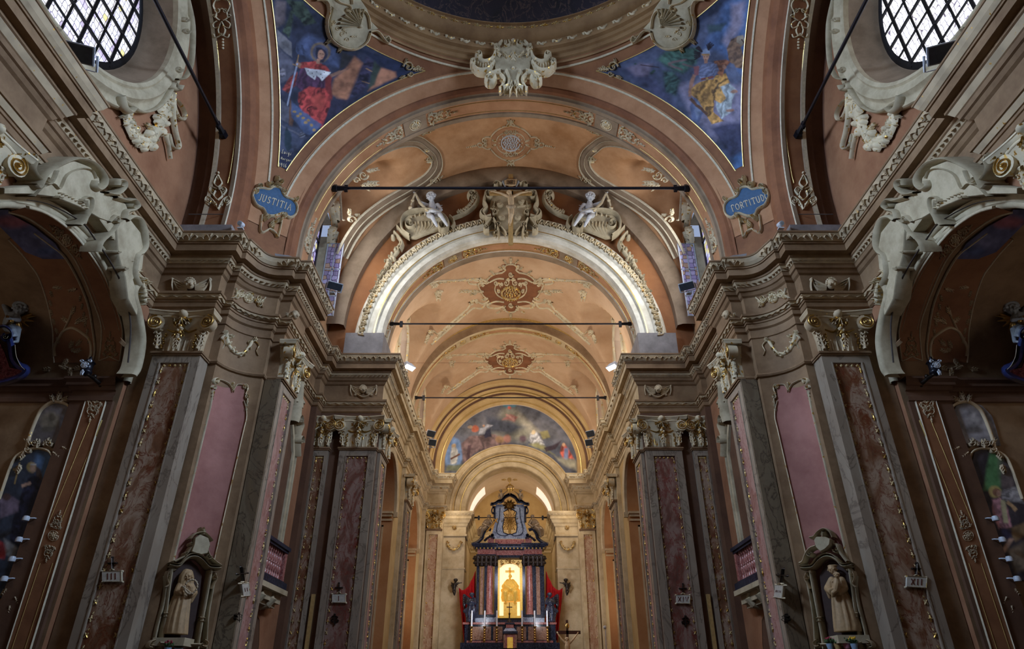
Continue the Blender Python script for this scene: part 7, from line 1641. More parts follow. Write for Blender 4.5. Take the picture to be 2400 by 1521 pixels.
def kneel(s):
    Q = lambda x, v, d=-.1: A0(x, v, d); S_ = LR('left', 'right')
    t = thing('angel', Q(1103, 1458), f'dark bronze angel with folded hands standing at the {S_} of the altar', 'statue', 'dark altar angels')
    g = G(); robe(g, [Q(1103, 1458), Q(1102, 1448), Q(1103, 1438), Q(1104, 1428), Q(1104, 1418), Q(1104, 1410), Q(1105, 1402)], [.22, .2, .25, .22, .15, .19, .08], 9, .2, seed=2, depth=.8); head(g, Q(1106, 1395, -.15), .1, (.3, -1, -.1))
    limb(g, [Q(1098, 1404), Q(1096, 1413, -.2), Q(1104, 1410, -.4)], [.09, .08, .05]); limb(g, [Q(1110, 1404), Q(1113, 1413, -.2), Q(1105, 1410, -.4)], [.09, .08, .05]); limb(g, [Q(1096, 1428), Q(1089, 1432), Q(1094, 1440)], [.1, .08, .04]); remesh(OBJ('figure', g, 'marble_black', t), .012)
    g = G()
    for k in range(5): limb(g, [Q(1098, 1404, .1), Q(1088, 1396+k*5, .15), Q(1086+k*.8, 1404+k*6, .15)], [.07, .08, .04])
    remesh(OBJ('wings', g, 'marble_black', t), .018)
    R = lambda x, v, d=-.0: at(x, v, 34.0, d)
    J = dict(head=R(1068, 1361), neck=R(1067, 1366), chest=R(1065, 1371), hip=R(1064, 1379), sl=R(1061, 1368), sr=R(1070, 1368), el=R(1058, 1372), er=R(1074, 1367), hl=R(1060, 1377, -.1), hr=R(1079, 1366), pl=R(1063, 1380), pr=R(1066, 1380), kl=R(1062, 1386, -.1), kr=R(1067, 1386), fl=R(1064, 1393), fr=R(1066, 1394))
    putto('flying_putto', J, .09, f'small dark putto fixed to the {LR("left", "right")} sanctuary pier holding the red cloth', 'bronze_dark', 'statue', 'putti holding the red cloth', face=(.3, -1, -.1), vox=.012)
    # red cloth slung from the pier to the altar
    g = G(); R_ = []
    top = smoothpts([(1076, 1378), (1084, 1383), (1096, 1376), (1106, 1358), (1115, 1338)], 6)
    bot = smoothpts([(1087, 1508), (1090, 1500), (1098, 1492), (1106, 1480), (1115, 1470)], 6)
    n = len(top)
    for i in range(n):
        row = []
        for j in range(17):
            k = j/16; u = top[i][0]+(bot[i][0]-top[i][0])*k; v = top[i][1]+(bot[i][1]-top[i][1])*k; d = .72-.05*i/(n-1)+.07*math.sin(i*1.1+k*2); row.append(tuple(A0(u, v, d)))
        R_.append(row)
    g.grid(R_); o = OBJ('red_cloth', g, 'red_cloth', None, f'bright red cloth stretched from the {S_} pier behind the altar', 'cloth', 'red altar cloths'); m = o.modifiers.new('thickness', 'SOLIDIFY'); m.thickness = .02
sides(kneel)
for i, u in enumerate((1104, 1135, 1164, 1224, 1254, 1284)):
    p = A0(u, 1515, -.35); h1 = A0(u, 1468, -.35).z-p.z; h2 = A0(u, 1431, -.35).z-p.z
    w_ = ('leftmost', 'second from the left', 'inner left', 'inner right', 'second from the right', 'rightmost')[i]
    if i == 0:
        t = thing('candlestick', p, f'{w_} tall white candle on a gilt candlestick of the high altar', 'candlestick', 'altar candlesticks'); t0 = t; p0 = p; kids = []
        g = G(); pr = [(.0, 0), (.13, .01), (.12, .05), (.06, .09), (.03, .14)]
        for k in range(5): z = .18+(h1-.3)*k/5; pr += [(.03, z), (.055, z+.05), (.05, z+.09), (.025, z+.12)]
        pr += [(.03, h1-.08), (.08, h1-.02), (.08, h1), (0, h1)]; g.lathe(pr, p, 12); kids.append(OBJ('stem', g, 'gold', t))
        g = G(); g.lathe([(.038, h1), (.035, h2), (0, h2)], p, 12); kids.append(OBJ('candle', g, 'candle', t))
    else:
        t = t0.copy(); COL.objects.link(t); t.location = (p.x, p.y, p.z+ZO); t['label'] = f'{w_} tall white candle on a gilt candlestick of the high altar'
        for k in kids: c = k.copy(); COL.objects.link(c); c.parent = t
t = thing('altar_cross', A0(1194, 1458, -.3), 'slender gilt cross standing before the glowing niche', 'cross'); g = G(); p = A0(1194, 1458, -.3); q = A0(1194, 1412, -.3)
g.lathe([(.1, 0), (.08, .06), (.03, .1), (.03, .3), (.05, .34), (.02, .4), (.015, q.z-p.z)], p, 8); g.box(p.x-.13, p.x+.13, p.y-.01, p.y+.01, q.z-.22, q.z-.18); OBJ('cross', g, 'bronze_dark', t)
t = thing('tabernacle', A0(1195, 1521, -.3), 'small rose marble tabernacle with gilt door in front of the altar', 'tabernacle')
def part2(name, boxes, mat):
    g = G()
    for q in boxes: BX(g, *q)
    OBJ(name, g, mat, t, smooth=False)
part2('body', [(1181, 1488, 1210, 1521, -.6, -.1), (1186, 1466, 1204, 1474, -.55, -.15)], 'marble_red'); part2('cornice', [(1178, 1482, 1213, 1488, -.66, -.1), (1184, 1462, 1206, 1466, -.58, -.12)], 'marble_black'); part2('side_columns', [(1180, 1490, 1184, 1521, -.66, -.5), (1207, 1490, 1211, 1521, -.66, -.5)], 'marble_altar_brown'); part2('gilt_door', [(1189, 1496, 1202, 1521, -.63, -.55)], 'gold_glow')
g = G(); a = A0(1178, 1482, -.4); b = A0(1213, 1482, -.4); c = A0(1187, 1470, -.4); d = A0(1203, 1470, -.4)
g.grid([[(a.x, a.y-.25, a.z), (b.x, a.y-.25, a.z), (b.x, a.y+.3, a.z), (a.x, a.y+.3, a.z)], [(c.x, a.y-.1, c.z), (d.x, a.y-.1, c.z), (d.x, a.y+.15, c.z), (c.x, a.y+.15, c.z)]], cv=True); OBJ('curved_roof', g, 'marble_altar_blue', t, smooth=False)
# processional crucifix right of the altar
Yc_ = 31.5; Q = lambda u, v, d=0: at(u, v, Yc_, d); t = thing('processional_crucifix', Q(1330, 1521), 'dark wooden crucifix with pale Christ standing right of the altar', 'crucifix')
a, b = Q(1326, 1453), Q(1334, 1521); c, d = Q(1302, 1478), Q(1361, 1486); g = G(); g.box(a.x, b.x, Yc_, Yc_+.06, -1.7, a.z); g.box(c.x, d.x, Yc_, Yc_+.06, d.z, c.z); OBJ('cross', g, 'wood_dark', t, smooth=False)
g = G(); head(g, Q(1329, 1499, -.1), .075, (-.3, -1, -.5), long=True); limb(g, [Q(1330, 1505, -.07), Q(1330, 1515, -.07), Q(1330, 1535, -.07), Q(1330, 1570, -.1), Q(1330, 1600, -.05)], [.09, .12, .1, .08, .05])
for s_, p1, p2 in ((-1, (1317, 1499), (1308, 1486)), (1, (1343, 1499), (1353, 1486))): limb(g, [Q(1330+s_*5, 1507, -.06), Q(*p1, -.05), Q(*p2, -.03)], [.055, .04, .028]); hand(g, Q(*p2, -.04), (s_*.5, 0, 1), .11)
remesh(OBJ('body', g, 'statue_cream', t), .010)
g = G(); p = Q(1330, 1467, -.02); g.ball(p, .09, sc=(.85, .3, 1.25), n=12, k=8); OBJ('gilt_plaque', g, 'gold', t)
g = G(); p = at(1418, 1470, 30.0); g.tube([at(1421, 1521, 30.0), at(1419, 1474, 30.0)], .02, 6); g.ball(p, .07, n=10, k=8); OBJ('microphone_stand', g, 'white_metal', None, 'thin stand with a round white head beside the right chancel pier', 'stand')
# sanctuary pier garlands and rosettes
def sanc(s):
    S_ = LR('left', 'right'); T = PX(('y', 34.22)); g = G(); garland(g, T, [(1049, 1272), (1053, 1283), (1063, 1288), (1074, 1284), (1080, 1272)], 6, .06, seed=11)
    for x in (1049, 1080): scroll(g, T, x, 1270, 4, 0, 1, 2, .07); stroke(g, T, [(x, 1272), (x-2, 1282)], 2, .05)
    OBJ('garland', g, 'stucco_gold', None, f'small gilt garland on the {S_} pier beside the high altar', 'garland', 'sanctuary garlands')
    g = G(); rosette(g, T, 1065, 1236, 5, .08, 6); OBJ('rosette', g, 'stucco_gold', None, f'small round rosette above the garland on the {S_} sanctuary pier', 'rosette', 'sanctuary rosettes')
    g = G(); P = [(-3.35, 34.3), (-2.28, 34.3), (-2.28, 35.4)]; sweep(g, P, [(0, 5.55), (.04, 5.57), (.04, 5.62), (0, 5.64)]); sweep(g, [(-2.28, 35.4), (-2.28, 38.6), (0, 38.6)], [(0, 7.3), (.05, 7.33), (.05, 7.4), (0, 7.42)]); struct(LR('trim_1', 'trim_2'), g, 'cream_warm', smooth=False)
sides(sanc)
SX = 1
T = PX(('e', 2.28, 2.28, 8.45)); g = G(); rosette(g, T, 1194, 1124, 5, .04); [leaf(g, T, 1194+q*8, 1124, 0 if q > 0 else PI, 11, 5, .03) for q in (-1, 1)]; OBJ('apse_rosette', g, 'stucco_gold', None, 'small gilt rosette on the pale ceiling above the altar crown', 'ornament')
# ================================================================== frescoes and canvases (pigment laid on the real surfaces)
def vnoise(X, Y, seed, f):
    r = np.random.default_rng(seed); Gd = r.random((64, 64)); x = X*f; y = Y*f; xi = np.floor(x).astype(int); yi = np.floor(y).astype(int); fx = x-xi; fy = y-yi
    fx = fx*fx*(3-2*fx); fy = fy*fy*(3-2*fy); g = lambda a, b: Gd[(xi+a) % 64, (yi+b) % 64]
    return (g(0, 0)*(1-fx)+g(1, 0)*fx)*(1-fy)+(g(0, 1)*(1-fx)+g(1, 1)*fx)*fy
def fbm(X, Y, seed, f): return sum(vnoise(X, Y, seed+i, f*2**i)*.5**i for i in range(4))/1.875-.5
def sdf(U, V, P):
    d = np.full(U.shape, 1e9); ins = np.zeros(U.shape, bool); n = len(P)
    for i in range(n):
        ax, ay = P[i-1]; bx, by = P[i]; ex, ey = bx-ax, by-ay; l2 = ex*ex+ey*ey+1e-9; t = np.clip(((U-ax)*ex+(V-ay)*ey)/l2, 0, 1); d = np.minimum(d, (U-ax-t*ex)**2+(V-ay-t*ey)**2)
        ins ^= ((ay > V) != (by > V)) & (U < ex*(V-ay)/(by-ay+1e-12)+ax)
    return np.where(ins, 1, -1)*np.sqrt(d)
def colour(U, V, base, layers, seed=1, warp=5):
    n1 = fbm(U, V, seed, .02); n2 = fbm(U, V, seed+9, .02); fine = fbm(U, V, seed+20, .09); Uw = U+n1*warp*1.4+fine*3; Vw = V+n2*warp*1.4-fine*3
    C = np.ones(U.shape+(3,))*np.array(sr(*base)[:3]); C *= (1+.9*fbm(U, V, seed+3, .015)+.25*fine)[..., None]
    for i, L in enumerate(layers):
        P, c = L[0], L[1]; soft = L[2] if len(L) > 2 else 2.5; fold = L[3] if len(L) > 3 else None
        if isinstance(P, tuple) and P[0] == 'o': P = [(P[1]+P[3]*math.cos(a), P[2]+P[4]*math.sin(a)) for a in [2*PI*k/18 for k in range(18)]]
        elif isinstance(P, tuple) and P[0] == 'l':
            (x0, y0), (x1, y1), w_ = P[1], P[2], P[3]; l = math.hypot(x1-x0, y1-y0); nx, ny = -(y1-y0)/l*w_/2, (x1-x0)/l*w_/2; P = [(x0+nx, y0+ny), (x1+nx, y1+ny), (x1-nx, y1-ny), (x0-nx, y0-ny)]
        s = sdf(Uw if soft > 1.2 else U, Vw if soft > 1.2 else V, P); a = np.clip(s/(soft*1.3)+.5, 0, 1)*(1 if soft < 1.6 else .93); cc = np.array(sr(*c)[:3])*(1+.5*fbm(U, V, seed+i, .06)+.35*fine)[..., None]
        if fold: an, fr, am = fold; ph = (U*math.cos(an)+V*math.sin(an))*fr*.8+16*n1+9*fine+6*fbm(U, V, seed+40, .05); cc = cc*np.clip(1+1.1*am*np.sin(ph)+.7*am*np.sin(ph*.43+2)+.9*fbm(U, V, seed+50, .045), .2, 2)[..., None]
        C = C*(1-a[..., None])+cc*a[..., None]
    lu = C.mean(-1, keepdims=True); C = (lu+(C-lu)*.86)*np.clip(.86+1.0*fbm(U, V, seed+60, .035)+.75*fbm(U, V, seed+70, .11), .3, 1.6)[..., None]; return np.clip(C, 0.002, 1)
def canvas(name, rows, base, layers, label, cat, seed=1, mat='fresco', warp=5):
    # rows: grid of 3D points; pigments are looked up from the drawing laid out for each picture
    A = np.array(rows, float); D = A[..., 1]*ct+A[..., 2]*st_; U = CX+FPX*A[..., 0]/D; V = CY-FPX*(A[..., 2]*ct-A[..., 1]*st_)/D
    C = colour(U, V, base, layers, seed, warp); g = G(); g.grid([[tuple(p) for p in r] for r in rows]); o = OBJ(name, g, mat, None, label, cat, sx=1, ang=80)
    ca = o.data.color_attributes.new('Col', 'FLOAT_COLOR', 'POINT'); ca.data.foreach_set('color', np.concatenate([C, np.ones(C.shape[:2]+(1,))], -1).reshape(-1)); return o
def pendgrid(sg, nz=230, nj=150):
    rows = []
    for i in range(nz):
        z = 13.25+(17.37-13.25)*i/(nz-1); rho = math.sqrt(RS*RS-(z-ZS)**2); a1 = math.asin(min(1, 6.80/rho)); a0 = math.acos(min(1, 6.62/rho)); k = (RS-.012)/RS
        if a0 > a1: a0 = a1 = (a0+a1)/2
        rows.append([(-sg*rho*k*math.cos(a0+(a1-a0)*j/(nj-1)), YC+rho*k*math.sin(a0+(a1-a0)*j/(nj-1)), ZS+(z-ZS)*k) for j in range(nj)])
    return rows
SKIN = (178, 126, 100)
LJ = [([(643, 40), (800, 100), (950, 150), (950, 190), (860, 130), (700, 60)], (40, 50, 82)), ([(645, 0), (671, 5), (666, 53), (645, 68)], (120, 106, 112), 6), ([(671, 0), (710, 3), (742, 55), (713, 60), (687, 32), (679, 89), (663, 74), (684, 21)], (60, 76, 62), 4, (.8, .35, .5)),
 ([(650, 68), (684, 100), (685, 134), (650, 105)], (134, 132, 140), 2), ([(724, 79), (747, 87), (789, 118), (795, 158), (758, 147), (731, 137), (697, 121), (700, 105)], (82, 98, 142), 8), (('o', 706, 118, 12, 12), (70, 84, 122), 2, (0, .6, .4)),
 ([(831, 134), (850, 150), (829, 200), (813, 237), (774, 221), (784, 184), (810, 163)], (186, 122, 84), 6), ([(892, 158), (926, 168), (929, 179), (863, 213), (879, 184)], (192, 128, 92), 4), ([(860, 134), (879, 147), (852, 218), (824, 224)], (66, 60, 92), 2, (1.9, .5, .35)), ([(879, 142), (892, 158), (876, 200), (863, 208)], (62, 76, 66), 3),
 ([(800, 124), (831, 134), (810, 158), (795, 163)], (52, 50, 54), 4), (('l', (858, 160), (872, 168), 2), (170, 130, 90), 1), (('l', (848, 190), (866, 196), 2), (170, 130, 90), 1), ([(773, 234), (813, 232), (860, 215), (800, 262), (757, 300), (760, 270)], (46, 44, 70), 5),
 ([(650, 105), (687, 142), (690, 165), (676, 190), (653, 198)], (104, 104, 124), 4), (('o', 662, 170, 8, 12), (126, 122, 136), 3, (1, .9, .5)), ([(653, 200), (676, 218), (690, 250), (653, 225)], (60, 62, 92), 4),
 ([(682, 179), (697, 168), (695, 200), (676, 218), (663, 210)], (156, 54, 46), 3, (.5, .5, .4)), (('o', 752, 122, 23, 24), (140, 116, 84), 3), (('o', 752, 123, 18, 19), (84, 92, 128), 3),
 ([(705, 158), (737, 175), (770, 168), (776, 200), (758, 206), (705, 212), (694, 200)], (88, 50, 84), 3, (.3, .6, .3)), ([(762, 170), (777, 178), (778, 235), (762, 215)], (140, 44, 42), 3), ([(700, 218), (726, 203), (763, 205), (775, 231), (774, 252), (758, 289), (756, 297), (726, 292), (705, 258), (697, 237)], (172, 50, 44), 3, (.35, .34, .45)),
 ([(726, 230), (750, 215), (768, 232), (752, 262), (735, 250)], (196, 70, 58), 5), ([(705, 145), (740, 142), (765, 152), (774, 165), (747, 166), (716, 160), (699, 158)], (172, 54, 46), 2, (1.2, .4, .3)), ([(713, 158), (747, 163), (776, 167), (755, 188), (743, 175), (738, 187), (721, 174)], (214, 216, 224), 1.5)]
LJ += [(('o', x, y, 1.1, 1.4), (40, 40, 52), .8) for x, y in ((722, 166), (732, 172), (742, 168), (752, 174), (760, 170), (735, 180), (756, 182))]
LJ += [([(742, 112), (756, 112), (766, 122), (766, 136), (758, 146), (744, 142), (741, 126)], (44, 42, 66), 2), (('o', 754, 128, 7.5, 11), (198, 144, 116), 1.5), (('l', (749, 137), (746, 148), 8), (184, 132, 106), 1.5), (('o', 757, 127, 1.6, 1), (70, 40, 36), .8), (('o', 751, 126, 1.4, 1), (70, 40, 36), .8), (('o', 755, 135, 2.2, .9), (150, 60, 56), .8),
 (('l', (705, 152), (694, 145), 7), SKIN, 2), (('l', (774, 176), (800, 168), 8), (148, 108, 88), 2), (('l', (800, 168), (818, 160), 4), (158, 112, 90), 1.5), (('l', (697, 148), (673, 248), 4), (170, 182, 214), 1), (('l', (686, 150), (704, 158), 2.4), (168, 130, 80), 1), (('l', (700, 128), (696, 148), 2.4), (168, 130, 80), 1),
 ([(653, 221), (679, 252), (676, 289), (655, 279)], (104, 104, 122), 2), ([(680, 232), (690, 250), (684, 300), (676, 295)], (120, 82, 60), 2), ([(684, 237), (713, 263), (755, 292), (726, 316), (710, 313), (682, 275)], (76, 96, 140), 3)]
LJ += [(('o', 690+k*6.5, 262+k*5.2+6*math.sin(k*2.1), 4, 3), (176, 140, 70), 2) for k in range(8)]
LJ += [([(654, 281), (705, 308), (718, 323), (687, 363), (653, 352)], (76, 84, 112), 5), (('l', (655, 292), (705, 320), 3), (110, 112, 130), 1.5), ([(671, 297), (682, 316), (684, 347), (674, 356), (666, 342), (664, 315)], (36, 58, 72), 3), (('o', 708, 318, 7, 7), (110, 112, 128), 2, (1, 1, .4)), ([(650, 355), (690, 358), (668, 420), (648, 430)], (40, 44, 74), 8)]
fr_ = canvas('fresco', pendgrid(1), (52, 58, 84), LJ, 'fresco of a red robed woman with sword and ermine collar on the left pendentive', 'painting', 3)
g = G(); T = PX(('s',), .014)
for s_, x, y, a, z_ in (('Luigi', 670, 362, .28, 9), ('Morgari', 670, 377, .25, 6.6), ('1916', 661, 392, .15, 9)):
    Tt = fv(sub(T, x, y, a)); text(g, Tt, s_, 0, 0, z_, .14, .012, gap=.12, asp=.5)
OBJ('signature', g, 'line_cream', fr_)
LF = [([(1440, 150), (1570, 95), (1700, 20), (1740, -40), (1560, -40), (1400, 120)], (40, 48, 78), 8), ([(1700, 10), (1768, -40), (1768, 150), (1735, 170), (1690, 120), (1650, 110)], (76, 110, 166), 14), ([(1715, 10), (1745, 5), (1740, 60), (1705, 110), (1690, 95), (1712, 60)], (156, 146, 172), 10), ([(1446, 160), (1520, 170), (1560, 215), (1600, 270), (1540, 225)], (70, 74, 108), 8),
 ([(1470, 160), (1500, 148), (1530, 150), (1520, 178), (1490, 178)], (116, 106, 132), 6), ([(1590, 200), (1640, 190), (1755, 200), (1762, 310), (1680, 330), (1620, 270)], (140, 134, 164), 12), ([(1540, 140), (1560, 120), (1600, 108), (1640, 110), (1632, 150), (1600, 175), (1575, 165)], (62, 100, 88), 7, (2, .5, .3)), ([(1555, 165), (1580, 168), (1596, 190), (1585, 225), (1560, 215)], (52, 82, 78), 6, (1, .6, .4)), ([(1655, 60), (1700, 55), (1690, 72), (1660, 78)], (58, 82, 92), 5)]
LF += [(('l', (1500, 152), (1545, 158), 2), (60, 44, 48), 1), (('l', (1565, 150), (1610, 140), 5), (118, 96, 100), 2), (('l', (1568, 152), (1600, 165), 5), (118, 96, 100), 2), (('l', (1600, 150), (1630, 160), 4), (104, 84, 88), 2)]
LF += [(('o', 1490+((k*37) % 110), 150+((k*23) % 70), 3.2, 2), (50, 76, 70), 1.5) for k in range(26)]
LF += [([(1703, 112), (1712, 92), (1728, 84), (1744, 86), (1744, 104), (1736, 112), (1748, 138), (1754, 152), (1744, 160), (1722, 158), (1708, 140)], (132, 98, 66), 2, (1.2, .5, .3)), ([(1728, 84), (1742, 82), (1744, 96), (1738, 108), (1726, 98)], (160, 146, 128), 2), (('l', (1738, 92), (1744, 100), 3), (60, 36, 34), 1),
 ([(1700, 150), (1718, 148), (1742, 190), (1725, 200), (1700, 180)], (96, 108, 142), 3), ([(1635, 215), (1650, 235), (1649, 265), (1637, 290), (1622, 280), (1618, 250)], (88, 106, 150), 2), ([(1638, 224), (1645, 240), (1644, 262), (1635, 278), (1628, 262)], (116, 132, 166), 3),
 ([(1684, 200), (1708, 193), (1728, 213), (1716, 235), (1714, 262), (1692, 278), (1678, 250)], (176, 190, 196), 2.5, (.4, .5, .25)), (('o', 1722, 216, 8, 4.5), SKIN, 2), (('o', 1712, 258, 9, 4), SKIN, 2),
 ([(1640, 195), (1675, 180), (1700, 172), (1712, 195), (1690, 205), (1702, 230), (1690, 242), (1675, 235), (1672, 262), (1697, 284), (1668, 292), (1650, 262), (1640, 240), (1614, 216), (1630, 200)], (200, 146, 54), 2, (.5, .42, .4)), ([(1672, 143), (1700, 140), (1713, 143), (1697, 160), (1694, 182), (1680, 172)], (160, 96, 56), 2, (.9, .4, .3)),
 ([(1636, 155), (1655, 146), (1680, 150), (1686, 165), (1674, 186), (1646, 192), (1636, 172)], (104, 114, 150), 2, (1.1, .9, .25)), (('l', (1643, 186), (1672, 180), 5), (130, 70, 60), 1), (('o', 1657, 184, 3, 3), (190, 150, 80), 1), ([(1626, 158), (1638, 156), (1638, 176), (1628, 178)], (150, 86, 92), 2), (('l', (1628, 176), (1620, 205), 9), SKIN, 2), (('l', (1620, 203), (1618, 228), 7), SKIN, 2), (('l', (1694, 152), (1700, 160), 7), SKIN, 2),
 (('l', (1619, 232), (1658, 270), 7), (104, 72, 56), 1.5), (('l', (1654, 140), (1654, 150), 8), SKIN, 1.5), (('o', 1654, 134, 7, 9.5), (200, 148, 120), 1.5), (('o', 1651, 133, 1.3, 1), (60, 36, 34), .8), (('o', 1657, 133, 1.3, 1), (60, 36, 34), .8), (('o', 1654, 140, 2, .9), (150, 60, 56), .8), ([(1644, 130), (1645, 118), (1653, 113), (1663, 118), (1664, 130), (1654, 126)], (134, 152, 184), 1.5), ([(1644, 126), (1664, 126), (1663, 130), (1645, 130)], (176, 130, 70), 1)]
LF += [(('l', (1645+k*.4, 122), (1630+k*2.2, 108+abs(k-3)*1.5), 3), (38, 26, 40), 1) for k in range(5)]+[(('l', (1642, 124+k*2), (1627, 120+k*5), 3), (42, 28, 42), 1) for k in range(5)]+[(('l', (1660, 118), (1657+k*4, 98-abs(k-2)*-3), 3), (38, 28, 42), 1) for k in range(5)]
LF += [([(1665, 300), (1700, 290), (1748, 285), (1752, 350), (1722, 385), (1690, 340)], (58, 62, 96), 10), ([(1712, 370), (1755, 345), (1760, 425), (1735, 420)], (66, 110, 164), 8)]
canvas('fresco', pendgrid(-1), (80, 90, 122), LF, 'fresco of a helmeted warrior woman in gold drapery with a lion on the right pendentive', 'painting', 5)
rows = []
for i in range(90):
    row = []
    for j in range(230):
        x = -3.47+6.94*j/229; lo = max(9.95, 8.45+math.sqrt(max(0, 3.40**2-x*x))); hi = max(lo+.01, 10.66+math.sqrt(max(0, 3.52**2-x*x))); row.append((x, 34.30, lo+(hi-lo)*(1-i/89)))
    rows.append(row)
LL = [([(1060, 1010), (1120, 975), (1180, 955), (1230, 960), (1300, 990), (1340, 1040), (1200, 1020), (1100, 1030)], (112, 112, 118), 20), ([(1180, 960), (1210, 960), (1250, 1010), (1230, 1035), (1150, 1020)], (150, 148, 128), 16), ([(1195, 970), (1150, 1030), (1165, 1035), (1205, 975)], (162, 156, 138), 8), ([(1215, 968), (1265, 1010), (1250, 1020), (1205, 975)], (162, 156, 138), 8),
 ([(1140, 975), (1195, 985), (1230, 1000), (1200, 1020), (1150, 1015)], (74, 80, 98), 12), (('o', 1062, 1062, 22, 40), (110, 144, 192), 4), ([(1050, 1090), (1085, 1090), (1085, 1105), (1045, 1105)], (130, 134, 100), 4), ([(1058, 1050), (1068, 1045), (1074, 1062), (1070, 1088), (1056, 1088)], (190, 186, 176), 3, (.2, .8, .3)), (('o', 1064, 1044, 5, 5), (214, 180, 130), 2), (('l', (1056, 1076), (1078, 1064), 4), (120, 80, 60), 1),
 ([(1082, 1040), (1100, 1022), (1160, 1018), (1190, 1040), (1150, 1048), (1110, 1064), (1085, 1096)], (124, 98, 96), 3, (0, .3, .25)), ([(1096, 1045), (1104, 1044), (1100, 1080), (1092, 1085)], (90, 66, 72), 2), ([(1130, 1015), (1150, 1004), (1152, 1024), (1136, 1028)], (54, 56, 80), 3), (('o', 1113, 1004, 9, 8), (206, 104, 66), 3), (('o', 1101, 1000, 6, 4), (190, 160, 130), 2), ([(1124, 1002), (1136, 994), (1156, 998), (1140, 1006), (1134, 1018), (1122, 1016)], (176, 178, 188), 3, (1, .8, .3)), (('o', 1134, 998, 3, 3), (206, 160, 130), 1),
 ([(1178, 985), (1196, 972), (1214, 978), (1206, 990), (1190, 984)], (190, 120, 116), 4), (('l', (1186, 972), (1206, 986), 5), (200, 150, 140), 2), (('o', 1172, 1030, 12, 8), (166, 128, 88), 4), (('o', 1190, 1028, 9, 9), (176, 120, 104), 4), (('o', 1226, 1028, 8, 8), (104, 80, 92), 4), ([(1244, 1015), (1256, 1010), (1268, 1028), (1276, 1042), (1250, 1044), (1240, 1034)], (202, 202, 204), 3, (.4, .7, .25)), (('o', 1250, 1012, 5, 5), (220, 196, 150), 2),
 ([(1264, 1012), (1284, 1008), (1290, 1024), (1272, 1030)], (156, 146, 92), 3), ([(1240, 1042), (1262, 1036), (1280, 1048), (1290, 1060), (1300, 1066), (1270, 1054)], (150, 146, 92), 5), ([(1275, 1050), (1300, 1040), (1318, 1030), (1302, 1052), (1288, 1056), (1280, 1060)], (66, 50, 60), 2), ([(1316, 1044), (1324, 1040), (1334, 1056), (1345, 1078), (1320, 1076), (1312, 1060)], (196, 84, 60), 3, (.5, .7, .3)), ([(1322, 1050), (1332, 1050), (1330, 1078), (1320, 1080)], (110, 140, 184), 3), (('o', 1321, 1042, 4, 4), (220, 170, 130), 1.5), ([(1300, 1070), (1350, 1080), (1350, 1105), (1320, 1090)], (162, 156, 132), 6), ([(1176, 950), (1212, 950), (1208, 955), (1180, 955)], (70, 130, 150), 2), (('o', 1195, 956, 4, 4), (196, 90, 70), 2)]
canvas('lunette_fresco', rows, (104, 108, 124), [(p[0], tuple(min(255, int(c*1.12)) for c in p[1]))+tuple(p[2:]) for p in LL], 'half round fresco of saints and angels in clouds above the sanctuary arch', 'painting', 8, warp=4)
def pxrows(T, L, R, v0, v1, n=110, k=70):
    f = lambda P, v: float(np.interp(v, [p[1] for p in P], [p[0] for p in P])); out = []
    for i in range(n):
        v = v0+(v1-v0)*i/(n-1); a, b = f(L, v), f(R, v); out.append([T(a+(b-a)*j/(k-1), v, 0) for j in range(k)])
    return out
T = PX(('y', 13.5), .012)
canvas('altar_painting', pxrows(T, [(86, 1054), (52, 1064), (30, 1090), (2, 1170), (-40, 1290), (-80, 1400)], [(88, 1054), (114, 1060), (127, 1086), (119, 1120), (58, 1320), (20, 1400)], 1054, 1400), (56, 66, 84), [([(85, 1060), (125, 1070), (125, 1110), (100, 1140), (80, 1100)], (80, 116, 160), 10), (('o', 74, 1095, 12, 12), (200, 170, 96), 3), (('o', 77, 1098, 8, 9), (196, 160, 136), 2), ([(84, 1092), (96, 1100), (102, 1130), (92, 1150), (84, 1120)], (92, 70, 56), 3), (('o', 78, 1088, 8, 2.5), (200, 196, 190), 1.5),
 ([(66, 1120), (84, 1112), (104, 1130), (106, 1170), (92, 1230), (62, 1290), (20, 1290), (30, 1220), (50, 1160)], (34, 36, 62), 3, (.3, .25, .35)), (('l', (52, 1140), (72, 1132), 7), (190, 150, 126), 2), (('o', 82, 1200, 4, 8), (190, 150, 126), 2), (('l', (30, 1100), (50, 1100), 4), (160, 136, 84), 1.2), (('l', (46, 1084), (34, 1135), 4), (160, 136, 84), 1.2), ([(0, 1170), (20, 1158), (46, 1176), (42, 1200), (0, 1215)], (134, 116, 140), 4), (('o', 16, 1164, 10, 9), (90, 64, 60), 3), ([(-10, 1260), (20, 1280), (10, 1312), (-30, 1300)], (176, 40, 46), 4), ([(10, 1262), (40, 1285), (30, 1310), (14, 1300)], (170, 170, 170), 6), (('o', 46, 1298, 6, 10), (190, 150, 126), 2), ([(60, 1260), (76, 1250), (66, 1290), (50, 1310)], (60, 120, 70), 5)],
 'tall arched painting of a young woman in a dark habit beside a cross', 'painting', 12, 'canvas', 3)
canvas('oval_painting', pxrows(T, [(130, 946), (100, 960), (84, 985), (72, 1020), (66, 1045)], [(132, 946), (160, 952), (170, 975), (164, 1005), (150, 1040)], 946, 1045, 60, 50), (112, 104, 104), [(('o', 118, 985, 24, 20), (140, 128, 108), 8), (('o', 122, 978, 9, 9), (100, 88, 72), 4), (('o', 112, 1005, 16, 8), (100, 92, 80), 5), (('o', 146, 990, 6, 18), (140, 150, 176), 6)], 'small dim oval painting above the painted woman in the left chapel', 'painting', 15, 'canvas', 3)
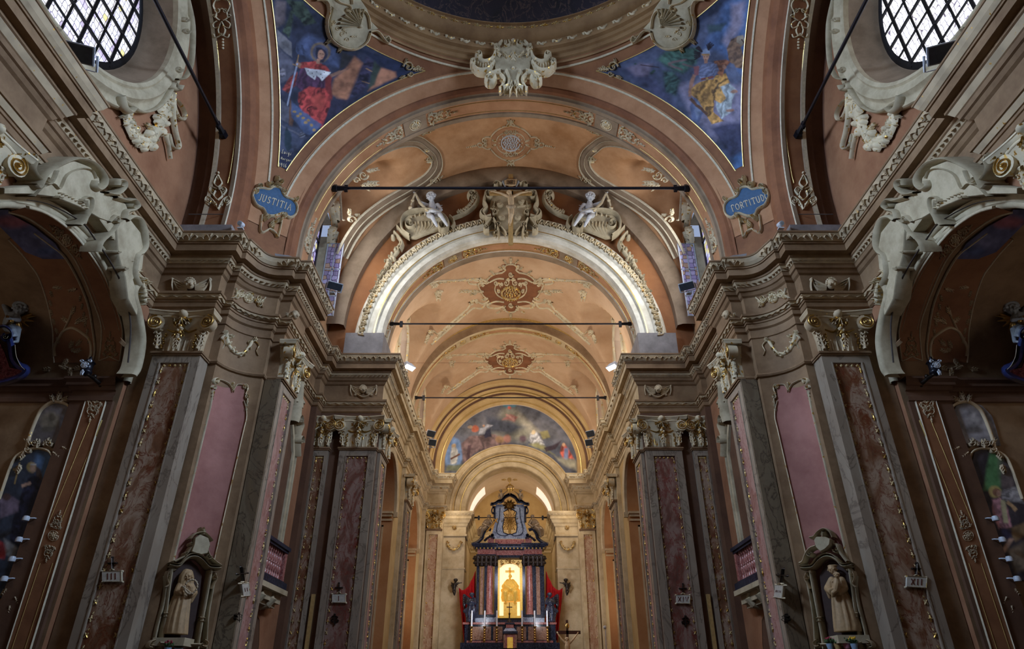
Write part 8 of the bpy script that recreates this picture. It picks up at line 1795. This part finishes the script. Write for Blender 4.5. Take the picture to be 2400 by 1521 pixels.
canvas('altar_painting', pxrows(T, [(2308, 1052), (2284, 1060), (2276, 1090), (2284, 1120), (2330, 1260), (2372, 1360)], [(2310, 1052), (2346, 1066), (2368, 1100), (2400, 1180), (2440, 1290), (2480, 1360)], 1052, 1360), (66, 58, 66), [([(2320, 1055), (2350, 1060), (2346, 1150), (2305, 1150)], (90, 150, 90), 6), ([(2340, 1070), (2375, 1110), (2380, 1160), (2345, 1140)], (110, 96, 96), 10), (('o', 2332, 1152, 16, 14), (190, 166, 92), 3), (('o', 2335, 1153, 10, 9), (130, 84, 66), 2), (('o', 2341, 1156, 6, 7), (200, 150, 124), 2), ([(2345, 1150), (2385, 1140), (2410, 1165), (2400, 1180), (2350, 1172)], (170, 166, 170), 4, (1.4, .6, .3)), ([(2325, 1170), (2345, 1165), (2362, 1190), (2372, 1235), (2340, 1240), (2328, 1210)], (190, 130, 140), 3, (.3, .5, .3)), ([(2344, 1170), (2356, 1172), (2364, 1225), (2352, 1225)], (206, 200, 150), 3), (('l', (2360, 1175), (2382, 1195), 8), (200, 160, 110), 2),
 ([(2362, 1240), (2400, 1225), (2410, 1250), (2380, 1270)], (150, 120, 80), 5), (('l', (2372, 1260), (2352, 1292), 11), (190, 150, 126), 3), ([(2340, 1235), (2370, 1240), (2372, 1262), (2345, 1262)], (60, 56, 86), 4), ([(2360, 1290), (2400, 1270), (2420, 1330), (2380, 1340)], (140, 120, 96), 8)], 'tall arched painting of a kneeling angel in a green light beam', 'painting', 17, 'canvas', 3)
canvas('oval_painting', pxrows(T, [(2264, 944), (2240, 952), (2232, 975), (2240, 1005), (2256, 1045)], [(2266, 944), (2300, 950), (2324, 975), (2334, 1005), (2345, 1045)], 944, 1045, 60, 50), (140, 136, 140), [(('o', 2290, 985, 26, 22), (166, 160, 160), 10), (('o', 2284, 1008, 20, 8), (120, 112, 108), 5), (('o', 2300, 972, 12, 8), (120, 116, 120), 6)], 'small grey oval painting above the painted angel in the right chapel', 'painting', 19, 'canvas', 3)
# fresco fragments at the crown of the chapel barrels
for sx_, lab in ((1, 'left'), (-1, 'right')):
    Tb = PX(CB, .012); r_ = pxrows(Tb, [(-40, 490), (-10, 520), (60, 590), (100, 605)], [(20, 498), (80, 530), (130, 570), (152, 606)], 490, 606, 50, 40)
    r_ = [[(p[0]*sx_, p[1], p[2]) for p in q] for q in r_]
    mu = lambda u: u if sx_ > 0 else 2394-u
    canvas('vault_fresco', r_, (92, 92, 128), [(('o', mu(30), 520, 40, 14), (150, 84, 96), 10), (('o', mu(80), 565, 30, 16), (112, 112, 150), 12), (('o', mu(110), 590, 22, 10), (84, 96, 140), 8)], f'dusky cloud fresco at the top of the {lab} chapel barrel', 'painting', 21+sx_, 'fresco', 6)
